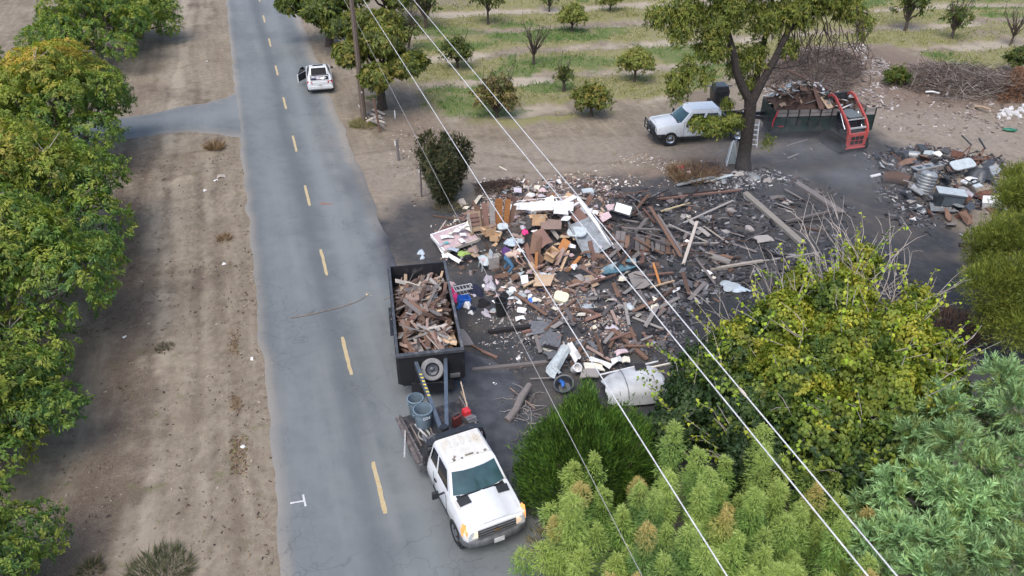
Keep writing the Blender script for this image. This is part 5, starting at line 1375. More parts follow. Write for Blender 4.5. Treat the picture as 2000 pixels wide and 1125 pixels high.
# --- red track loader with raised arms, seen from behind
lp = G(1664, 297)
la = R(107)
ORD_ = mat('loader_red', (.40, .065, .055), .5, var=.2, rnd=0, dirt=((.24, .12, .10), 4, .52))
ld = thing('track_loader', 'red compact track loader with its arms raised over the green trailer, seen from behind', 'loader', (lp.x, lp.y, 0), la)
m = MB(); m.box((.80, 0, .58), (1.9, 1.0, .56)); m.box((.35, 0, .98), (1.0, 1.1, .45)); m.build('body', mat('loader_grey', (.06, .06, .065), .5, var=.3), ld, bevel=.03)
for s in (-1, 1):
    m = MB(); y = s * .74; r = .36
    prof = [(-.0 + r * math.cos(a) * .9, .40 + r * math.sin(a)) for a in np.linspace(PI / 2, 3 * PI / 2, 8)] + [(1.5 + r * math.cos(a) * .9, .38 + r * math.sin(a)) for a in np.linspace(-PI / 2, PI / 2, 8)]
    m.prism([(x + .15, z) for x, z in prof], y - .19, y + .19, 'y'); tk = m.build('track', RUB, ld, bevel=.02)
    for q in np.linspace(-.1, 1.8, 16):
        m = MB(); m.box((q, y, .755), (.05, .40, .04)); m.build('tread_bar', RUB, tk)
m = MB()                                                   # rear door: red frame round six openings
m.prism([(-.66, .42), (.66, .42), (.70, 1.12), (.58, 1.26), (-.58, 1.26), (-.70, 1.12)], -.16, -.06, 'x')
door = m.build('rear_door', ORD_, ld, bevel=.03)
for i in range(3):
    for j in range(2):
        m = MB(); m.box((-.166, -.30 + i * .30, .68 + j * .27), (.02, .25, .22)); m.build('grille_opening', DKIN, door)
m = MB()
for s in (-1, 1): m.box((-.10, s * .60, .66), (.04, .06, .5))
m.prism([(-.66, .30), (.66, .30), (.66, .41), (-.66, .41)], -.2, .0, 'x'); m.build('rear_bumper', ORD_, ld, bevel=.02)
# cab: posts and roof
m = MB()
m.slab([(.35, .48, 2.04), (.35, -.48, 2.04), (1.45, -.48, 2.08), (1.45, .48, 2.08)], .07); m.build('cab_roof', mat('cab_roof_grey', (.13, .15, .15), .5, var=.25), ld, bevel=.02)
m = MB(); m.box((.90, 0, 1.56), (1.0, .86, .90)); m.build('cab_glass', GLASSD, ld)
for s in (-1, 1):
    m = MB()
    for a, b in (((.38, .46, 1.2), (.38, .46, 2.04)), ((1.42, .46, 1.2), (1.42, .46, 2.06)), ((.9, .47, 1.2), (.9, .47, 2.04))): m.beam((a[0], s * a[1], a[2]), (b[0], s * b[1], b[2]), .07, .07)
    for z in (1.4, 1.6, 1.8): m.beam((.38, s * .475, z), (1.42, s * .475, z), .03, .03)
    m.build('cab_cage', BLKP, ld)
    m = MB()
    # tower and arm as one bent red member
    path = [(-.08, .60, .9), (-.10, .62, 1.25), (.02, .64, 1.58), (.30, .66, 1.88), (.95, .67, 2.35), (1.7, .67, 2.85), (2.05, .66, 2.92), (2.3, .66, 2.72)]
    hts = [.26, .24, .20, .18, .17, .16, .15, .13]
    rg = []
    for i, (x, y, z) in enumerate(path):
        a = Vector(path[max(i - 1, 0)]); b = Vector(path[min(i + 1, len(path) - 1)]); d = (b - a).normalized(); nn = Vector((-d.z, 0, d.x)) * hts[i] / 2
        c = Vector((x, s * y, z)); w = Vector((0, .055, 0)); rg.append([c + nn + w, c + nn - w, c - nn - w, c - nn + w])
    m.loft(rg); m.build('lift_arm', ORD_, ld, bevel=.015)
    m = MB(); m.lathe([(.045, 0), (.045, 1.0)], 10, (0, 0, 0), 'x'); cy = m.build('lift_cylinder', CHR, ld, True); cy.location = (.35, s * .60, 1.35); cy.rotation_euler = (0, R(-48), 0)
m = MB(); m.beam((.05, -.66, 1.50), (.05, .66, 1.50), .10, .08); m.beam((.36, -.66, 1.92), (.36, .66, 1.92), .12, .05); m.build('cross_tube', mat('cross_grey', (.35, .36, .36), .5), ld)
m = MB()                                                   # grapple bucket over the load
rg = [[(2.30 + dx, y, 2.85 + dz) for dx, dz in ((0, .0), (.1, -.35), (.35, -.62), (.75, -.72), (.78, -.68), (.40, -.55), (.18, -.3), (.08, .02))] for y in (-.85, .85)]
m.loft(rg)
for y in np.linspace(-.8, .8, 9): m.beam((2.45, y, 2.75), (3.1, y, 2.3), .03, .05); m.beam((2.95, y, 2.11), (3.25, y, 2.17), .04, .03)
m.build('grapple_bucket', mat('bucket_grey', (.07, .075, .08), .6, .4, var=.4), ld)

# --- small black utility vehicle / hopper beyond the pickup
up = G(1402, 205)
uv = thing('black_hopper', 'small black upright hopper cart beyond the white pickup', 'cart', (up.x, up.y, 0), R(-85))
m = MB(); m.prism([(-.45, .25), (.45, .25), (.55, 1.05), (.40, 1.45), (-.40, 1.45), (-.55, 1.05)], -.5, .5, 'x'); m.build('hopper', BLKP, uv, bevel=.05)
m = MB(); m.box((.52, 0, .75), (.03, .7, .7)); m.build('hopper_lid', GLASSD, uv, bevel=.02)
for s in (-1, 1): wheel(uv, (0, s * .66, .25), .25, .16, rim=STEEL)
m = MB(); m.beam((-.3, -.5, 1.2), (-.5, -1.0, 1.25), .08, .08); m.beam((-.3, .5, 1.2), (-.4, .95, 1.2), .08, .08); m.build('push_handle', STEEL, uv)
# ------------------------------------------------------------------ debris: tools
W = {
 'char': wood('wood_charred', (.030, .028, .030)), 'black': wood('wood_black', (.016, .015, .016)),
 'grey': wood('wood_grey', (.145, .130, .125)), 'lgrey': wood('wood_pale_grey', (.27, .25, .235)), 'sill': wood('sill_concrete', (.185, .17, .15)), 'pale': wood('wood_bleached', (.44, .39, .34)),
 'brown': wood('wood_brown', (.15, .092, .066)), 'redbr': wood('wood_red_brown', (.175, .105, .085)), 'pink': wood('wood_pinkish', (.30, .215, .18)),
 'tan': wood('wood_tan', (.47, .345, .235)), 'orange': wood('wood_orange', (.34, .15, .055)), 'dkbr': wood('wood_dark_brown', (.075, .048, .038)),
 'yellow': wood('wood_yellow', (.55, .44, .25)),
 'white': mat('painted_white', (.70, .70, .70), .6, var=.12, dirt=((.35, .32, .29), 2.5, .58)), 'offw': mat('off_white', (.60, .56, .47), .7, var=.15),
 'ltblue': mat('pale_blue', (.38, .43, .45), .6, var=.2, dirt=((.25, .26, .26), 2.5, .6)), 'metal': mat('sheet_metal_grey', (.30, .32, .33), .45, .4, var=.3, dirt=((.12, .11, .10), 3, .55)),
 'dmetal': mat('scorched_metal', (.08, .085, .092), .5, .5, var=.4), 'rust': mat('rust', (.12, .060, .042), .9, var=.4), 'felt': mat('roofing_felt', (.13, .135, .145), .9, var=.3, bump=.4),
 'card': mat('cardboard', (.42, .28, .165), .85, var=.15, rnd=.2), 'pinkc': mat('hot_pink', (.70, .05, .20), .7, rnd=0), 'lpink': mat('pale_pink', (.52, .40, .41), .8), 'blue': mat('bright_blue', (.03, .14, .48), .6),
 'navy': mat('navy_cloth', (.022, .026, .05), .9), 'blackc': mat('black_cloth', (.016, .015, .018), .9), 'purple': mat('purple_cloth', (.10, .05, .16), .9), 'lilac': mat('lilac_cloth', (.44, .41, .46), .9, var=.3, scale=9, dirt=((.2, .16, .14), 5, .55)), 'denim': mat('denim', (.07, .16, .27), .9, rnd=0),
 'teal': mat('teal_plastic', (.06, .36, .36), .5), 'greenc': mat('green_cloth', (.30, .42, .12), .9), 'red': mat('red_cloth', (.42, .04, .05), .9), 'cream': mat('cream_foam', (.62, .58, .42), .9, var=.1), 'hull': mat('hull_blue', (.07, .15, .19), .6, dirt=((.28, .33, .36), 2, .5)),
 'stone': mat('field_stone', (.27, .25, .24), .95, var=.3, bump=.8), 'lstone': mat('pale_rubble', (.46, .45, .44), .95, var=.25), 'bluew': mat('blue_white_cloth', (.42, .49, .56), .9, var=.3, scale=9),
}
CW = {'sill': 'grey', 'char': 'charred', 'black': 'burnt black', 'grey': 'weathered grey', 'lgrey': 'pale grey', 'pale': 'bleached', 'brown': 'brown', 'redbr': 'red-brown', 'pink': 'pinkish', 'tan': 'tan', 'orange': 'orange-brown', 'dkbr': 'dark brown', 'yellow': 'yellowish',
      'white': 'white', 'offw': 'off-white', 'ltblue': 'pale blue', 'metal': 'grey metal', 'dmetal': 'scorched metal', 'rust': 'rusty', 'felt': 'grey felt', 'card': 'cardboard', 'pinkc': 'hot pink', 'lpink': 'pale pink', 'blue': 'bright blue', 'navy': 'navy', 'blackc': 'black',
      'purple': 'purple', 'lilac': 'lilac', 'denim': 'denim blue', 'teal': 'teal', 'greenc': 'green', 'red': 'red', 'cream': 'cream', 'hull': 'blue', 'stone': 'grey stone', 'lstone': 'pale', 'bluew': 'blue and white'}
LAND = []                                                  # things that labels may be told by
def landmark(px, py, words): p = G(px, py); LAND.append((p.x, p.y, words))

def GH(px, py, dz=0.0):
    z = 0.0
    for _ in range(5): p = G(px, py, z + dz); z = gz(p)
    p.z = z + dz; return p

_pl = {}
def plank_mesh(v, key, kind='board'):
    k = (kind, v, key)
    if k in _pl: return _pl[k]
    r = random.Random(v * 31 + 7)
    m = MB()
    if kind == 'board':                                    # unit board with broken ends, slightly bowed
        n = 4; rings = []
        bow = r.uniform(-.5, .5)
        e0 = [r.uniform(0, .07) for _ in range(4)]; e1 = [r.uniform(0, .07) for _ in range(4)]
        for i in range(n + 1):
            x = -.5 + i / n; z = bow * (x * x - .25)
            ww = .5 * (1 - .12 * r.random() * (i in (0, n)))
            pts = [(x, -ww, -.5 + z), (x, ww, -.5 + z), (x, ww, .5 + z), (x, -ww, .5 + z)]
            if i == 0: pts = [(p[0] + e0[j], p[1], p[2]) for j, p in enumerate(pts)]
            if i == n: pts = [(p[0] - e1[j], p[1], p[2]) for j, p in enumerate(pts)]
            rings.append(pts)
        m.loft(rings)
    elif kind == 'sheet':                                  # broken sheet: irregular outline
        k_ = r.randint(4, 6); pts = []
        base = [(-.5, -.5), (.5, -.5), (.5, .5), (-.5, .5)]
        for i, (x, y) in enumerate(base):
            pts.append((x + r.uniform(-.1, .1), y + r.uniform(-.1, .1)))
            if r.random() < .35: nx_, ny_ = base[(i + 1) % 4]; pts.append(((x + nx_) / 2 + r.uniform(-.12, .12), (y + ny_) / 2 + r.uniform(-.12, .12)))
        kn = len(pts); wz = [r.uniform(-1.6, 1.6) for _ in pts]; cz_ = r.uniform(-1.5, 2.2); cx_, cy_ = r.uniform(-.15, .15), r.uniform(-.15, .15)
        vs = [(x, y, .5 + w) for (x, y), w in zip(pts, wz)] + [(cx_, cy_, .5 + cz_)] + [(x, y, -.5 + w) for (x, y), w in zip(pts, wz)] + [(cx_, cy_, -.5 + cz_)]
        fs = [(i, (i + 1) % kn, kn) for i in range(kn)] + [((i + 1) % kn + kn + 1, i + kn + 1, 2 * kn + 1) for i in range(kn)] + [(i, i + kn + 1, (i + 1) % kn + kn + 1, (i + 1) % kn) for i in range(kn)]
        m.add(vs, fs)
    elif kind == 'cloth':                                  # crumpled cloth or bag
        n = 9; vs = []; fs = []
        ph_ = [r.uniform(0, 6) for _ in range(6)]
        for i in range(n):
            for j in range(n):
                x, y = i / (n - 1) * 2 - 1, j / (n - 1) * 2 - 1; q = max(abs(x), abs(y)); rr = math.hypot(x, y) + 1e-6
                s_ = q / rr * (1 + .22 * math.sin(3 * math.atan2(y, x) + ph_[0]) + .12 * math.sin(5 * math.atan2(y, x) + ph_[1])); X_, Y_ = x * s_ * .5, y * s_ * .5
                z = (1 - q ** 2) * .75 + .18 * math.sin(9 * X_ + ph_[2]) * math.cos(8 * Y_ + ph_[3]) + r.uniform(-.10, .10)
                vs.append((X_, Y_, max(z, 0) * 1.0 if q < 1 else -.05))
        for i in range(n - 1):
            for j in range(n - 1): a = i * n + j; fs.append((a, a + n, a + n + 1, a + 1))
        m.add(vs, fs)
    elif kind == 'chunk':
        bm = bmesh.new(); bmesh.ops.create_icosphere(bm, subdivisions=1, radius=.5)
        m.add([tuple(c * r.uniform(.7, 1.15) for c in v_.co) for v_ in bm.verts], [[x.index for x in f.verts] for f in bm.faces]); bm.free()
    me = m.mesh(f'{kind}_{key}', W[key], kind == 'cloth' and 'all', fix=(kind != 'cloth'))
    _pl[k] = me; return me

def piece(name, kind, key, loc, dims, rot, label=None, cat=None, group=None, v=None):
    o = bpy.data.objects.new(name, plank_mesh(v if v is not None else random_.randrange(6), key, kind)); COL.objects.link(o)
    o.location = loc; o.scale = dims; o.rotation_euler = rot
    return tag(o, label, cat or name.replace('_', ' '), group)
random_ = random.Random(42)

def bar2(name, p, q, w, t, key, label, cat=None, group=None, roll=0.0, v=None):
    """board or beam from p to q, each (px, py, height above the heap)"""
    a, b = GH(*p[:2], p[2]), GH(*q[:2], q[2]); c = (a + b) / 2; d = b - a; L_ = d.length; d.normalize()
    M = Matrix((d, Vector((0, 0, 1)).cross(d).normalized(), d.cross(Vector((0, 0, 1)).cross(d).normalized()))).transposed()
    M = M @ Matrix.Rotation(roll, 3, 'X')
    return piece(name, 'board', key, c, (L_, w, t), M.to_euler(), label, cat or 'board', group, v)

AUTO = []
def auto(o, form, key, L_=None, az=None): AUTO.append((o, form, key, L_, az))
def autolabel():
    for o, form, key, L_, az in AUTO:
        x, y = o.location.x, o.location.y
        d = sorted((math.hypot(x - a, y - b), a, b, w) for a, b, w in LAND)[:1]
        _, a, b, w = d[0]; dx, dy = x - a, y - b
        side = ('roadward of' if dx < 0 else 'yardward of') if abs(dx) > abs(dy) else ('beyond' if dy > 0 else 'in front of')
        if math.hypot(dx, dy) < .55: side = 'against'
        size = '' if L_ is None else ('very long ' if L_ > 2.6 else 'long ' if L_ > 1.7 else 'short ' if L_ < .8 else 'tiny ' if L_ < .3 else '')
        way = ''
        if az is not None:
            k = (math.degrees(az) - 108) % 180
            way = ' lying lengthwise' if (k < 30 or k > 150) else ' crosswise' if 60 < k < 120 else ' slantwise'
        o['label'] = f'{size}{CW[key]} {form}{way} {side} {w}'

def scatter(zone, n, name, kind, form, keys, Lr, Wr, Tr, tilt, dz, group, weights=None, lift=None, az0=None, azs=PI, mind=0):
    """loose pieces strewn over a zone outlined in the photograph"""
    poly = [tuple(G(*p)[:2]) for p in zone]; xs_, ys_ = [p[0] for p in poly], [p[1] for p in poly]; got = 0; tries = 0
    while got < n and tries < n * 60:
        tries += 1; x, y = random_.uniform(min(xs_), max(xs_)), random_.uniform(min(ys_), max(ys_))
        if poly_sd(np.array([x]), np.array([y]), poly)[0] < 0: continue
        key = random_.choices(keys, weights)[0]
        L_, w, t_ = random_.uniform(*Lr), random_.uniform(*Wr), random_.uniform(*Tr)
        az = random_.uniform(0, 2 * PI) if az0 is None else az0 + random_.gauss(0, azs)
        z = gz((x, y)) + dz + (random_.random() ** 2 * lift if lift else 0)
        tl = random_.gauss(0, tilt); tl = max(-.9, min(.9, tl)); z += abs(math.sin(tl)) * L_ * .38
        o = piece(name, kind, key, (x, y, z + t_ * .4), (L_, w, t_), (random_.gauss(0, tilt), tl, az), None, None, group)
        auto(o, form, key, L_ if kind in ('board',) else None, az if kind == 'board' else None); got += 1

def single(name, m, key, label, cat, loc, rot=(0, 0, 0), smooth=False, bevel=0, group=None):
    o = m.build(name, [W[k] if isinstance(k, str) else k for k in (key if isinstance(key, (list, tuple)) else [key])], None, smooth, bevel)
    o.location = loc; o.rotation_euler = rot; return tag(o, label, cat, group)

def rounded(w, h, r, n=5):
    pts = []
    for cx, cy, a0 in ((w / 2 - r, h / 2 - r, 0), (-w / 2 + r, h / 2 - r, PI / 2), (-w / 2 + r, -h / 2 + r, PI), (w / 2 - r, -h / 2 + r, 1.5 * PI)):
        for k in range(n): a = a0 + k / (n - 1) * PI / 2; pts.append((cx + r * math.cos(a), cy + r * math.sin(a)))
    return pts

def drape(path, width, key, name, label, cat, thick=.10, seed=1, n=14):
    """long crumpled sheet along a path of (px, py, height)"""
    r = np.random.RandomState(seed); P_ = [GH(*p[:2], p[2]) for p in path]
    d = [0]
    for a, b in zip(P_[:-1], P_[1:]): d.append(d[-1] + (b - a).length)
    t = np.linspace(0, d[-1], 26); C_ = np.stack([np.interp(t, d, [p[k] for p in P_]) for k in range(3)], 1)
    D = np.gradient(C_, axis=0); S_ = nrm(np.cross(D, [0, 0, 1.])); V = []
    q = np.linspace(-1, 1, n)
    for i in range(26):
        w = width * (.75 + .35 * vnoise([t[i]], [seed], .6, seed)[0])
        for j in range(n):
            z = thick * (.6 * (1 - q[j] ** 2) + .55 * math.sin(q[j] * 7 + t[i] * .8 + seed) * .5 + .5 * (vnoise([t[i] * 1.3], [q[j] * 3], .4, seed)[0] - .5))
            V.append(C_[i] + S_[i] * q[j] * w / 2 + np.array([0, 0, z]))
    ii = np.arange(26 * n).reshape(26, n); F = np.stack([ii[:-1, :-1], ii[1:, :-1], ii[1:, 1:], ii[:-1, 1:]], -1).reshape(-1, 4)
    c = C_[0].copy(); c[2] = 0
    me = fast_mesh(name, np.array(V) - c, F, W[key], smooth=True); o = link(bpy.data.objects.new(name, me)); o.location = c
    return tag(o, label, cat)

def box_open(name, label, loc, d, key='card', rz=0.0, tilt=(0, 0), flaps=True, cat='box', group=None):
    t = thing(name, label, cat, loc, rz, group); t.rotation_euler = (tilt[0], tilt[1], rz); x, y, z = d
    m = MB(); th = .018
    for s in (-1, 1): m.box((s * x / 2, 0, z / 2), (th, y, z)); m.box((0, s * y / 2, z / 2), (x - th, th, z))
    m.box((0, 0, th), (x - th, y - th, th)); m.build('carton', W[key], t)
    if flaps:
        for s in (-1, 1):
            m = MB(); m.slab([(s * x / 2, -y / 2, z), (s * x / 2, y / 2, z), (s * (x / 2 + y * .30), y / 2, z + .02 * s), (s * (x / 2 + y * .30), -y / 2, z - .06)], .008); m.build('flap', W[key], t)
    return t

# ------------------------------------------------------------------ landmarks in the wreckage
for a in [(960, 420, 'the broken wardrobe'), (1055, 400, 'the long white sheet'), (1150, 430, 'the toppled wall frame'), (890, 465, 'the papered bed base'), (998, 515, 'the crouching person'), (931, 575, 'the black clothes heap'), (979, 602, 'the black bin'),
          (1060, 545, 'the tan plywood square'), (1096, 581, 'the cream foam block'), (1146, 596, 'the bent white tray'), (1218, 405, 'the black-framed mirror'), (1255, 470, 'the grey boarded floor'), (1200, 527, 'the blue hull'), (1248, 547, 'the pale square panel'),
          (1348, 475, 'the long pale post'), (1426, 412, 'the lone round stone'), (1490, 467, 'the grey paving slab'), (1510, 425, 'the wide concrete sill'), (1600, 385, 'the second sill beam'), (1430, 510, 'the grey felt roll'), (1425, 560, 'the pale blue rag'),
          (1065, 660, 'the torn felt sheet'), (995, 645, 'the dark trench beam'), (1230, 672, 'the long slanting beam'), (1100, 715, 'the crumpled white wing'), (1240, 745, 'the white wreck'), (1010, 785, 'the charred log'), (1380, 350, 'the dead brush'), (870, 385, 'the tall shrub'), (1800, 358, 'the ribbed tank'), (1848, 380, 'the black and white appliance'),
          (1750, 340, 'the rolled carpet'), (1910, 335, 'the black tarpaulin'), (1810, 320, 'the steel channel'), (1130, 640, 'the bare patch of chips'), (1330, 580, 'the burnt black hollow'), (1700, 500, 'the tracked black ruts'), (920, 690, 'the trailer front corner'), (1170, 690, 'the beam tangle')]:
    landmark(*a)

# ------------------------------------------------------------------ the boards in the dump trailer
def in_trailer(u, v, z):                                   # u along the bed from the front, v across
    return Matrix.Translation(trailer.location) @ Matrix.Rotation(TRZ, 4, 'Z') @ Vector((-u, v, z))
m = MB(); nu, nv = 26, 12; vs = []; fs = []
def load_h(u, v): return 1.12 + .74 * math.exp(-((u - 1.7) / 1.5) ** 2 - (v / 1.1) ** 2) + .72 * math.exp(-((u - 4.1) / 1.5) ** 2 - ((v - .25) / .9) ** 2) - .1 * (abs(v) > .9)
for i in range(nu):
    for j in range(nv): u = .06 + i / (nu - 1) * (LT - .12); v = -1.08 + j / (nv - 1) * 2.16; vs.append((-u, v, load_h(u, v) - .12 + random_.uniform(-.08, .08)))
for i in range(nu - 1):
    for j in range(nv - 1): a = i * nv + j; fs.append((a, a + 1, a + nv + 1, a + nv))
m.add(vs, fs); o = m.build('splinters', W['dkbr'], None, fix=False); o.location = trailer.location; o.rotation_euler = (0, 0, TRZ)
tag(o, 'bed of dark splinters under the boards in the dump trailer', 'splinters', kind='stuff')
for k in range(235):
    u = random_.uniform(.35, LT - .35); v = random_.uniform(-.92, .92)
    L_ = random_.choice([.5, .6, .7, .9, 1.1, 1.4]) * random_.uniform(.8, 1.2); key = random_.choices(['pink', 'brown', 'grey', 'lgrey', 'redbr', 'dkbr', 'pale', 'tan'], [32, 18, 14, 18, 8, 6, 10, 5])[0]
    az = random_.gauss(.1, .6) if u < 3.3 else random_.gauss(-.45, .5)
    hx = abs(math.sin(az)) * L_ / 2
    if abs(v) + hx > 1.05: v = math.copysign(max(0, 1.05 - hx), v)
    hu = abs(math.cos(az)) * L_ / 2; u = min(max(u, hu + .08), LT - hu - .08)
    t_ = random_.gauss(0, .30)
    p = in_trailer(u, v, load_h(u, v) + random_.uniform(-.06, .14) + abs(math.sin(t_)) * L_ * .3)
    o = piece('split_board', 'board', key, p, (L_, random_.uniform(.07, .20), random_.uniform(.015, .045)), (random_.gauss(0, .5), t_, TRZ + PI + az), None, 'board', 'split boards heaped in the dump trailer')
    row_ = ('at the front' if u < 1.3 else 'in the near half' if u < 3 else 'in the far half' if u < 4.8 else 'at the tailgate') + (' by the road-side wall' if v < -.45 else ' by the yard-side wall' if v > .45 else ' along the middle')
    o['label'] = f"{'long' if L_ > 1.1 else 'short' if L_ < .6 else 'split'} {CW[key]} board {row_} of the dump trailer"
BR = mat('dry_branch', (.20, .165, .135), .95, var=.3)
for k in range(30):
    u = random_.uniform(3.2, 5.4); v = random_.uniform(-.7, .4); a = in_trailer(u, v, load_h(u, v) + .05); L_ = random_.uniform(.8, 2.0); az = TRZ + PI + random_.gauss(-.5, .35)
    if k < 5: L_ = 2.0; 
    e = Vector((math.cos(az) * L_, math.sin(az) * L_, random_.uniform(-.1, .5))); m = MB(); m.tube([(0, 0, 0), e * .35 + Vector((0, .04, .05)), e * .7 + Vector((.04, 0, .03)), e], [.022, .018, .014, .006], 5)
    q = Vector(e * .6); m.tube([q, q + Vector((random_.uniform(-.3, .3), random_.uniform(-.3, .3), .2))], [.012, .005], 4)
    o = m.build('dry_branch', BR, None, True, fix=False); o.location = a - e * .5
    tag(o, ['dry grey branch tangled over the boards toward the trailer tailgate', 'long thin dry branch on the far half of the trailer load'][L_ > 1.5], 'branch', 'dry branches on the trailer load')
bar = lambda *a, **k: bar2(*a, **k)
for (u0, v0, z0, u1, v1, z1, w_, key, lab) in [(4.9, -.15, 1.62, 4.3, .05, 1.95, .17, 'tan', 'broad tan board standing out of the trailer load near the tailgate'), (4.5, .50, 1.75, 3.1, .62, 1.78, .15, 'pale', 'long bleached board by the yard-side wall of the trailer'), (2.2, .2, 1.65, .9, .85, 1.80, .16, 'tan', 'broad tan board slanting to the front corner of the trailer'), (1.2, .92, 1.5, .35, .5, 1.98, .05, 'lgrey', 'grey lath leaning over the front corner of the trailer load'), (2.5, -.4, 1.8, 3.1, .95, 2.1, .05, 'lgrey', 'grey pipe lying across the middle of the trailer load')]:
    a, b = in_trailer(u0, v0, z0), in_trailer(u1, v1, z1); d = (b - a); c = (a + b) / 2; L_ = d.length; d.normalize(); s_ = Vector((0, 0, 1)).cross(d).normalized()
    piece('split_board', 'board', key, c, (L_, w_, .035), Matrix((d, s_, d.cross(s_))).transposed().to_euler(), lab, 'board', 'split boards heaped in the dump trailer')

# ------------------------------------------------------------------ the wreckage: its big pieces
# wardrobe split into upright panels
p = GH(948, 452, .0)
t = thing('wardrobe', 'tall brown wardrobe burst into upright orange and grey panels', 'wardrobe', p, R(12)); 
for i, (x, key, h, lean, w_) in enumerate([(-.15, 'brown', 1.15, -.14, .30), (.12, 'redbr', 1.25, -.06, .26), (.38, 'lgrey', 1.30, .02, .26), (.66, 'orange', 1.40, .08, .34), (.98, 'orange', 1.38, .16, .26), (1.2, 'brown', 1.0, .30, .24)]):
    m = MB(); m.box((x + lean * h * .5, .25 + .1 * (i % 2), h / 2), (w_, .035, h), rot=(R(-14), lean, 0)); m.build('side_panel', W[key], t)
for i in range(3):
    m = MB(); m.box((-.45 - .03 * i, .05, .42 + .22 * i), (.42, .05, .17), rot=(R(-20), 0, R(8))); m.build('drawer_front', W['redbr'], t)
m = MB(); m.box((-.45, .14, .5), (.56, .05, .95), rot=(R(-18), 0, R(8))); m.build('carcass', W['tan'], t)
m = MB(); m.box((-.72, .15, .45), (.05, .4, .9), rot=(R(-18), 0, R(8))); m.build('door', W['pale'], t)
# white sheet
drape([(1003, 408, .55), (1040, 402, .75), (1080, 400, .85), (1120, 402, .9)], .85, 'white', 'white_sheet', 'long rumpled white sheet draped over the top of the wreckage', 'sheet', .22, 3)
drape([(1010, 393, .5), (1060, 392, .7), (1108, 388, .8)], .12, 'white', 'white_rail', 'straight white rail along the upper edge of the long sheet', 'rail', .03, 5, 4)
# toppled wall frame
t = thing('wall_frame', 'toppled pale caravan wall with white frame rails, propped on the heap', 'wall', GH(1110, 420, 0)); o0 = Vector(t.location)
def fr(a, b, w_, th, key, nm):
    A, B = GH(*a[:2], a[2]), GH(*b[:2], b[2]); m = MB(); m.beam(A - o0, B - o0, w_, th); return m.build(nm, W[key], t, bevel=.008)
fr((1127, 386, .9), (1196, 480, .35), .16, .10, 'white', 'frame_rail'); fr((1098, 424, .7), (1142, 500, .25), .10, .08, 'metal', 'frame_rail'); fr((1124, 384, .95), (1085, 404, .8), .30, .06, 'white', 'frame_rail'); fr((1102, 412, .8), (1130, 396, .9), .10, .07, 'white', 'frame_rail'); fr((1162, 428, .75), (1200, 486, .35), .06, .05, 'metal', 'frame_rail')
m = MB(); m.slab([GH(1108, 452, .55) - o0, GH(1150, 505, .15) - o0, GH(1197, 480, .3) - o0, GH(1150, 432, .7) - o0], .05); m.build('wall_sheet', W['metal'], t)
m = MB(); m.slab([GH(1130, 405, .72) - o0, GH(1112, 440, .60) - o0, GH(1150, 462, .5) - o0, GH(1170, 448, .6) - o0], .02); m.build('inner_lining', W['redbr'], t)
m = MB(); m.prism(rounded(.95, .62, .26), -.05, .05, 'z'); single('seat_cushion', m, 'ltblue', 'pale grey rounded seat cushion lying on the toppled wall', 'cushion', GH(1127, 455, .72), (R(18), R(-8), R(-20)), True, .02)
for (x, y, dz, w_, h_, rot, key, lab) in [(1092, 418, 1.0, .72, .62, (R(30), R(8), R(20)), 'white', 'big square white board tilted on top of the wreckage'), (1105, 440, .85, .40, .32, (R(25), R(-10), R(-35)), 'white', 'small white board below the big square white one'), (1076, 444, .75, 1.05, .62, (R(22), R(10), R(15)), 'pink', 'wide pinkish-tan hardboard sheet in the middle of the wreckage'),
        (1060, 470, .7, .55, .9, (R(35), R(-14), R(30)), 'redbr', 'brown hardboard leaning below the pinkish sheet'), (1047, 480, .7, .45, .95, (R(55), R(12), R(8)), 'brown', 'dark brown door panel standing on edge above the person'), (1102, 480, .7, .40, .55, (R(40), R(20), R(-20)), 'orange', 'orange-brown triangular panel stuck in the wreckage'), (1093, 496, .6, .60, .45, (R(20), R(-6), R(28)), 'pink', 'pink-tan square board with one corner up'),
        (1060, 548, .32, .80, .70, (R(14), R(-4), R(-12)), 'tan', 'tan plywood square, the largest in front of the wreckage'), (1024, 546, .35, .30, .40, (R(30), 0, R(12)), 'white', 'upright white tile near the tan plywood square'), (1019, 606, .12, .42, .24, (R(16), 0, R(-18)), 'white', 'white foam slab, upper of two by the black bin'), (1016, 621, .12, .36, .24, (R(14), 0, R(20)), 'white', 'white foam slab, lower of two by the black bin'),
        (1248, 547, .35, .78, .82, (R(18), R(-6), R(12)), 'lgrey', 'pale grey square panel lying under the two wires'), (1490, 467, .10, .95, .52, (R(4), R(3), R(24)), 'lgrey', 'pale grey paving slab inside the burnt foundation'), (1148, 372, .5, .68, .26, (R(20), 0, R(14)), 'ltblue', 'pale blue-white shallow cabinet top behind the wall frame'), (1012, 372, .35, .42, .34, (R(20), R(6), R(8)), 'lilac', 'pale lilac paper sack behind the long white sheet'),
        (1182, 425, .5, .62, .40, (R(25), R(-8), R(35)), 'lpink', 'pink and white board beside the toppled wall'), (1195, 405, .6, .50, .36, (R(20), 0, R(20)), 'lpink', 'pale pink panel close behind the pink and white board'), (1163, 415, .5, .28, .28, (R(10), 0, R(-10)), 'white', 'small white square right of the white frame rail')]:
    piece('loose_sheet', 'sheet', key, GH(x, y, dz), (w_, h_, .03), rot, lab, 'panel')
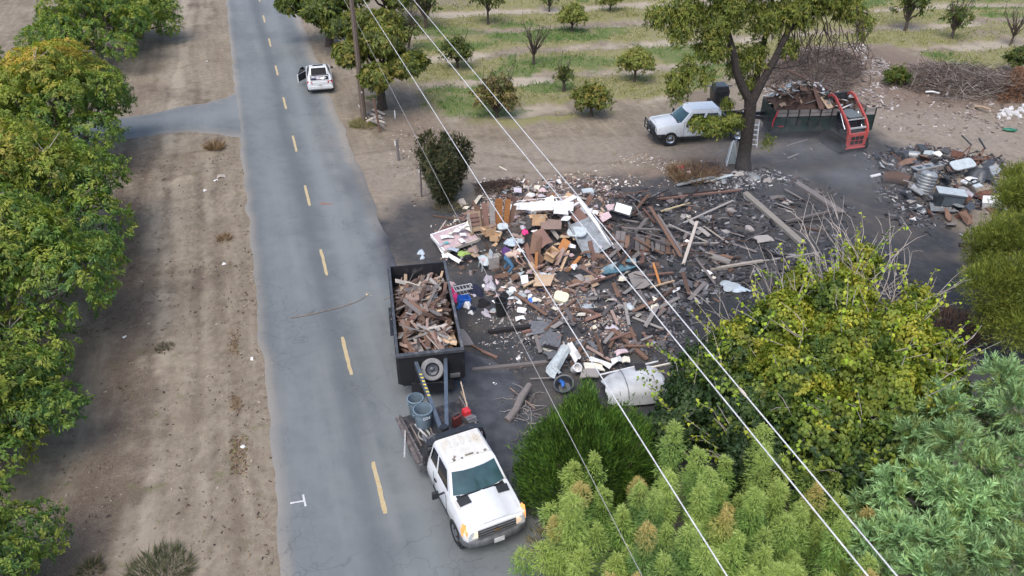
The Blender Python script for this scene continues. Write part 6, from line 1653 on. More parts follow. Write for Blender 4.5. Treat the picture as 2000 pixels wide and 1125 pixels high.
# papered bed base at the road end of the heap
t = thing('bed_base', 'low bed base covered in white papers and rags at the road end of the heap', 'bed', GH(890, 470, .15), R(24)); t.rotation_euler = (R(6), R(-4), R(30))
m = MB(); m.box((0, 0, .18), (1.75, 1.35, .12)); m.build('mattress', W['lpink'], t, bevel=.04)
for s in (-1, 1):
    m = MB(); m.box((0, s * .72, .14), (1.9, .07, .16)); m.build('side_rail', W['white' if s > 0 else 'pale'], t)
    m = MB(); m.box((s * .93, 0, .14), (.07, 1.4, .16)); m.build('end_rail', W['white' if s < 0 else 'grey'], t)
for (x, y, w_, h_, rz, key) in [(873, 462, .55, .34, .3, 'white'), (893, 452, .30, .34, -.4, 'white'), (903, 447, .3, .3, .6, 'white'), (905, 460, .32, .30, .1, 'white'), (882, 455, .3, .22, 1.0, 'offw'), (903, 470, .22, .42, .5, 'white'), (912, 440, .26, .22, .2, 'white'), (885, 487, .5, .30, -.5, 'bluew'), (868, 500, .26, .30, .3, 'white'), (861, 478, .2, .2, .3, 'lilac')]:
    piece('paper_sheet', 'sheet', key, GH(x, y, .60), (w_, h_, .015), (random_.uniform(-.15, .15), random_.uniform(-.15, .15), rz), f'{CW[key]} sheet of paper lying askew on the papered bed base', 'paper', 'papers on the bed base')
piece('rag', 'cloth', 'teal', GH(872, 474, .62), (.26, .16, .06), (0, 0, .2), 'small teal packet on the papered bed base', 'packet')
piece('cushion', 'cloth', 'greenc', GH(905, 495, .55), (.62, .42, .14), (0, 0, .3), 'round faded green cushion at the corner of the bed base', 'cushion')
piece('cushion', 'cloth', 'pink', GH(925, 488, .5), (.60, .50, .20), (0, 0, .9), 'dusty brown cushion beside the green one', 'cushion')
drape([(852, 470, .3), (866, 492, .3), (900, 512, .25)], .22, 'white', 'torn_sheeting', 'torn white sheeting hanging along the edge of the bed base', 'sheeting', .10, 8)
bar2('pole', (849, 462, .4), (872, 430, .75), .03, .03, 'pale', 'thin pale pole rising from the road end of the bed base', 'pole')
# plastic chair with a cloth thrown over
t = thing('plastic_chair', 'pale blue plastic chair draped with a cloth, close to the person', 'chair', GH(948, 524, .0), R(200))
m = MB(); m.box((0, 0, .42), (.46, .44, .04)); m.build('seat', W['ltblue'], t, bevel=.02)
m = MB(); m.slab([(-.20, -.22, .44), (-.20, .22, .44), (-.30, .20, .86), (-.30, -.20, .86)], .04); m.build('backrest', W['ltblue'], t, bevel=.02)
for s in (-1, 1):
    for q in (-1, 1): m = MB(); m.beam((s * .19, q * .18, .42), (s * .24, q * .23, 0), .045, .045); m.build('leg', W['ltblue'], t)
piece('cloth', 'cloth', 'ltblue', GH(950, 508, .38), (.8, .62, .28), (.2, .1, .5), 'pale cloth thrown over the plastic chair', 'cloth')
m = MB(); m.box((0, 0, .3), (.5, .35, .6)); single('low_cabinet', m, 'lgrey', 'open pale cabinet standing right by the plastic chair', 'cabinet', GH(963, 522, 0), (0, 0, R(20)), bevel=.01)
# cartons
for a in [(955, 470, .25, (.5, .4, .38), R(30), 'open brown cardboard box below the broken wardrobe'), (968, 478, .2, (.42, .34, .3), R(-20), 'smaller open cardboard box touching the one under the wardrobe'), (1030, 452, .35, (.45, .4, .4), R(50), 'grey-brown wooden crate box jammed right of the wardrobe'), (1050, 440, .5, (.6, .4, .4), R(10), 'tan box lying open on the slope below the white sheet'), (1075, 505, .4, (.55, .45, .4), R(65), 'brown carton squashed under the pink-tan square')]:
    box_open('carton', a[5], GH(a[0], a[1], a[2]), a[3], 'card' if 'grey' not in a[5] else 'grey', a[4], (random_.uniform(-.3, .3), random_.uniform(-.3, .3)))
m = MB(); m.prism(rounded(.5, .36, .14), -.04, .04, 'z'); m.box((0, 0, .03), (.3, .2, .03)); single('wash_basin', m, 'ltblue', 'pale oval basin tucked below the wardrobe panels', 'basin', GH(982, 456, .55), (R(25), 0, .3), True, .01)
# clothing and soft things
for (x, y, dz, sx, sy, sz, key, nm, lab) in [
    (998, 480, .42, .62, .5, .34, 'bluew', 'pillow', 'white and blue pillow on the slope above the person'), (988, 494, .42, .55, .45, .28, 'purple', 'garment', 'heap of dark purple clothes right behind the person'), (1014, 496, .45, .48, .46, .34, 'white', 'plastic_bag', 'round white plastic bag just uphill of the person'), (1016, 478, .45, .35, .4, .25, 'ltblue', 'plastic_bag', 'pale blue bag touching the white and blue pillow'),
    (1025, 466, .55, .30, .34, .2, 'pinkc', 'garment', 'pink garment between the cardboard and the pillow'), (1022, 458, .55, .30, .28, .2, 'lilac', 'garment', 'lilac cloth just above the pink garment'), (888, 584, .02, .46, .42, .34, 'pinkc', 'plastic_bag', 'big hot pink bag beside the trailer wall'), (884, 571, .02, .34, .30, .30, 'pinkc', 'plastic_bag', 'smaller hot pink bag behind the big pink one'), (883, 556, .0, .30, .3, .2, 'lpink', 'garment', 'pale pink garment at the far side of the pink bags'),
    (931, 570, .02, .62, .75, .42, 'navy', 'garment', 'big heap of navy jackets near the trailer'), (944, 592, .02, .7, .5, .2, 'blackc', 'garment', 'flat black clothing spread below the navy jackets'), (958, 560, .02, .7, .5, .26, 'lilac', 'garment', 'lilac and white clothes heaped beside the navy jackets'), (953, 546, .05, .5, .4, .25, 'lilac', 'garment', 'pale lilac clothes at the top of the clothes line-up'),
    (912, 597, .02, .42, .36, .24, 'white', 'plastic_bag', 'white plastic bag in front of the blue crate'), (920, 611, .0, .28, .22, .14, 'white', 'plastic_bag', 'small white bag lying alone below the blue crate'), (950, 612, .0, .7, .3, .08, 'lilac', 'garment', 'thin pale cloth spread on the dirt by the black bin'), (1038, 589, .02, .34, .3, .24, 'blue', 'plastic_bag', 'bright blue bag with a white top by the foam blocks'), (1036, 580, .08, .30, .24, .18, 'white', 'plastic_bag', 'white bag on top of the bright blue bag'),
    (1018, 578, .02, .62, .42, .16, 'ltblue', 'garment', 'pale aqua cloth lying behind the foam slabs'), (1000, 566, .05, .35, .35, .2, 'white', 'plastic_bag', 'white and pink bag on the dark clothes'), (985, 577, .02, .5, .4, .2, 'blackc', 'garment', 'black clothing between the clothes and the black bin'), (1330, 330, .1, .55, .45, .25, 'red', 'garment', 'red and white clothes by the dead brush'), (1345, 338, .1, .4, .35, .2, 'lpink', 'garment', 'pinkish rag beside the red clothes at the brush'), (1320, 326, .1, .3, .3, .16, 'lpink', 'garment', 'pale rag on the road side of the red clothes'),
    (823, 494, .0, .42, .35, .20, 'bluew', 'garment', 'blue and white bundle lying behind the dump trailer'), (825, 503, .0, .36, .2, .12, 'bluew', 'garment', 'pale rag touching the blue and white bundle'), (1425, 558, .1, .85, .8, .16, 'ltblue', 'garment', 'pale blue rag lying in the burnt black hollow'), (1447, 566, .05, .4, .8, .14, 'bluew', 'garment', 'blue-white crumpled cloth right of the pale blue rag'), (1078, 392, .55, .6, .4, .25, 'white', 'garment', 'white cloth bunched above the long sheet'), (1060, 372, .35, .42, .3, .2, 'lpink', 'garment', 'pink-white rag behind the long sheet'), (1035, 382, .35, .55, .35, .22, 'white', 'garment', 'white rag heaped behind the broken wardrobe'),
    (1196, 640, .1, .5, .3, .15, 'lilac', 'garment', 'greyish cloth by the long slanting beam'), (1228, 600, .12, .45, .45, .2, 'ltblue', 'garment', 'pale blue-white rag beside the pale square panel'), (1215, 545, .2, .35, .35, .2, 'offw', 'garment', 'dirty white rag near the blue hull'), (1275, 598, .15, .55, .4, .2, 'offw', 'garment', 'dirty white cloth under the pale crossed boards'), (1286, 610, .1, .3, .3, .16, 'navy', 'garment', 'blue cloth under the pale crossed boards'), (1198, 585, .1, .4, .2, .12, 'lpink', 'garment', 'pink-white rag in the split boards')]:
    piece(nm, 'cloth', key, GH(x, y, dz), (sx, sy, sz), (0, 0, random_.uniform(0, 6)), lab, {'garment': 'clothing', 'plastic_bag': 'bag', 'pillow': 'pillow'}[nm])
# cream foam block, bent tray, basket, crate, bin
m = MB(); m.prism(rounded(.62, .50, .15), -.12, .12, 'z'); single('foam_block', m, 'cream', 'cream foam block with rounded corners in front of the wreckage', 'foam block', GH(1096, 581, .22), (R(20), R(10), R(-15)), True, .03)
m = MB(); m.slab([(-.3, -.16, 0), (.3, -.16, 0), (.3, .14, .0), (-.3, .14, .0)], .02); m.slab([(-.3, -.16, .0), (-.3, .14, .0), (-.46, .2, .30), (-.42, -.12, .30)], .02); single('bent_tray', m, 'ltblue', 'bent white tray with one side up on the bare dirt', 'tray', GH(1148, 598, .05), (0, 0, .15))
t = thing('wire_basket', 'white wire basket rack lying between the pink and navy things', 'basket', GH(905, 570, .06), R(20))
for z in (0, .22):
    m = MB()
    for a, b in (((-.4, -.2), (.4, -.2)), ((.4, -.2), (.4, .2)), ((.4, .2), (-.4, .2)), ((-.4, .2), (-.4, -.2))): m.beam((*a, z), (*b, z), .02, .02)
    for q in np.linspace(-.3, .3, 5): m.beam((q, -.2, z), (q, .2, z), .012, .012)
    m.build('wire_frame', W['white'], t)
m = MB()
for a in ((-.4, -.2), (.4, -.2), (.4, .2), (-.4, .2)): m = MB(); m.beam((*a, 0), (*a, .22), .02, .02); m.build('upright', W['white'], t)
box_open('blue_crate', 'bright blue plastic crate beside the trailer wall', GH(905, 590, .02), (.48, .36, .26), 'blue', R(25), (.1, .2), False, 'crate')
box_open('blue_crate', 'bright blue tray standing on edge against the trailer wall', GH(898, 600, .02), (.40, .12, .30), 'blue', R(70), (.3, .2), False, 'crate')
t = thing('black_bin', 'round black bin standing on the dirt in front of the clothes', 'bin', GH(979, 615, 0))
m = MB(); m.lathe([(.20, 0), (.27, .72), (.24, .72), (.18, .03), (.01, .03)], 20, caps=False); m.build('shell', BLK, t, True)
m = MB(); m.lathe([(.265, .70), (.295, .71), (.295, .75), (.24, .75)], 20, caps=False); m.build('lip', BLK, t, True)
# mirror, boat hull, boarded floor
t = thing('framed_mirror', 'pale mirror in a black frame tilted on the grey boards', 'mirror', GH(1217, 408, .62)); t.rotation_euler = (R(38), R(12), R(-14))
m = MB(); m.box((0, 0, 0), (.78, .48, .03)); m.build('glass', mat('mirror_pale', (.62, .68, .70), .15, .3, rnd=0), t)
for s in (-1, 1):
    m = MB(); m.box((0, s * .27, .01), (.92, .07, .06)); m.build('frame_bar', BLK, t); m = MB(); m.box((s * .43, 0, .01), (.07, .47, .06)); m.build('frame_bar', BLK, t)
rg = []
for q in np.linspace(0, 1, 9):
    x = -1.0 + 2.0 * q; w_ = .30 * math.sin(min(1, q * 1.6 + .12) * PI / 2) * (1 if q < .8 else 1 - (q - .8) * 1.5); rg.append([(x, -w_, .22), (x, -w_ * .85, .05), (x, 0, -.04), (x, w_ * .85, .05), (x, w_, .22), (x, w_ * .8, .20), (x, 0, .06), (x, -w_ * .8, .20)])
m = MB(); m.loft(rg); single('boat_hull', m, 'hull', 'narrow blue boat-shaped hull half buried under boards', 'boat hull', GH(1205, 528, .12), (R(15), R(-4), R(22)), True)
t = thing('boarded_floor', 'sagging section of grey floorboards still side by side', 'floor section', GH(1258, 475, .38)); t.rotation_euler = (R(10), R(4), R(-8))
for i in range(11):
    x = -1.25 + i * .235; L_ = 1.25 - .3 * (i % 3 == 2) - .02 * i; m = MB(); m.box((x, (i % 2) * .05 - .04 * (i % 3), random_.uniform(-.02, .03)), (.21, L_, .03), rot=(random_.uniform(-.03, .03), random_.uniform(-.05, .05), random_.uniform(-.05, .05))); m.build('plank', W[['grey', 'grey', 'brown', 'char'][i % 4]], t)
for a in (-.45, .4): m = MB(); m.box((0, a, -.06), (2.6, .09, .08)); m.build('joist', W['dkbr'], t)
# stones
for (x, y, r, lab) in [(1426, 412, .32, 'lone round grey stone in the foundation, near the slanting board'), (1335, 424, .26, 'grey stone beside the pale yellowish board'), (1463, 447, .32, 'boxy grey stone behind the paving slab'), (1417, 454, .28, 'dark stone left of the boxy one'), (1472, 426, .14, 'small pale stone near the wide sill'), (1382, 425, .18, 'low dark stone left of the round one'), (1458, 408, .09, 'tiny pale stone right of the round one')]:
    piece('stone', 'chunk', 'stone', GH(x, y, .03), (r * 2, r * 1.6, r * 1.3), (random_.uniform(-.3, .3), .2, random_.uniform(0, 6)), lab, 'stone', v=1)
m = MB(); m.lathe([(.16, -.6), (.17, 0), (.15, .6)], 16, (0, 0, 0), 'x'); m.lathe([(.13, .61), (.06, .62)], 14, (0, 0, 0), 'x'); single('felt_roll', m, 'lgrey', 'short grey felt roll lying by the pale pipe', 'roll', GH(1402, 505, .16), (0, .05, R(-32)), True)

# ------------------------------------------------------------------ long boards and beams one can pick out
GB = 'broken boards of the burnt house'
for a in [
 ((1452, 375, .10), (1572, 481, .10), .34, .16, 'sill', 'wide pale concrete sill, the broadest beam of the burnt foundation', 'sill_beam', 'beam'),
 ((1554, 356, .10), (1648, 418, .10), .36, .14, 'grey', 'broad ash-grey sill at the far corner of the foundation', 'sill_beam', 'beam'),
 ((1532, 434, .12), (1618, 414, .12), .14, .12, 'grey', 'grey beam joining the two sills', 'sill_beam', 'beam'),
 ((1382, 527, .12), (1492, 509, .14), .13, .10, 'pale', 'pale straight beam at the lower edge of the foundation', 'beam', 'beam'),
 ((1490, 510, .10), (1604, 493, .06), .09, .06, 'lgrey', 'thin pale beam running on towards the bare shoots', 'beam', 'beam'),
 ((1266, 391, .15), (1455, 370, .15), .12, .08, 'redbr', 'very long reddish beam along the far edge of the foundation', 'beam', 'beam'),
 ((1262, 388, .12), (1430, 368, .08), .06, .05, 'dkbr', 'dark thin beam close behind the long reddish one', 'beam', 'beam'),
 ((1334, 436, .35), (1433, 391, .15), .11, .05, 'lgrey', 'long pale grey board slanting past the round stone', 'board', 'board'),
 ((1289, 413, .25), (1348, 396, .2), .09, .04, 'yellow', 'yellowish clean board pointing at the long reddish beam', 'board', 'board'),
 ((1362, 431, .85), (1334, 518, .25), .14, .09, 'pale', 'long pale post propped steeply over the rubble', 'post', 'post'),
 ((1304, 437, .4), (1384, 474, .2), .09, .04, 'lgrey', 'pale board slanting down behind the long pale post', 'board', 'board'),
 ((1268, 402, .5), (1332, 505, .35), .16, .05, 'brown', 'long brown board running down beside the grey floorboards', 'board', 'board'),
 ((1284, 418, .5), (1330, 490, .35), .12, .05, 'grey', 'grey board parallel with the long brown one', 'board', 'board'),
 ((1372, 440, .2), (1424, 476, .15), .07, .04, 'pale', 'thin pale board between the two dark stones', 'board', 'board'),
 ((1213, 445, .55), (1300, 449, .5), .10, .05, 'grey', 'grey board capping the top of the floorboards', 'board', 'board'),
 ((1218, 450, .6), (1312, 478, .5), .09, .05, 'grey', 'long grey board slanting over the floorboards', 'board', 'board'),
 ((1225, 458, .55), (1298, 498, .45), .10, .05, 'brown', 'brown board crossing the middle of the floorboards', 'board', 'board'),
 ((1262, 538, .35), (1316, 532, .3), .12, .05, 'redbr', 'red-brown board right of the pale square panel', 'board', 'board'),
 ((1275, 512, .5), (1289, 556, .3), .10, .04, 'orange', 'orange-red board standing out right of the pale panel', 'board', 'board'),
 ((1268, 562, .3), (1318, 548, .3), .07, .05, 'tan', 'tan batten beside the pale square panel', 'board', 'board'),
 ((1244, 566, .35), (1268, 604, .2), .22, .04, 'grey', 'wide grey board below the pale square panel', 'board', 'board'),
 ((1284, 598, .35), (1260, 638, .2), .18, .05, 'lgrey', 'wide pale grey board crossing under both wires', 'board', 'board'),
 ((1220, 590, .3), (1229, 636, .15), .13, .04, 'lgrey', 'upright-looking pale grey board among small splinters', 'board', 'board'),
 ((1194, 641, .35), (1268, 705, .15), .18, .10, 'brown', 'long slanting brown beam above the white wreck', 'beam', 'beam'),
 ((1180, 670, .25), (1202, 645, .3), .14, .06, 'lgrey', 'short pale board under the long slanting beam', 'board', 'board'),
 ((1163, 653, .2), (1176, 692, .15), .13, .05, 'brown', 'brown board in the tangle above the white wing', 'board', 'board'),
 ((1190, 680, .2), (1205, 650, .25), .12, .05, 'brown', 'steep brown board in the beam tangle', 'board', 'board'),
 ((1228, 690, .2), (1268, 655, .15), .11, .06, 'grey', 'grey board crossing the long slanting beam', 'board', 'board'),
 ((952, 649, .08), (1040, 638, .1), .16, .16, 'char', 'dark trench beam lying alone on the brown dirt', 'beam', 'beam'),
 ((1019, 650, .08), (1044, 644, .1), .10, .10, 'redbr', 'short reddish board against the end of the trench beam', 'board', 'board'),
 ((940, 685, .08), (972, 699, .05), .12, .05, 'redbr', 'reddish-brown board on the dirt beyond the trailer corner', 'board', 'board'),
 ((920, 673, .08), (945, 687, .08), .08, .04, 'brown', 'brown batten leading from the trailer corner', 'board', 'board'),
 ((918, 723, .05), (1075, 707, .06), .16, .12, 'grey', 'long half-buried grey beam across the ash in front of the trailer', 'beam', 'beam'),
 ((1044, 648, .1), (1056, 690, .1), .16, .05, 'grey', 'grey board along the edge of the torn felt sheet', 'board', 'board'),
 ((1035, 512, .35), (1058, 552, .35), .24, .04, 'tan', 'tan board running down into the plywood square', 'board', 'board'),
 ((1042, 575, .15), (1052, 602, .1), .26, .04, 'grey', 'broad grey-brown board left of the foam block', 'board', 'board'),
 ((1004, 572, .2), (1070, 617, .1), .14, .05, 'brown', 'long brown board behind the white foam slabs', 'board', 'board'),
 ((1022, 560, .3), (1044, 548, .35), .14, .04, 'tan', 'curled tan board beside the tan plywood square', 'board', 'board'),
 ((1090, 610, .12), (1130, 580, .25), .08, .04, 'brown', 'thin brown board behind the bent tray', 'board', 'board'),
 ((1148, 556, .25), (1205, 535, .3), .10, .05, 'redbr', 'red-brown board leading to the blue hull', 'board', 'board'),
 ((1110, 560, .25), (1165, 545, .3), .10, .05, 'pink', 'pinkish board above the bent tray', 'board', 'board'),
 ((1130, 520, .35), (1175, 545, .3), .10, .04, 'redbr', 'reddish board between the wall frame and the tray', 'board', 'board'),
 ((1205, 490, .5), (1222, 520, .35), .10, .04, 'brown', 'brown board end just behind the blue hull', 'board', 'board'),
 ((1455, 470, .15), (1500, 450, .15), .06, .04, 'grey', 'thin grey stick behind the paving slab', 'board', 'board'),
 ((845, 421, .05), (888, 428, .05), .06, .05, 'brown', 'lone brown stake on the dirt by the tall shrub', 'stake', 'stake'),
 ((1398, 300, .03), (1420, 290, .03), .05, .03, 'lgrey', 'pale stick on the drive in front of the pickup', 'stick', 'stick'),
 ((1538, 309, .03), (1560, 300, .03), .10, .03, 'lgrey', 'pale flat board in the ash beside the ladder', 'board', 'board'),
 ((1502, 322, .03), (1542, 312, .03), .06, .03, 'grey', 'grey stick in the ash right of the big trunk', 'board', 'board'),
 ((1535, 285, .03), (1578, 272, .04), .06, .03, 'lgrey', 'pale curved stick beside the loader track', 'stick', 'stick'),
 ((1700, 345, .05), (1722, 340, .06), .22, .06, 'white', 'white splintered piece at the road end of the junk heap', 'board', 'board'),
 ((975, 325, .0), (990, 333, .0), .07, .03, 'offw', 'small pale stick on the drive behind the tall shrub', 'stick', 'stick'),
 ((1320, 362, .1), (1395, 345, .3), .22, .05, 'metal', 'long grey metal gutter at the foot of the forked tree', 'gutter', 'gutter'),
 ((1372, 356, .15), (1432, 341, .25), .20, .03, 'ltblue', 'bluish white metal strip beside the gutter', 'strip', 'strip'),
 ((900, 765, .05), (913, 790, .9), .04, .04, 'tan', 'thin stake leaning by the red engine', 'stake', 'stake')]:
    bar2(a[6], a[0], a[1], a[2], a[3], a[4], a[5], a[7])
# flat scraps of felt
for (x, y, w_, h_, rz, key, lab) in [(1062, 640, 1.1, .8, .3, 'felt', 'torn blue-grey felt sheet beside the bare patch'), (1070, 668, .9, 1.1, -.2, 'felt', 'larger torn felt sheet below the first one'), (1080, 690, .7, .5, .6, 'felt', 'curled end of roofing felt above the white wing'), (905, 660, .45, 1.0, .45, 'lgrey', 'pale plaster slab leaning at the trailer corner'), (432, 344, .42, .46, .3, 'pale', 'pale square board lying on the verge near the paved turn'), (422, 352, .22, .14, .8, 'white', 'white scrap beside the square board on the verge'), (724, 575, .44, .20, .2, 'yellow', 'small yellowish board lying on the road behind the trailer'),
                             (1452, 222, 1.5, .9, .1, 'lgrey', 'pale panel lying behind the pickup bed'), (1550, 560, 1.3, .5, -.4, 'felt', 'dark sheet in the blackened hollow'), (1590, 375, .7, .5, .2, 'grey', 'grey flat fragment between the sills'), (1520, 385, .8, .4, .1, 'grey', 'dusty grey sheet left of the far sill'), (1540, 395, .5, .4, .7, 'lgrey', 'pale fragment just below the dusty grey sheet')]:
    piece('sheet', 'sheet', key, GH(x, y, .08 if key != 'yellow' and x > 700 else .035), (w_, h_, .035), (random_.uniform(-.08, .08) if x > 700 else 0, random_.uniform(-.06, .06) if x > 700 else 0, rz), lab, 'sheet')

# ------------------------------------------------------------------ crumpled white wing, the white wreck behind the broom shrub
drape([(1105, 678, .75), (1092, 700, .5), (1078, 722, .35), (1090, 735, .25)], .50, 'ltblue', 'crumpled_wing', 'crumpled pale blue-white car wing standing up in the rubble', 'car wing', .24, 11, 8)
drape([(1112, 672, .7), (1122, 690, .55), (1130, 704, .35)], .42, 'white', 'bent_sheet', 'bent white panel standing right of the crumpled wing', 'panel', .12, 12, 8)
m = MB(); m.lathe([(.16, 0), (.18, .36), (.15, .36), (.14, .05), (.01, .05)], 16, caps=False); single('bucket', m, 'white', 'white bucket lying on the rubble by the crumpled wing', 'bucket', GH(1122, 722, .12), (R(35), R(20), 0), True)
m = MB(); m.lathe([(.24, 0), (.36, .34), (.38, .35), (.33, .34), (.22, .04), (.01, .04)], 20, caps=False); single('tub', m, 'dmetal', 'round dark tub with a blue rag beside the broom shrub', 'tub', GH(1103, 758, .05), (R(20), R(-10), 0), True)
piece('garment', 'cloth', 'blue', GH(1098, 748, .28), (.16, .42, .12), (0, 0, .3), 'bright blue rag hanging in the round dark tub', 'clothing')
t = thing('white_wreck', 'flattened white vehicle body with a dark open end behind the broom shrub', 'vehicle wreck', (*G(1240, 768)[:2], 0), R(10)); t.scale = (.88, .88, .85)
rg = []
for x, w_, h_, s_ in ((-1.35, .55, .52, .0), (-1.0, .78, .72, .05), (-.4, .86, .86, .08), (.2, .90, .95, .06), (.7, .88, .95, .0), (1.0, .80, .86, -.05), (1.12, .74, .70, -.05)):
    rg.append([(x + .05 * math.sin(k * 1.3), w_ * math.cos(a), .12 + h_ * math.sin(a) ** .55 * (1 + .07 * math.sin(x * 5 + k))) for k, a in enumerate(np.linspace(.001, PI - .001, 13))])
m = MB(); m.loft(rg, caps=False, closed=False); m.build('shell', mat('wreck_white', (.44, .46, .47), .6, var=.25, scale=1.4, rnd=0, dirt=((.22, .21, .20), 1.8, .58)), t, True, fix=False)
for x in (-.55, .62):
    m = MB(); m.tube([(x, .875 * math.cos(a), .135 + .90 * math.sin(a) ** .55) for a in np.linspace(.25, PI - .25, 11)], .012, 5); m.build('panel_seam', W['dmetal'], t, True)
m = MB(); m.beam((-1.4, .60, .72), (1.15, .70, 1.02), .05, .05); m.build('roof_rail', W['white'], t)
m = MB(); m.box((1.12, 0, .42), (.08, 1.35, .55)); m.build('end_opening', W['blackc'], t)  # flat black box stands for the dark opening
m = MB(); m.slab([(.0, .2, 1.09), (.5, .25, 1.09), (.55, .65, 1.03), (.1, .7, 1.03)], .012); m.build('scorch_hole', W['char'], t)
bar2('pipe', (1250, 722, .95), (1345, 702, .9), .05, .05, 'offw', 'thin white pipe running from the white wreck into the leaves', 'pipe')
for (x, y, w_, h_, key, lab) in [(1160, 716, .8, .35, 'offw', 'dirty white board between the bucket and the wreck'), (1175, 708, .9, .3, 'white', 'long white panel on the rubble behind the wreck'), (1150, 730, .7, .4, 'lgrey', 'pale board touching the broom shrub'), (1205, 703, .4, .3, 'white', 'white tray above the white wreck'), (1222, 703, .3, .25, 'offw', 'pale block beside the white tray'), (1212, 688, .5, .25, 'lpink', 'pale pink board above the white tray')]:
    piece('loose_sheet', 'sheet', key, GH(x, y, .32), (w_, h_, .05), (random_.uniform(-.3, .3), random_.uniform(-.3, .3), random_.uniform(-.4, .6)), lab, 'panel')

# charred log and roots in the ash between truck and shrub
m = MB(); m.tube([(0, 0, .0), (.25, .5, .12), (.35, 1.0, .22), (.6, 1.6, .38)], [.14, .13, .15, .11], 9); single('charred_log', m, 'grey', 'grey split log lying in the ash by the broom shrub', 'log', GH(990, 822, .1), (0, 0, R(-8)), True)
m = MB(); m.tube([(0, 0, 0), (.1, .45, .1), (.3, .9, .2)], [.09, .08, .06], 7); single('charred_log', m, 'char', 'shorter black log beside the grey split one', 'log', GH(1012, 795, .12), (0, 0, R(-5)), True)
for i in range(34):
    p = GH(random_.uniform(1000, 1050), random_.uniform(765, 845), .05); m = MB(); q = Vector((0, 0, 0)); pts = [q]; a = random_.uniform(0, 6)
    for k in range(5): a += random_.uniform(-1.0, 1.0); q = q + Vector((math.cos(a) * .18, math.sin(a) * .18, random_.uniform(-.04, .08))); pts.append(q)
    m.tube(pts, [.022, .02, .017, .014, .01, .006], 5)
    k = random_.random() < .5
    single('root', m, 'lgrey' if k else 'grey', 'curling pale root in the tangle beside the charred log' if k else 'curling dark root in the tangle beside the charred log', 'root', p, smooth=True, group='roots tangled beside the log')
bar2('pole', (995, 757, .1), (1048, 800, .25), .035, .035, 'pink', 'thin straight pole over the charred log', 'pole')
bar2('pole', (1034, 740, .15), (1092, 737, .2), .04, .04, 'lgrey', 'bent pale conduit between the log and the tub', 'pole')

# ------------------------------------------------------------------ loose boards and scraps strewn over the plot
S_MAIN = [(870, 445), (960, 400), (1060, 390), (1130, 395), (1200, 470), (1210, 540), (1120, 600), (1000, 600), (960, 540), (880, 500)]
S_BURN = [(1200, 400), (1330, 390), (1400, 430), (1420, 540), (1330, 600), (1230, 610), (1190, 520)]
S_LOW = [(1080, 610), (1190, 570), (1300, 600), (1290, 690), (1170, 710), (1060, 690), (1050, 640)]
S_FOUND = [(1330, 400), (1560, 345), (1640, 400), (1600, 500), (1480, 560), (1350, 540)]
scatter(S_MAIN, 58, 'board', 'board', 'board', ['pink', 'redbr', 'brown', 'tan', 'orange', 'lgrey', 'pale'], (.5, 1.5), (.07, .24), (.015, .04), .38, .02, GB, [18, 20, 22, 12, 6, 8, 6], .5)
scatter(S_BURN, 62, 'board', 'board', 'board', ['grey', 'brown', 'lgrey', 'char', 'dkbr', 'redbr'], (.6, 2.0), (.06, .22), (.02, .05), .22, .02, GB, [34, 7, 13, 24, 14, 2], .35)
scatter(S_LOW, 50, 'board', 'board', 'board', ['grey', 'brown', 'lgrey', 'redbr', 'char', 'pink'], (.4, 1.5), (.06, .2), (.02, .05), .16, .02, GB, [26, 14, 14, 5, 16, 6], .2)
scatter(S_FOUND, 46, 'board', 'board', 'board', ['grey', 'lgrey', 'char', 'dkbr'], (.4, 1.7), (.05, .15), (.02, .05), .08, .01, GB, [18, 10, 20, 8], .1)
scatter(S_MAIN, 60, 'panel_scrap', 'sheet', 'broken panel', ['pink', 'tan', 'card', 'white', 'brown', 'redbr', 'lpink', 'lgrey', 'offw'], (.2, .62), (.18, .5), (.015, .04), .4, .04, 'broken panels in the wreckage', [12, 10, 10, 8, 12, 12, 6, 8, 5], .5)
scatter(S_BURN, 26, 'panel_scrap', 'sheet', 'broken panel', ['grey', 'felt', 'lgrey', 'dmetal', 'char', 'white'], (.2, .6), (.18, .45), (.015, .04), .3, .03, 'broken panels in the wreckage', None, .3)
scatter(S_LOW, 24, 'panel_scrap', 'sheet', 'broken panel', ['grey', 'felt', 'lgrey', 'pink', 'char', 'offw'], (.2, .5), (.15, .4), (.015, .03), .2, .03, 'broken panels in the wreckage', None, .1)
scatter(S_MAIN, 46, 'rag', 'cloth', 'rag', ['white', 'lilac', 'lpink', 'offw', 'blackc', 'ltblue', 'red', 'purple', 'brown'], (.18, .45), (.15, .35), (.06, .16), .2, .02, 'rags strewn in the wreckage', [10, 6, 7, 6, 4, 4, 2, 2, 6], .4)
scatter([(940, 545), (1060, 560), (1060, 620), (900, 610)], 22, 'rag', 'cloth', 'rag', ['white', 'lilac', 'blackc', 'navy', 'ltblue', 'lpink'], (.15, .4), (.12, .3), (.04, .12), .2, .01, 'rags strewn in the wreckage')
scatter(S_BURN, 14, 'rag', 'cloth', 'rag', ['lgrey', 'offw', 'blackc', 'white'], (.15, .35), (.12, .3), (.04, .12), .2, .02, 'rags strewn in the wreckage')
scatter([(960, 360), (1160, 355), (1200, 400), (1110, 390), (990, 392)], 18, 'panel_scrap', 'sheet', 'broken panel', ['white', 'lgrey', 'metal', 'brown', 'offw'], (.2, .5), (.15, .4), (.015, .03), .3, .03, 'broken panels in the wreckage')
scatter([(900, 395), (940, 390), (940, 415), (895, 410)], 7, 'panel_scrap', 'sheet', 'broken panel', ['pale', 'tan', 'offw'], (.3, .6), (.25, .4), (.015, .03), .3, .03, 'broken panels in the wreckage')

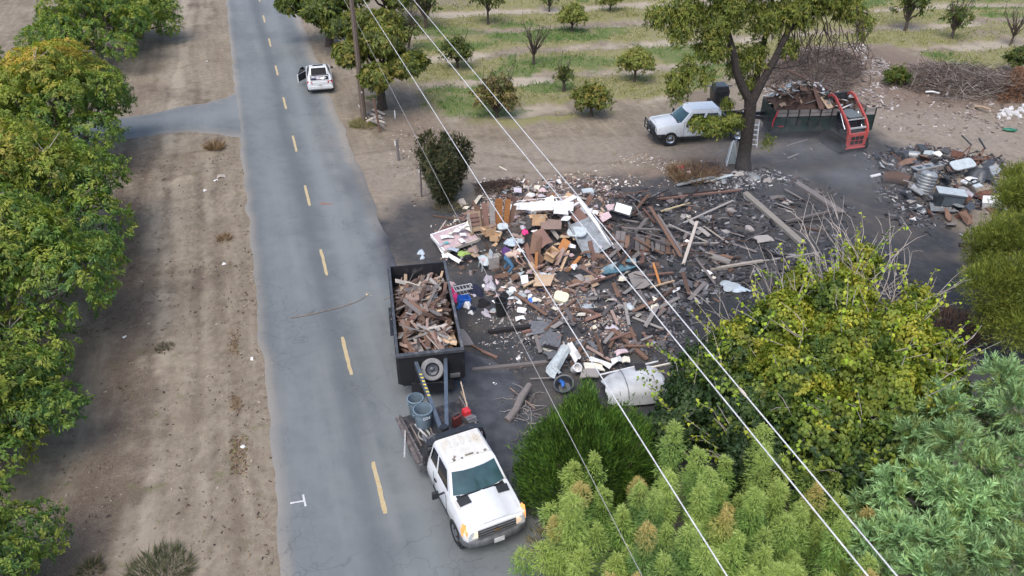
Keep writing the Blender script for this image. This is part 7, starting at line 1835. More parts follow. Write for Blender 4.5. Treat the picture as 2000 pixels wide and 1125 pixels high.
# ------------------------------------------------------------------ load of the green trailer
def in_green(u, v, z): return Matrix.Translation(gt.location) @ Matrix.Rotation(ga, 4, 'Z') @ Vector((u, v, z))
m = MB(); nu, nv = 22, 10; vs = []; fs = []
gh = lambda u, v: 1.8 + 1.3 * math.exp(-((u - 2.1) / 2.2) ** 2 - ((v - 1.25) / 1.0) ** 2)
for i in range(nu):
    for j in range(nv): u = .06 + i / (nu - 1) * (LG - .12); v = .08 + j / (nv - 1) * (WG - .16); vs.append((u, v, gh(u, v) - .2 + random_.uniform(-.16, .16)))
for i in range(nu - 1):
    for j in range(nv - 1): a = i * nv + j; fs.append((a, a + nv, a + nv + 1, a + 1))
m.add(vs, fs); o = m.build('rubbish', W['dkbr'], None, fix=False); o.location = gt.location; o.rotation_euler = (0, 0, ga); tag(o, 'dark crushed rubbish filling the green dump trailer', 'rubbish', kind='stuff')
for k in range(125):
    u, v = random_.uniform(.3, LG - .9), random_.uniform(.25, WG - .25); key = random_.choices(['grey', 'lgrey', 'brown', 'dkbr', 'tan', 'white', 'ltblue', 'redbr'], [14, 12, 14, 10, 6, 5, 3, 6])[0]
    kind, nm = ('board', 'load_board') if random_.random() < .6 else ('sheet', 'load_scrap')
    L_ = random_.uniform(.5, 1.4) if kind == 'board' else random_.uniform(.25, .6)
    o = piece(nm, kind, key, in_green(u, v, gh(u, v) + random_.uniform(0, .15)), (L_, random_.uniform(.08, .2) if kind == 'board' else L_ * .7, .04), (random_.gauss(0, .4), random_.gauss(0, .35), random_.uniform(0, 3)), None, 'board' if kind == 'board' else 'scrap', 'rubbish heaped in the green trailer')
    o['label'] = f"{CW[key]} {'board' if kind == 'board' else 'broken sheet'} {'near the front' if u < 1.8 else 'amid the middle' if u < 3.6 else 'toward the loader end'}{', near side' if v < 1.1 else ', far side'} of the green trailer load"
for (u, v, z, d, rot, key, lab) in [(2.6, .35, 2.55, (.42, 1.5, .03), (R(42), .1, R(20)), 'redbr', 'broad red-brown board leaning over the green trailer side'), (3.1, .2, 2.35, (.55, .9, .03), (R(38), 0, R(35)), 'tan', 'tan board sliding down the green trailer side'), (1.0, 1.3, 2.75, (1.6, .09, .05), (0, -.5, .6), 'pale', 'pale batten crossing another on the green trailer load'), (1.1, 1.0, 2.75, (1.5, .09, .05), (0, .45, -.4), 'tan', 'tan batten crossing the pale one on the green trailer load'), (2.2, 2.6, 3.2, (1.5, .35, .05), (0, .3, -.5), 'brown', 'thick brown board on top of the green trailer load')]:
    piece('load_board', 'board', key, in_green(u, v, z), d, rot, lab, 'board', 'rubbish heaped in the green trailer')
piece('load_rag', 'cloth', 'teal', in_green(3.1, .9, 2.5), (.45, .4, .3), (0, 0, .4), 'teal bag on top of the green trailer load', 'bag')
piece('load_rag', 'cloth', 'lpink', in_green(3.0, .7, 2.4), (.3, .3, .25), (0, 0, 1.4), 'pinkish rag beside the teal bag on the green trailer', 'rag')

# ------------------------------------------------------------------ the junk heap near the pine
t = thing('ribbed_tank', 'upright grey ribbed tank standing in the junk heap', 'tank', GH(1800, 378, -.05)); t.rotation_euler = (R(-8), R(10), 0)
prof = [(.40, 0)]
for i in range(7): prof += [(.41, .02 + i * .16), (.445, .06 + i * .16), (.445, .12 + i * .16), (.41, .16 + i * .16)]
m = MB(); m.lathe(prof + [(.36, 1.20), (.18, 1.27), (.01, 1.28)], 24, caps=False); m.build('shell', W['metal'], t, True)
m = MB(); m.lathe([(.09, 1.26), (.09, 1.33), (.01, 1.33)], 12, caps=False); m.build('filler_cap', W['dmetal'], t, True)
t = thing('appliance', 'big black appliance with a crumpled white top on the junk heap', 'appliance', GH(1848, 400, .15), R(-12)); t.rotation_euler = (R(4), R(4), R(-10))
m = MB(); m.box((0, 0, .38), (1.35, .75, .76)); m.build('casing', mat('black_enamel', (.03, .038, .045), .3, var=.25, rnd=0), t, bevel=.05)
m = MB(); m.box((0, .04, .78), (1.45, .72, .07)); m.build('top', W['ltblue'], t, bevel=.03)
m = MB(); m.box((.1, -.39, .40), (1.0, .02, .5)); m.build('front_panel', mat('appliance_grey', (.07, .085, .10), .35, var=.2, rnd=0), t)
piece('sheet', 'sheet', 'metal', GH(1842, 408, .12), (1.3, .7, .05), (.1, 0, R(-10)), 'grey metal plate lying under the black appliance', 'plate')
m = MB(); m.tube([(-.65, 0, 0), (0, .05, .06), (.65, 0, 0)], [.33, .36, .32], 12); single('rolled_carpet', m, 'dkbr', 'thick brown rolled carpet at the road end of the junk heap', 'carpet', GH(1752, 350, .25), (0, R(-6), R(-38)), True)
t = thing('steel_channel', 'long grey steel channel lying across the junk heap', 'channel', GH(1812, 325, .45), R(22))
m = MB(); m.box((0, 0, 0), (1.9, .46, .05)); m.build('web', W['metal'], t)
for s in (-1, 1): m = MB(); m.box((0, s * .25, -.10), (1.9, .05, .28)); m.build('flange', W['lgrey'], t)
for q in (-.6, .0, .6): m = MB(); m.box((q, 0, .035), (.3, .2, .03)); m.build('slot_plate', W['dmetal'], t)
m = MB(); m.prism(rounded(1.3, .7, .2), -.05, .05, 'z'); single('car_bonnet', m, 'ltblue', 'white rounded bonnet panel on the far side of the junk heap', 'panel', GH(1880, 322, .75), (R(18), R(-8), R(10)), True, .03)
piece('tarpaulin', 'cloth', 'dmetal', GH(1912, 345, .25), (1.4, 1.1, .75), (0, 0, .2), 'black tarpaulin draped over a hump of the junk heap', 'tarpaulin')
piece('rusty_sheet', 'cloth', 'rust', GH(1925, 385, .15), (1.0, .9, .55), (0, 0, .8), 'rusty crumpled drum right of the black appliance', 'drum')
piece('rusty_sheet', 'cloth', 'rust', GH(1882, 425, .0), (.8, .7, .45), (0, 0, 2.8), 'rusty crumpled tank below the black appliance', 'tank')
m = MB(); m.box((0, 0, 0), (.9, .55, .45)); single('cool_box', m, 'white', 'white cool box beside the pine', 'cool box', GH(1938, 395, .35), (R(20), R(-12), R(-30)), bevel=.04)
m = MB(); m.lathe([(.28, -.3), (.30, 0), (.28, .3)], 14, (0, 0, 0), 'x'); m.lathe([(.22, .31), (.02, .31)], 14, (0, 0, 0), 'x'); single('drum', m, 'dmetal', 'short scorched drum behind the rolled carpet', 'drum', GH(1768, 305, .3), (0, 0, .4), True)
m = MB(); m.lathe([(.25, -.3), (.27, 0), (.25, .3)], 14, (0, 0, 0), 'x'); single('drum', m, 'metal', 'dusty grey drum next to the scorched one', 'drum', GH(1784, 304, .3), (0, 0, -.3), True)
# two tall rusty stands sticking out of the heap
for (a, b, c, d_, lab) in [((1862, 318), (1895, 285), (1878, 264), (1898, 284), 'rusty steel stand with a T head, leaning out of the junk heap behind the channel'), ((1880, 335), (1922, 290), (1912, 270), (1925, 291), 'second rusty steel stand with a T head, the one nearer the pine')]:
    t = thing('steel_stand', lab, 'stand', GH(*a, 0)); o0 = Vector(t.location); A = GH(*a, .3) - o0; Y_ = GH(*a, 0).y
    up_ = lambda q, h: (G(q[0], q[1], h) - o0) 
    m = MB(); top_ = Vector((G(*b, 1.3) - o0)); m.beam(A, top_, .05, .05); m.build('shaft', W['rust'], t)
    m = MB(); m.beam(Vector(G(*c, 1.7) - o0), Vector(G(*d_, 1.25) - o0), .07, .07); m.build('crossbar', W['dmetal'], t)
    m = MB(); m.beam(A + Vector((.35, -.3, -.1)), top_ + Vector((.02, -.02, -.05)), .04, .04); m.build('brace', W['rust'], t)
for (x, y, key, L_, lab) in [(1830, 300, 'white', .5, 'small white case behind the steel channel'), (1815, 298, 'ltblue', .5, 'pale blue scrap behind the steel channel'), (1905, 362, 'ltblue', .7, 'pale blue panel between appliance and tarpaulin'), (1892, 352, 'white', .8, 'white strut panel leaning on the appliance'), (1890, 378, 'lilac', .5, 'lilac-grey panel against the appliance'), (1845, 345, 'dmetal', .9, 'scorched box behind the appliance'), (1862, 330, 'redbr', .6, 'red-brown board behind the appliance'), (1780, 395, 'lgrey', .5, 'pale board in front of the ribbed tank'), (1745, 385, 'lgrey', .5, 'pale piece in the ash before the junk heap'), (1784, 428, 'white', .3, 'white lump in the ash below the junk heap')]:
    piece('junk_sheet', 'sheet', key, GH(x, y, .45 if y < 380 else .05), (L_, L_ * .55, .06), (random_.uniform(-.5, .5), random_.uniform(-.4, .4), random_.uniform(0, 3)), lab, 'panel')
scatter([(1705, 310), (1800, 290), (1940, 310), (1960, 400), (1880, 450), (1740, 400)], 60, 'junk_scrap', 'sheet', 'scrap sheet', ['dmetal', 'metal', 'rust', 'lgrey', 'char', 'brown', 'dmetal'], (.3, 1.0), (.2, .6), (.02, .08), .4, .05, 'scraps in the junk heap', None, .4)
scatter([(1705, 310), (1800, 290), (1940, 310), (1960, 400), (1880, 450), (1740, 400)], 30, 'junk_rod', 'board', 'rod', ['dmetal', 'lgrey', 'rust', 'char'], (.6, 1.7), (.03, .08), (.03, .05), .35, .05, 'rods in the junk heap', None, .4)
rg = []
for q in np.linspace(0, 1, 7): x = -.45 + .9 * q; w_ = .17 * math.sin(q * PI * .9 + .15); rg.append([(x, w_ * math.cos(a), .12 + w_ * .8 * math.sin(a)) for a in np.linspace(0, 2 * PI, 9)[:-1]])
m = MB(); m.loft(rg); single('green_float', m, mat('glossy_green', (.02, .16, .09), .3), 'small glossy green float lying alone on the dirt yard', 'float', GH(1971, 257, 0), (0, 0, -.25), True)

# ------------------------------------------------------------------ by the forked tree: ladder, white screen
lb = G(1470, 288); t = thing('step_ladder', 'white step ladder standing right of the forked trunk', 'ladder', (lb.x, lb.y, 0), R(-10))
for s in (-1, 1):
    m = MB(); m.beam((s * .24, 0, 0), (s * .17, .32, 1.55), .05, .03); m.build('stile', W['white'], t)
    m = MB(); m.beam((s * .24, .75, 0), (s * .17, .38, 1.55), .04, .03); m.build('rear_leg', W['white'], t)
for i in range(5):
    f = (i + .6) / 5.4; m = MB(); m.box((0, .32 * f, 1.55 * f), (.44 - .10 * f, .10, .03)); m.build('tread', W['white'], t)
lb = G(1428, 322); t = thing('folding_screen', 'folded white screen leaning in front of the forked trunk', 'screen', (lb.x, lb.y, 0), R(25))
for s, dx in ((-1, 0), (1, .1)):
    m = MB(); m.slab([(-.35 * s, -.1 + dx, .02), (.35 * s + .1, .25 + dx, .02), (.25 * s + .15, .2 + dx, 1.35), (-.05, .0 + dx, 1.45)], .03); f_ = m.build('leaf_panel', W['ltblue'], t)
    m = MB(); m.beam((-.35 * s, -.12 + dx, 0), (-.05, -.02 + dx, 1.47), .05, .04); m.build('edge_strip', W['white'], f_)
# sheet metal heap at the foot
for (x, y, L_, key, lab) in [(1440, 340, .8, 'lgrey', 'pale crumpled sheet at the foot of the forked tree'), (1472, 345, .9, 'metal', 'grey sheet right of the forked tree foot'), (1500, 352, .7, 'lgrey', 'pale sheet in the ash beyond the tree foot'), (1352, 350, .6, 'dmetal', 'scorched box among the metal strips'), (1412, 352, .8, 'metal', 'bent grey sheet in front of the forked tree')]:
    piece('metal_sheet', 'cloth', key, GH(x, y, .05), (L_, L_ * .6, .22), (0, 0, random_.uniform(0, 3)), lab, 'metal sheet')

# ------------------------------------------------------------------ posts, pole, wires
POLE = wood('pole_timber', (.135, .10, .078))
pb = G(711, 234); t = thing('utility_pole', 'tall weathered timber utility pole at the right road edge', 'utility pole', (pb.x, pb.y, 0), ROAD_A)
m = MB(); m.tube([(0, 0, -.2), (0, -.02, 4), (0, .0, 8), (0, .02, 10.0)], [.19, .17, .14, .125], 14); m.build('shaft', POLE, t, True)
m = MB(); m.box((0, 0, 9.1), (.12, 2.5, .14)); ca = m.build('crossarm', POLE, t)
INS = mat('porcelain', (.5, .5, .5), .3)
for y in (-1.1, -.2, 1.1): m = MB(); m.lathe([(.03, 9.17), (.06, 9.20), (.05, 9.28), (.07, 9.31), (.03, 9.36)], 10, (0, y, 0)); m.build('insulator', INS, ca, True)
m = MB(); m.box((-.18, 0, 2.6), (.02, .16, .22)); m.box((-.18, 0, 1.9), (.02, .10, .10)); m.build('tag_plate', W['white'], t)
m = MB(); m.tube([(-.19, .05, 0), (-.18, .05, 5), (-.15, .05, 9)], .025, 6); m.build('conduit', W['grey'], t, True)
for (x, y, h, r, lean, lab, key) in [(742, 256, 2.1, .075, -.10, 'thin leaning stub post right of the utility pole', 'brown'), (778, 312, 1.25, .09, 0, 'short stout fence post with a white marker by the drive', 'grey'), (823, 383, 1.8, .055, .02, 'thin fence post with a white reflector beside the tall shrub', 'grey')]:
    b = G(x, y); t = thing('fence_post', lab, 'post', (b.x, b.y, 0)); m = MB(); m.tube([(0, 0, -.1), (lean * h, .05, h)], [r, r * .9], 9); m.build('shaft', W[key], t, True)
    if key == 'grey': m = MB(); m.box((lean * h - r, -.02 - r, h * .86), (.06, .03, .28)); m.build('reflector', W['white'], t)
WIRE = mat('cable_white', (.62, .62, .62), .5, .2, rnd=0); WIRED = mat('cable_grey', (.30, .29, .28), .6, rnd=0)
def wire(name, label, a, b, r, m_, sag, group, knots=()):
    a, b = Vector(a), Vector(b); pts = [a.lerp(b, q) + Vector((0, 0, -sag * 4 * q * (1 - q))) for q in np.linspace(0, 1, 33)]
    c = pts[16].copy(); c.z = 0; m = MB(); m.tube([p - c for p in pts], r, 8); o = m.build(name, m_, None, True); o.location = c; tag(o, label, 'cable', group)
    for (px, py) in knots:
        p = min(((G(px, py, pp.z) - pp).length, i) for i, pp in enumerate(pts))[1]; q = pts[p]
        k = MB(); d = (pts[min(p + 1, 32)] - pts[max(p - 1, 0)]).normalized() * .16; k.tube([q - c - d, q - c - d * .4, q - c + d * .4, q - c + d], [r, r * 2.2, r * 2.2, r], 8); k.build('splice', W['pale'], o, True)
def ray_line(p, q, h1, h2, e0=1.0, e1=1.0):
    A, B = G(*p, h1), G(*q, h2); d = B - A
    return A - d.normalized() * e0, B + d.normalized() * e1
GWr = 'cables running along the road'
a, b = ray_line((710, 0), (1420, 1125), 7.6, 7.6, 40, 6); wire('power_cable', 'thick white cable nearest the road, passing over the person and bamboo', a, b, .0145, WIRE, 0, GWr)
a, b = ray_line((778, 0), (1695, 1125), 8.8, 8.8, 40, 6); wire('power_cable', 'middle one of the three thick white cables', a, b, .0145, WIRE, 0, GWr)
a, b = ray_line((808, 0), (1752, 1125), 8.6, 8.6, 40, 6); wire('power_cable', 'thick white cable farthest from the road, with a small splice', a, b, .0145, WIRE, 0, GWr, knots=[(1412, 718), (1220, 490)])
pt = G(690, 30, 6.3); wire('service_cable', 'thin dull cable slung from the utility pole down past the black bin', pt, G(1198, 1016, 4.3) + (G(1198, 1016, 4.3) - pt).normalized() * 5, .009, WIRED, .0, GWr)
a2 = G(660, -20, 7.2); wire('service_cable', 'thin dull cable arriving at the utility pole from the far trees', a2, G(690, 30, 6.3), .011, WIRED, 0, GWr)
# stick and wire on the road
pts = [(566, 621), (598, 616), (640, 606), (672, 598), (700, 588), (716, 577)]
P_ = [G(*p, .03) for p in pts]; m = MB(); m.tube([p - P_[0] for p in P_], [.018, .02, .018, .016, .014, .010], 5); q = P_[1] - P_[0]; m.tube([q, q + Vector((.3, .45, .02))], [.012, .006], 4); q = P_[3] - P_[0]; m.tube([q, q + Vector((.25, .2, .02))], [.012, .006], 4); o = m.build('fallen_branch', BR, None, True); o.location = P_[0]; tag(o, 'thin dark fallen branch lying across the road behind the trailer', 'branch')
piece('rag', 'cloth', 'redbr', G(636, 398, 0), (.75, .22, .04), (0, 0, -.2), 'flat reddish rag squashed on the road', 'rag')
# firewood by the pole
for i, (x0, y0, x1, y1, r) in enumerate([(716, 238, 742, 226, .10), (722, 222, 748, 232, .10), (728, 214, 752, 224, .09), (720, 230, 740, 236, .08), (735, 236, 752, 240, .09), (714, 226, 728, 214, .07), (700, 205, 716, 232, .05), (726, 236, 750, 247, .09)]):
    A, B = G(x0, y0, .1 + .08 * (i % 3)), G(x1, y1, .1 + .08 * ((i + 1) % 3)); m = MB(); m.tube([Vector((0, 0, 0)), (B - A) * .5 + Vector((0, 0, .03)), B - A], [r, r * .95, r * .85], 8)
    single('log', m, 'lgrey' if i % 2 else 'pale', ['thick pale log of the firewood at the pole foot', 'grey log crossing the firewood at the pole foot'][i % 2], 'log', A, smooth=True, group='logs at the foot of the utility pole')
m = MB(); m.lathe([(.02, 0), (.05, .3), (.04, .55), (.01, .6)], 8); single('marker_stake', m, 'white', 'little white marker stake on the dirt right of the pole', 'stake', G(772, 232))

# ------------------------------------------------------------------ rubbish in the sedan boot
for (x, y, z, s_, key, lab) in [(.50, .12, 1.02, .55, 'lilac', 'big pale bag in the open boot of the sedan'), (.42, -.22, 1.02, .45, 'white', 'white bag in the open boot of the sedan'), (.62, .42, 1.01, .3, 'lilac', 'small pale bag at the side of the sedan boot'), (.35, .35, .99, .42, 'navy', 'dark cloth in the open boot of the sedan')]:
    q = Matrix.Translation(car.location) @ Matrix.Rotation(sa, 4, 'Z') @ Vector((x, y, z - .03)); piece('plastic_bag', 'cloth', key, q, (s_, s_ * .8, .14), (0, 0, x * 9), lab, 'bag')

# ------------------------------------------------------------------ uncountable: chips, ash crumbs, twigs
CH = bpy.data.materials.new('rubble_chips'); nt, N, L, Pn = _nodes(CH); at_ = N.new('ShaderNodeAttribute'); at_.attribute_name = 'Col'; L.new(at_.outputs[0], Pn.inputs['Base Color']); Pn.inputs['Roughness'].default_value = .85; Pn.inputs['Specular IOR Level'].default_value = .2
def chips(name, label, zones, seed, m_=None):
    rng = np.random.RandomState(seed); Vs = []; Cs = []
    for poly_px, n, cols, w, (l0, l1), flat, soft in zones:
        poly = [tuple(G(*p)[:2]) for p in poly_px]; pa = np.array(poly); lo, hi = pa.min(0) - soft, pa.max(0) + soft
        P_ = np.zeros((0, 2))
        while len(P_) < n:
            q = lo + rng.rand(n * 3, 2) * (hi - lo); sd_ = poly_sd(q[:, 0], q[:, 1], poly)
            dens = .12 + 2.4 * (fbm(q[:, 0], q[:, 1], 1.3, seed) - .38)
            q = q[(sd_ > -soft * rng.rand(len(q)) ** 2) & (rng.rand(len(q)) < dens)]; P_ = np.concatenate([P_, q])
        P_ = P_[:n]; xi = np.clip(np.searchsorted(xs, P_[:, 0]) - 1, 0, nx - 2); yi = np.clip(np.searchsorted(ys, P_[:, 1]) - 1, 0, ny - 2)
        z = Z.reshape(ny, nx)[yi, xi]
        l = l0 + (l1 - l0) * rng.rand(n) ** 2.2; w_ = l * rng.uniform(.12, .6, n); t_ = np.minimum(w_, .03) * flat
        az = rng.rand(n) * 2 * PI; ti = rng.normal(size=n) * .30
        d = np.stack([np.cos(az) * np.cos(ti), np.sin(az) * np.cos(ti), np.sin(ti)], 1); s = np.stack([-np.sin(az), np.cos(az), rng.normal(size=n) * .3], 1); s = nrm(s); u = np.cross(d, s)
        c = np.stack([P_[:, 0], P_[:, 1], z + .01 + np.abs(np.sin(ti)) * l * .4], 1)
        k = []
        for a, b, e in ((-1, -1, -1), (1, -1, -1), (1, 1, -1), (-1, 1, -1), (-.8, -.9, 1), (.9, -.8, 1), (.8, .9, 1), (-.9, .8, 1)):
            k.append(c + d * (l / 2 * a)[:, None] + s * (w_ / 2 * b)[:, None] + u * (t_ / 2 * e)[:, None])
        Vs.append(np.stack(k, 1).reshape(-1, 3)); cc = pal(rng, n, cols, w) * (.7 + .6 * rng.rand(n, 1)); Cs.append(np.repeat(cc, 8, 0))
    V = np.concatenate(Vs); Cc = np.concatenate(Cs); n = len(V) // 8; b = (np.arange(n) * 8)[:, None, None]
    F = (b + np.array([[4, 5, 6, 7], [0, 1, 5, 4], [1, 2, 6, 5], [2, 3, 7, 6], [3, 0, 4, 7]])[None]).reshape(-1, 4)
    o = link(bpy.data.objects.new(name, fast_mesh(name, V, F, m_ or CH, Cc))); tag(o, label, name.replace('_', ' '), kind='stuff'); return o
c_main = [(.13, .09, .07), (.25, .175, .145), (.32, .25, .19), (.5, .48, .46), (.17, .105, .085), (.08, .06, .05), (.40, .32, .32), (.15, .135, .13)]
c_burn = [(.025, .026, .03), (.065, .068, .078), (.105, .105, .115), (.19, .19, .20), (.055, .048, .045)]
chips('wreckage_litter', 'small splinters and scraps littering the main wreckage', [
    (S_MAIN, 5600, c_main, [.22, .18, .1, .06, .12, .16, .03, .13], (.05, .38), 1, .8), (S_LOW, 4200, c_burn + c_main[:2], [.2, .22, .18, .1, .1, .12, .08], (.04, .34), 1, .8), (S_BURN, 3600, c_burn + [(.13, .08, .06)], [.28, .24, .18, .1, .1, .1], (.05, .45), 1, .8),
    ([(1095, 600), (1200, 600), (1220, 650), (1120, 665)], 2800, [(.30, .22, .18), (.42, .33, .27), (.16, .10, .08), (.5, .47, .45)], None, (.03, .16), 1, .6),
    ([(950, 355), (1170, 350), (1210, 400), (960, 400)], 2200, c_main + c_burn[:2], None, (.05, .3), 1, .7), ([(900, 610), (1060, 620), (1090, 700), (930, 720)], 700, [(.45, .43, .42), (.2, .16, .14), (.08, .08, .08)], None, (.03, .16), .6, .5)], 5)
chips('ash_rubble', 'burnt crumbs and charcoal over the burnt plot', [
    (S_FOUND, 2600, c_burn, [.3, .3, .25, .08, .07], (.04, .34), .8, 1.0), ([(1290, 560), (1500, 530), (1700, 480), (1880, 640), (1900, 700), (1350, 720)], 4200, c_burn, [.5, .25, .12, .04, .09], (.04, .34), 1, .8),
    ([(1700, 300), (1800, 285), (1950, 310), (1990, 460), (1880, 480), (1740, 420)], 5200, c_burn + [(.11, .07, .055), (.30, .30, .30)], [.34, .26, .14, .05, .09, .09, .03], (.05, .38), 1, .7), ([(1380, 345), (1500, 330), (1560, 355), (1400, 380)], 1300, c_burn + [(.4, .4, .4)], None, (.05, .35), 1, .5)], 6)
chips('yard_litter', 'scattered twigs and pale scraps over the yard and verge', [
    ([(1250, 300), (1400, 320), (1300, 360), (1000, 370), (900, 400)], 900, [(.30, .23, .17), (.14, .10, .08), (.5, .47, .44)], None, (.04, .22), .6, .5), ([(780, 220), (900, 260), (820, 400), (760, 330)], 450, [(.28, .2, .14), (.12, .09, .07), (.5, .45, .4)], None, (.04, .2), .6, .5),
    ([(1480, 180), (1700, 250), (1700, 300), (1500, 320)], 260, [(.3, .28, .26), (.1, .1, .1)], None, (.04, .25), .6, .5), ([(1690, 170), (2050, 230), (2050, 290), (1700, 250)], 380, [(.38, .35, .33), (.2, .16, .13), (.11, .085, .075)], None, (.04, .3), .7, .5),
    ([(230, 300), (470, 290), (560, 1120), (80, 1120)], 3200, [(.10, .07, .05), (.17, .125, .09), (.06, .048, .04), (.26, .22, .18)], None, (.03, .13), .5, .3), ([(455, 850), (480, 850), (480, 930), (455, 920)], 420, [(.10, .06, .04), (.18, .12, .07), (.14, .13, .06)], None, (.03, .12), .5, .15), ([(448, 640), (465, 640), (462, 690), (448, 680)], 220, [(.10, .07, .04), (.18, .12, .07)], None, (.03, .12), .5, .15), ([(452, 770), (470, 775), (468, 800), (455, 798)], 140, [(.10, .07, .04), (.18, .12, .07)], None, (.03, .12), .5, .15)], 7)
def twigs(name, label, zones, seed, kind='stuff'):
    rng = np.random.RandomState(seed); Vs = []; Cs = []
    for poly_px, n, cols, hmax, (l0, l1), r in zones:
        poly = [tuple(G(*p)[:2]) for p in poly_px]; pa = np.array(poly); lo, hi = pa.min(0), pa.max(0); P_ = np.zeros((0, 2))
        while len(P_) < n: q = lo + rng.rand(n * 3, 2) * (hi - lo); sd_ = poly_sd(q[:, 0], q[:, 1], poly); q = q[(sd_ > 0) & (rng.rand(len(q)) < .3 + sd_)]; P_ = np.concatenate([P_, q])
        P_ = P_[:n]; sd_ = poly_sd(P_[:, 0], P_[:, 1], poly); z = hz(P_[:, 0], P_[:, 1]) + rng.rand(n) * hmax * np.clip(sd_ / 1.2, .1, 1)
        l = l0 + (l1 - l0) * rng.rand(n) ** 1.5; d = nrm(rng.normal(size=(n, 3)) * np.array([1, 1, .35])); s = nrm(np.cross(d, rng.normal(size=(n, 3)))); u = np.cross(d, s); c = np.stack([P_[:, 0], P_[:, 1], z], 1)
        bend = rng.normal(size=(n, 3)) * .08 * l[:, None]; ring = []
        for q, rr, bb in ((-.5, 1, 0), (0, .8, 1), (.5, .35, 0)):
            for k in range(3): a = k * 2 * PI / 3; ring.append(c + d * (l * q)[:, None] + bend * bb + (s * math.cos(a) + u * math.sin(a)) * r * rr)
        Vs.append(np.stack(ring, 1).reshape(-1, 3)); Cs.append(np.repeat(pal(rng, n, cols) * (.7 + .6 * rng.rand(n, 1)), 9, 0))
    V = np.concatenate(Vs); Cc = np.concatenate(Cs); n = len(V) // 9; b = (np.arange(n) * 9)[:, None, None]
    F = (b + np.array([[k + 3 * j, (k + 1) % 3 + 3 * j, (k + 1) % 3 + 3 * j + 3, k + 3 * j + 3] for j in (0, 1) for k in range(3)])[None]).reshape(-1, 4)
    o = link(bpy.data.objects.new(name, fast_mesh(name, V, F, CH, Cc))); tag(o, label, 'brush', kind=kind); return o
c_br = [(.11, .075, .06), (.17, .13, .11), (.07, .05, .045), (.24, .20, .17)]
twigs('brush_heap', 'big tangled heap of grey-brown brush behind the green trailer', [([(1500, 135), (1560, 112), (1630, 108), (1680, 125), (1685, 165), (1650, 190), (1560, 190), (1490, 172)], 3800, c_br + [(.06, .06, .065)], .55, (.3, 1.6), .013)], 21)
twigs('brush_row', 'row of dead branches along the edge of the orchard', [([(1740, 155), (1800, 140), (1960, 160), (2060, 175), (2060, 205), (1880, 200), (1760, 180)], 4200, c_br + [(.34, .31, .28)], .9, (.4, 2.2), .015)], 22)
twigs('rusty_brush', 'rust-brown dead foliage heap at the right edge', [([(1930, 165), (1990, 155), (2080, 165), (2080, 205), (1950, 208)], 3800, [(.17, .085, .045), (.24, .125, .07), (.10, .06, .04)], 1.4, (.2, .7), .02)], 23)
twigs('dead_brush', 'low dead brush and twigs between the plot and the drive', [([(1300, 330), (1400, 315), (1430, 345), (1320, 360)], 1400, c_br + [(.25, .14, .08)], .4, (.3, .9), .010), ([(925, 365), (1010, 355), (1020, 380), (930, 385)], 700, [(.05, .035, .03), (.10, .07, .055)], .5, (.2, .6), .012)], 24)
chips('heap_litter', 'pale stones and scraps in and around the brush heaps', [([(1480, 110), (1680, 85), (1760, 150), (1730, 210), (1600, 200), (1480, 180)], 2800, [(.26, .235, .22), (.11, .085, .075), (.18, .145, .13), (.36, .34, .33)], None, (.06, .4), 1, .6), ([(1700, 180), (2050, 205), (2050, 240), (1720, 225)], 500, [(.30, .27, .25), (.13, .10, .085), (.2, .16, .14)], None, (.05, .35), 1, .5)], 8)
for k in range(26):
    x, y = random_.uniform(1950, 2010), random_.uniform(207, 232); piece('concrete_lump', 'chunk', 'lstone', GH(x, y, .02), tuple(random_.uniform(.25, .6) for _ in range(3)), (random_.random(), 0, random_.uniform(0, 6)), 'pale broken concrete lump below the rust-brown brush', 'concrete', 'concrete lumps below the brush')
for i, (a, b, r, lab) in enumerate([((1848, 188), (1862, 150), .10, 'thick pale log standing out of the brush row'), ((1905, 208), (1935, 214), .09, 'brown log lying before the rust-brown brush'), ((1808, 180), (1835, 182), .07, 'white plank-like limb lying before the brush row'), ((1820, 192), (1880, 194), .05, 'thin long limb along the foot of the brush row'), ((1770, 165), (1850, 168), .06, 'long dark limb in the brush row beside the round bush')]):
    A, B = GH(*a, .15), GH(*b, .35); m = MB(); m.tube([Vector((0, 0, 0)), (B - A) * .5 + Vector((0, .05, .05)), B - A], [r, r * .9, r * .6], 8); single('brush_limb', m, ['lgrey', 'tan', 'white', 'grey', 'dkbr'][i], lab, 'limb', A, smooth=True)
autolabel()
# keep scraps lying alone on the verge
for (x, y, lab) in [(404, 120, 'lone white litter scrap high up the verge'), (437, 515, 'lone white litter scrap midway down the verge'), (243, 658, 'white litter scrap on the dark leaf band'), (492, 700, 'white litter scrap near the road edge'), (474, 872, 'white scrap on the reddish leaf patch'), (400, 372, 'white scrap beyond the square board on the verge'), (1012, 700, 'white foam scrap on the ash before the trailer'), (905, 752, 'white scrap in the ash beside the trailer corner'), (965, 750, 'pale rag scrap on the dark ash')]:
    piece('litter_scrap', 'sheet', 'white', GH(x, y, .03), (.16, .11, .03), (.1, .1, x), lab, 'litter')

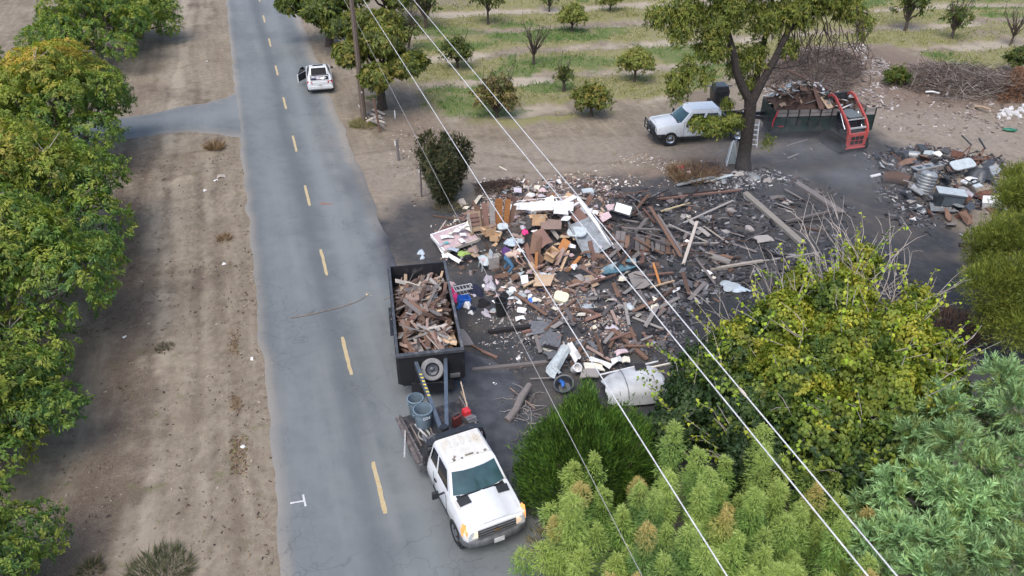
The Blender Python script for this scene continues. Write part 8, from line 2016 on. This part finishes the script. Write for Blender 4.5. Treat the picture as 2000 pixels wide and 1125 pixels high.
# ------------------------------------------------------------------ grass of the orchard
rng = np.random.RandomState(55); G_ = grass.copy(); LU = lush
q = np.stack([rng.uniform(-12, 50, 90000), rng.uniform(50, 90, 90000)], 1)
xi = np.clip(np.searchsorted(xs, q[:, 0]) - 1, 0, nx - 2); yi = np.clip(np.searchsorted(ys, q[:, 1]) - 1, 0, ny - 2)
gg = G_.reshape(ny, nx)[yi, xi]; ll = LU.reshape(ny, nx)[yi, xi]; zz_ = Z.reshape(ny, nx)[yi, xi]
k = rng.rand(len(q)) < np.maximum(gg * .9, ll) * (.15 + 1.3 * (fbm(q[:, 0], q[:, 1], 1.8, 3) - .35)); q = q[k]; ll = ll[k]; zz_ = zz_[k]; n = len(q)
cols = np.where((rng.rand(n) < ll)[:, None], pal(rng, n, [(.06, .13, .03), (.10, .18, .04)]), pal(rng, n, [(.19, .20, .06), (.27, .25, .11), (.13, .15, .045), (.34, .30, .17)]))
blades = [leaf_quads(np.stack([q[:, 0], q[:, 1], zz_], 1) + rng.normal(size=(n, 3)) * np.array([.12, .12, 0]), rng.normal(size=(n, 3)) * .6 + np.array([0, 0, .8]), rng.normal(size=(n, 3)), .10 + .22 * rng.rand(n), .06, cols, fold=0) for _ in range(2)]
V, F, C_ = join_foliage(blades); o = link(bpy.data.objects.new('orchard_grass', fast_mesh('orchard_grass', V, F, LEAF, C_))); tag(o, 'rough yellow-green grass between the orchard rows', 'grass', kind='stuff')
# ------------------------------------------------------------------ dust stirred up by the loader
def dust_cloud(label, c, r, dens):
    vm_ = bpy.data.materials.new('dust_air'); vm_.use_nodes = True; nt = vm_.node_tree; N = nt.nodes; L = nt.links; N.remove(N['Principled BSDF'])
    pv = N.new('ShaderNodeVolumePrincipled'); pv.inputs['Color'].default_value = (.80, .82, .86, 1); L.new(pv.outputs[0], N['Material Output'].inputs['Volume'])
    tc = N.new('ShaderNodeTexCoord'); ln = N.new('ShaderNodeVectorMath'); ln.operation = 'LENGTH'; L.new(tc.outputs['Object'], ln.inputs[0])
    fo = N.new('ShaderNodeMapRange'); L.new(ln.outputs['Value'], fo.inputs[0]); fo.inputs[1].default_value = .25; fo.inputs[2].default_value = .98; fo.inputs[3].default_value = 1; fo.inputs[4].default_value = 0
    nz = N.new('ShaderNodeTexNoise'); nz.inputs['Scale'].default_value = 2.6; nz.inputs['Detail'].default_value = 3; L.new(tc.outputs['Object'], nz.inputs['Vector'])
    nr = N.new('ShaderNodeMapRange'); L.new(nz.outputs[0], nr.inputs[0]); nr.inputs[1].default_value = .42; nr.inputs[2].default_value = .72
    mu = N.new('ShaderNodeMath'); mu.operation = 'MULTIPLY'; L.new(fo.outputs[0], mu.inputs[0]); L.new(nr.outputs[0], mu.inputs[1])
    m2 = N.new('ShaderNodeMath'); m2.operation = 'MULTIPLY'; L.new(mu.outputs[0], m2.inputs[0]); m2.inputs[1].default_value = dens; L.new(m2.outputs[0], pv.inputs['Density'])
    bm = bmesh.new(); bmesh.ops.create_icosphere(bm, subdivisions=3, radius=1); me = bpy.data.meshes.new('dust_cloud'); bm.to_mesh(me); bm.free(); me.materials.append(vm_)
    o = link(bpy.data.objects.new('dust_cloud', me)); o.location = c; o.scale = r; tag(o, label, 'dust', kind='stuff')
dust_cloud('thin dust drifting over the ash beside the loader', G(1590, 330, 0), (7.5, 7.0, 2.6), .16)
# ------------------------------------------------------------------ the person bending over the heap
def skin_body(name, joints, bones, mt, parent, root=0, sub=2):
    """joints: name -> (x, y, z, r)"""
    names = list(joints); me = bpy.data.meshes.new(name)
    me.from_pydata([joints[n][:3] for n in names], [(names.index(a), names.index(b)) for a, b in bones], [])
    me.materials.append(mt); o = bpy.data.objects.new(name, me); link(o, parent)
    o.modifiers.new('skin', 'SKIN')
    me_sv = me.skin_vertices[0] if me.skin_vertices else None
    if me_sv is None:
        bm = bmesh.new(); bm.from_mesh(me); bm.verts.layers.skin.verify(); bm.to_mesh(me); bm.free(); me_sv = me.skin_vertices[0]
    for i, n in enumerate(names): me_sv.data[i].radius = (joints[n][3], joints[n][3] * (joints[n][4] if len(joints[n]) > 4 else 1)); me_sv.data[i].use_root = (n == names[root])
    s = o.modifiers.new('sub', 'SUBSURF'); s.levels = sub; s.render_levels = sub
    me.polygons.foreach_set('use_smooth', [True] * len(me.polygons))
    o.modifiers['skin'].use_smooth_shade = True
    return o
pp = GH(994, 533, 0)
pe = thing('person', 'person in blue jeans and a tan top, bending down over the wreckage', 'person', pp, R(-12))
# faces +x, feet apart, trunk bent forward, hands down in the rubbish
SKIN_ = mat('skin', (.42, .26, .19), .6, var=.08, rnd=0); TOP = mat('tan_top', (.50, .38, .31), .9, var=.12, rnd=0); HAIR = mat('dark_hair', (.03, .022, .018), .8); SHOE = mat('shoe', (.08, .07, .065), .8)
J = {'pelvis': (-.12, 0, .86, .135), 'belly': (.04, 0, .98, .13), 'chest': (.26, 0, 1.06, .16), 'neck': (.44, 0, 1.07, .062), 'head0': (.52, 0, 1.06, .085), 'head': (.62, 0, 1.02, .10), 'crown': (.69, 0, .99, .07), 'nose': (.67, 0, .93, .018)}
Bn = [('pelvis', 'belly'), ('belly', 'chest'), ('chest', 'neck'), ('neck', 'head0'), ('head0', 'head'), ('head', 'crown')]
J.pop('nose')
for s, q in ((-1, 'r'), (1, 'l')):
    fx = .10 if s < 0 else -.16
    J.update({f'hip{q}': (-.12, s * .11, .82, .10), f'knee{q}': (.12 + fx, s * .17, .46, .062), f'ank{q}': (-.10 + fx, s * .19, .10, .042), f'toe{q}': (.10 + fx, s * .20, .045, .035),
              f'sh{q}': (.32, s * .19, 1.06, .062), f'el{q}': (.42, s * .25, .80, .042), f'wr{q}': (.60, s * .16, .62, .028), f'palm{q}': (.66, s * .14, .56, .034, .6)})
    Bn += [('pelvis', f'hip{q}'), (f'hip{q}', f'knee{q}'), (f'knee{q}', f'ank{q}'), (f'ank{q}', f'toe{q}'), ('chest', f'sh{q}'), (f'sh{q}', f'el{q}'), (f'el{q}', f'wr{q}'), (f'wr{q}', f'palm{q}')]
    for k, (dy, l) in enumerate(((-.03, .07), (-.01, .08), (.01, .078), (.03, .06))):
        J[f'f{k}{q}'] = (.70, s * .14 + dy, .535, .010); J[f'g{k}{q}'] = (.70 + l * .55, s * .14 + dy * 1.2, .50 - l * .5, .008); Bn += [(f'palm{q}', f'f{k}{q}'), (f'f{k}{q}', f'g{k}{q}')]
    J[f't{q}'] = (.66, s * .14 - s * .045, .53, .010); J[f'u{q}'] = (.70, s * .14 - s * .06, .50, .008); Bn += [(f'palm{q}', f't{q}'), (f't{q}', f'u{q}')]
skin_body('body', J, Bn, SKIN_, pe)
Jt = {k: (J[k][0], J[k][1], J[k][2], J[k][3] + d) for k, d in (('belly', .022), ('chest', .022), ('pelvis', .012))}; Jt['nb'] = (.39, 0, 1.07, .10)
Bt = [('pelvis', 'belly'), ('belly', 'chest'), ('chest', 'nb')]
for q in 'rl':
    Jt[f'sh{q}'] = (*J[f'sh{q}'][:3], .085); e = J[f'el{q}']; s_ = J[f'sh{q}']; Jt[f'sl{q}'] = tuple((s_[i] * .45 + e[i] * .55) for i in range(3)) + (.066,); Bt += [('chest', f'sh{q}'), (f'sh{q}', f'sl{q}')]
skin_body('top', {'belly': Jt.pop('belly'), **Jt}, Bt, TOP, pe)
Jj = {'pelvis': (-.12, 0, .86, .165), 'waist': (-.04, 0, .93, .15)}; Bj = [('pelvis', 'waist')]
for q in 'rl':
    Jj[f'hip{q}'] = (*J[f'hip{q}'][:3], .125); Jj[f'knee{q}'] = (*J[f'knee{q}'][:3], .085); Jj[f'ank{q}'] = (*J[f'ank{q}'][:3], .068); Bj += [('pelvis', f'hip{q}'), (f'hip{q}', f'knee{q}'), (f'knee{q}', f'ank{q}')]
skin_body('jeans', Jj, Bj, W['denim'], pe)
for q in 'rl':
    a, b = J[f'ank{q}'], J[f'toe{q}']; m = MB(); m.lathe([(.01, -.13), (.045, -.12), (.055, -.04), (.05, .06), (.045, .12), (.01, .16)], 12, ((a[0] + b[0]) / 2, a[1], .05), 'x'); m.build('shoe', SHOE, pe, True)
bm = bmesh.new(); bmesh.ops.create_uvsphere(bm, u_segments=14, v_segments=10, radius=1); m = MB(); m.add([(.605 + v.co.x * .118, v.co.y * .102, 1.055 + v.co.z * .095) for v in bm.verts], [[x.index for x in f.verts] for f in bm.faces]); bm.free(); m.build('hair', HAIR, pe, 'all')
m = MB(); m.tube([(.70, 0, .97), (.715, 0, .935), (.69, 0, .93)], [.012, .018, .010], 6); m.build('nose', SKIN_, pe, True)
for s in (-1, 1):
    m = MB(); m.lathe([(.01, -.008), (.032, 0), (.01, .01)], 8, (.60, s * .103, 1.0), 'y'); m.build('ear', SKIN_, pe, True)
    m = MB(); m.lathe([(.002, 0), (.012, .004), (.002, .008)], 8, (.712, s * .035, .965), 'x'); m.build('eye', mat('eye_dark', (.05, .04, .035), .3), pe, True)
m = MB(); m.lathe([(.002, 0), (.022, .003), (.002, .006)], 8, (.672, 0, .905), 'x'); m.build('mouth', mat('lips', (.30, .12, .10), .6), pe, True)
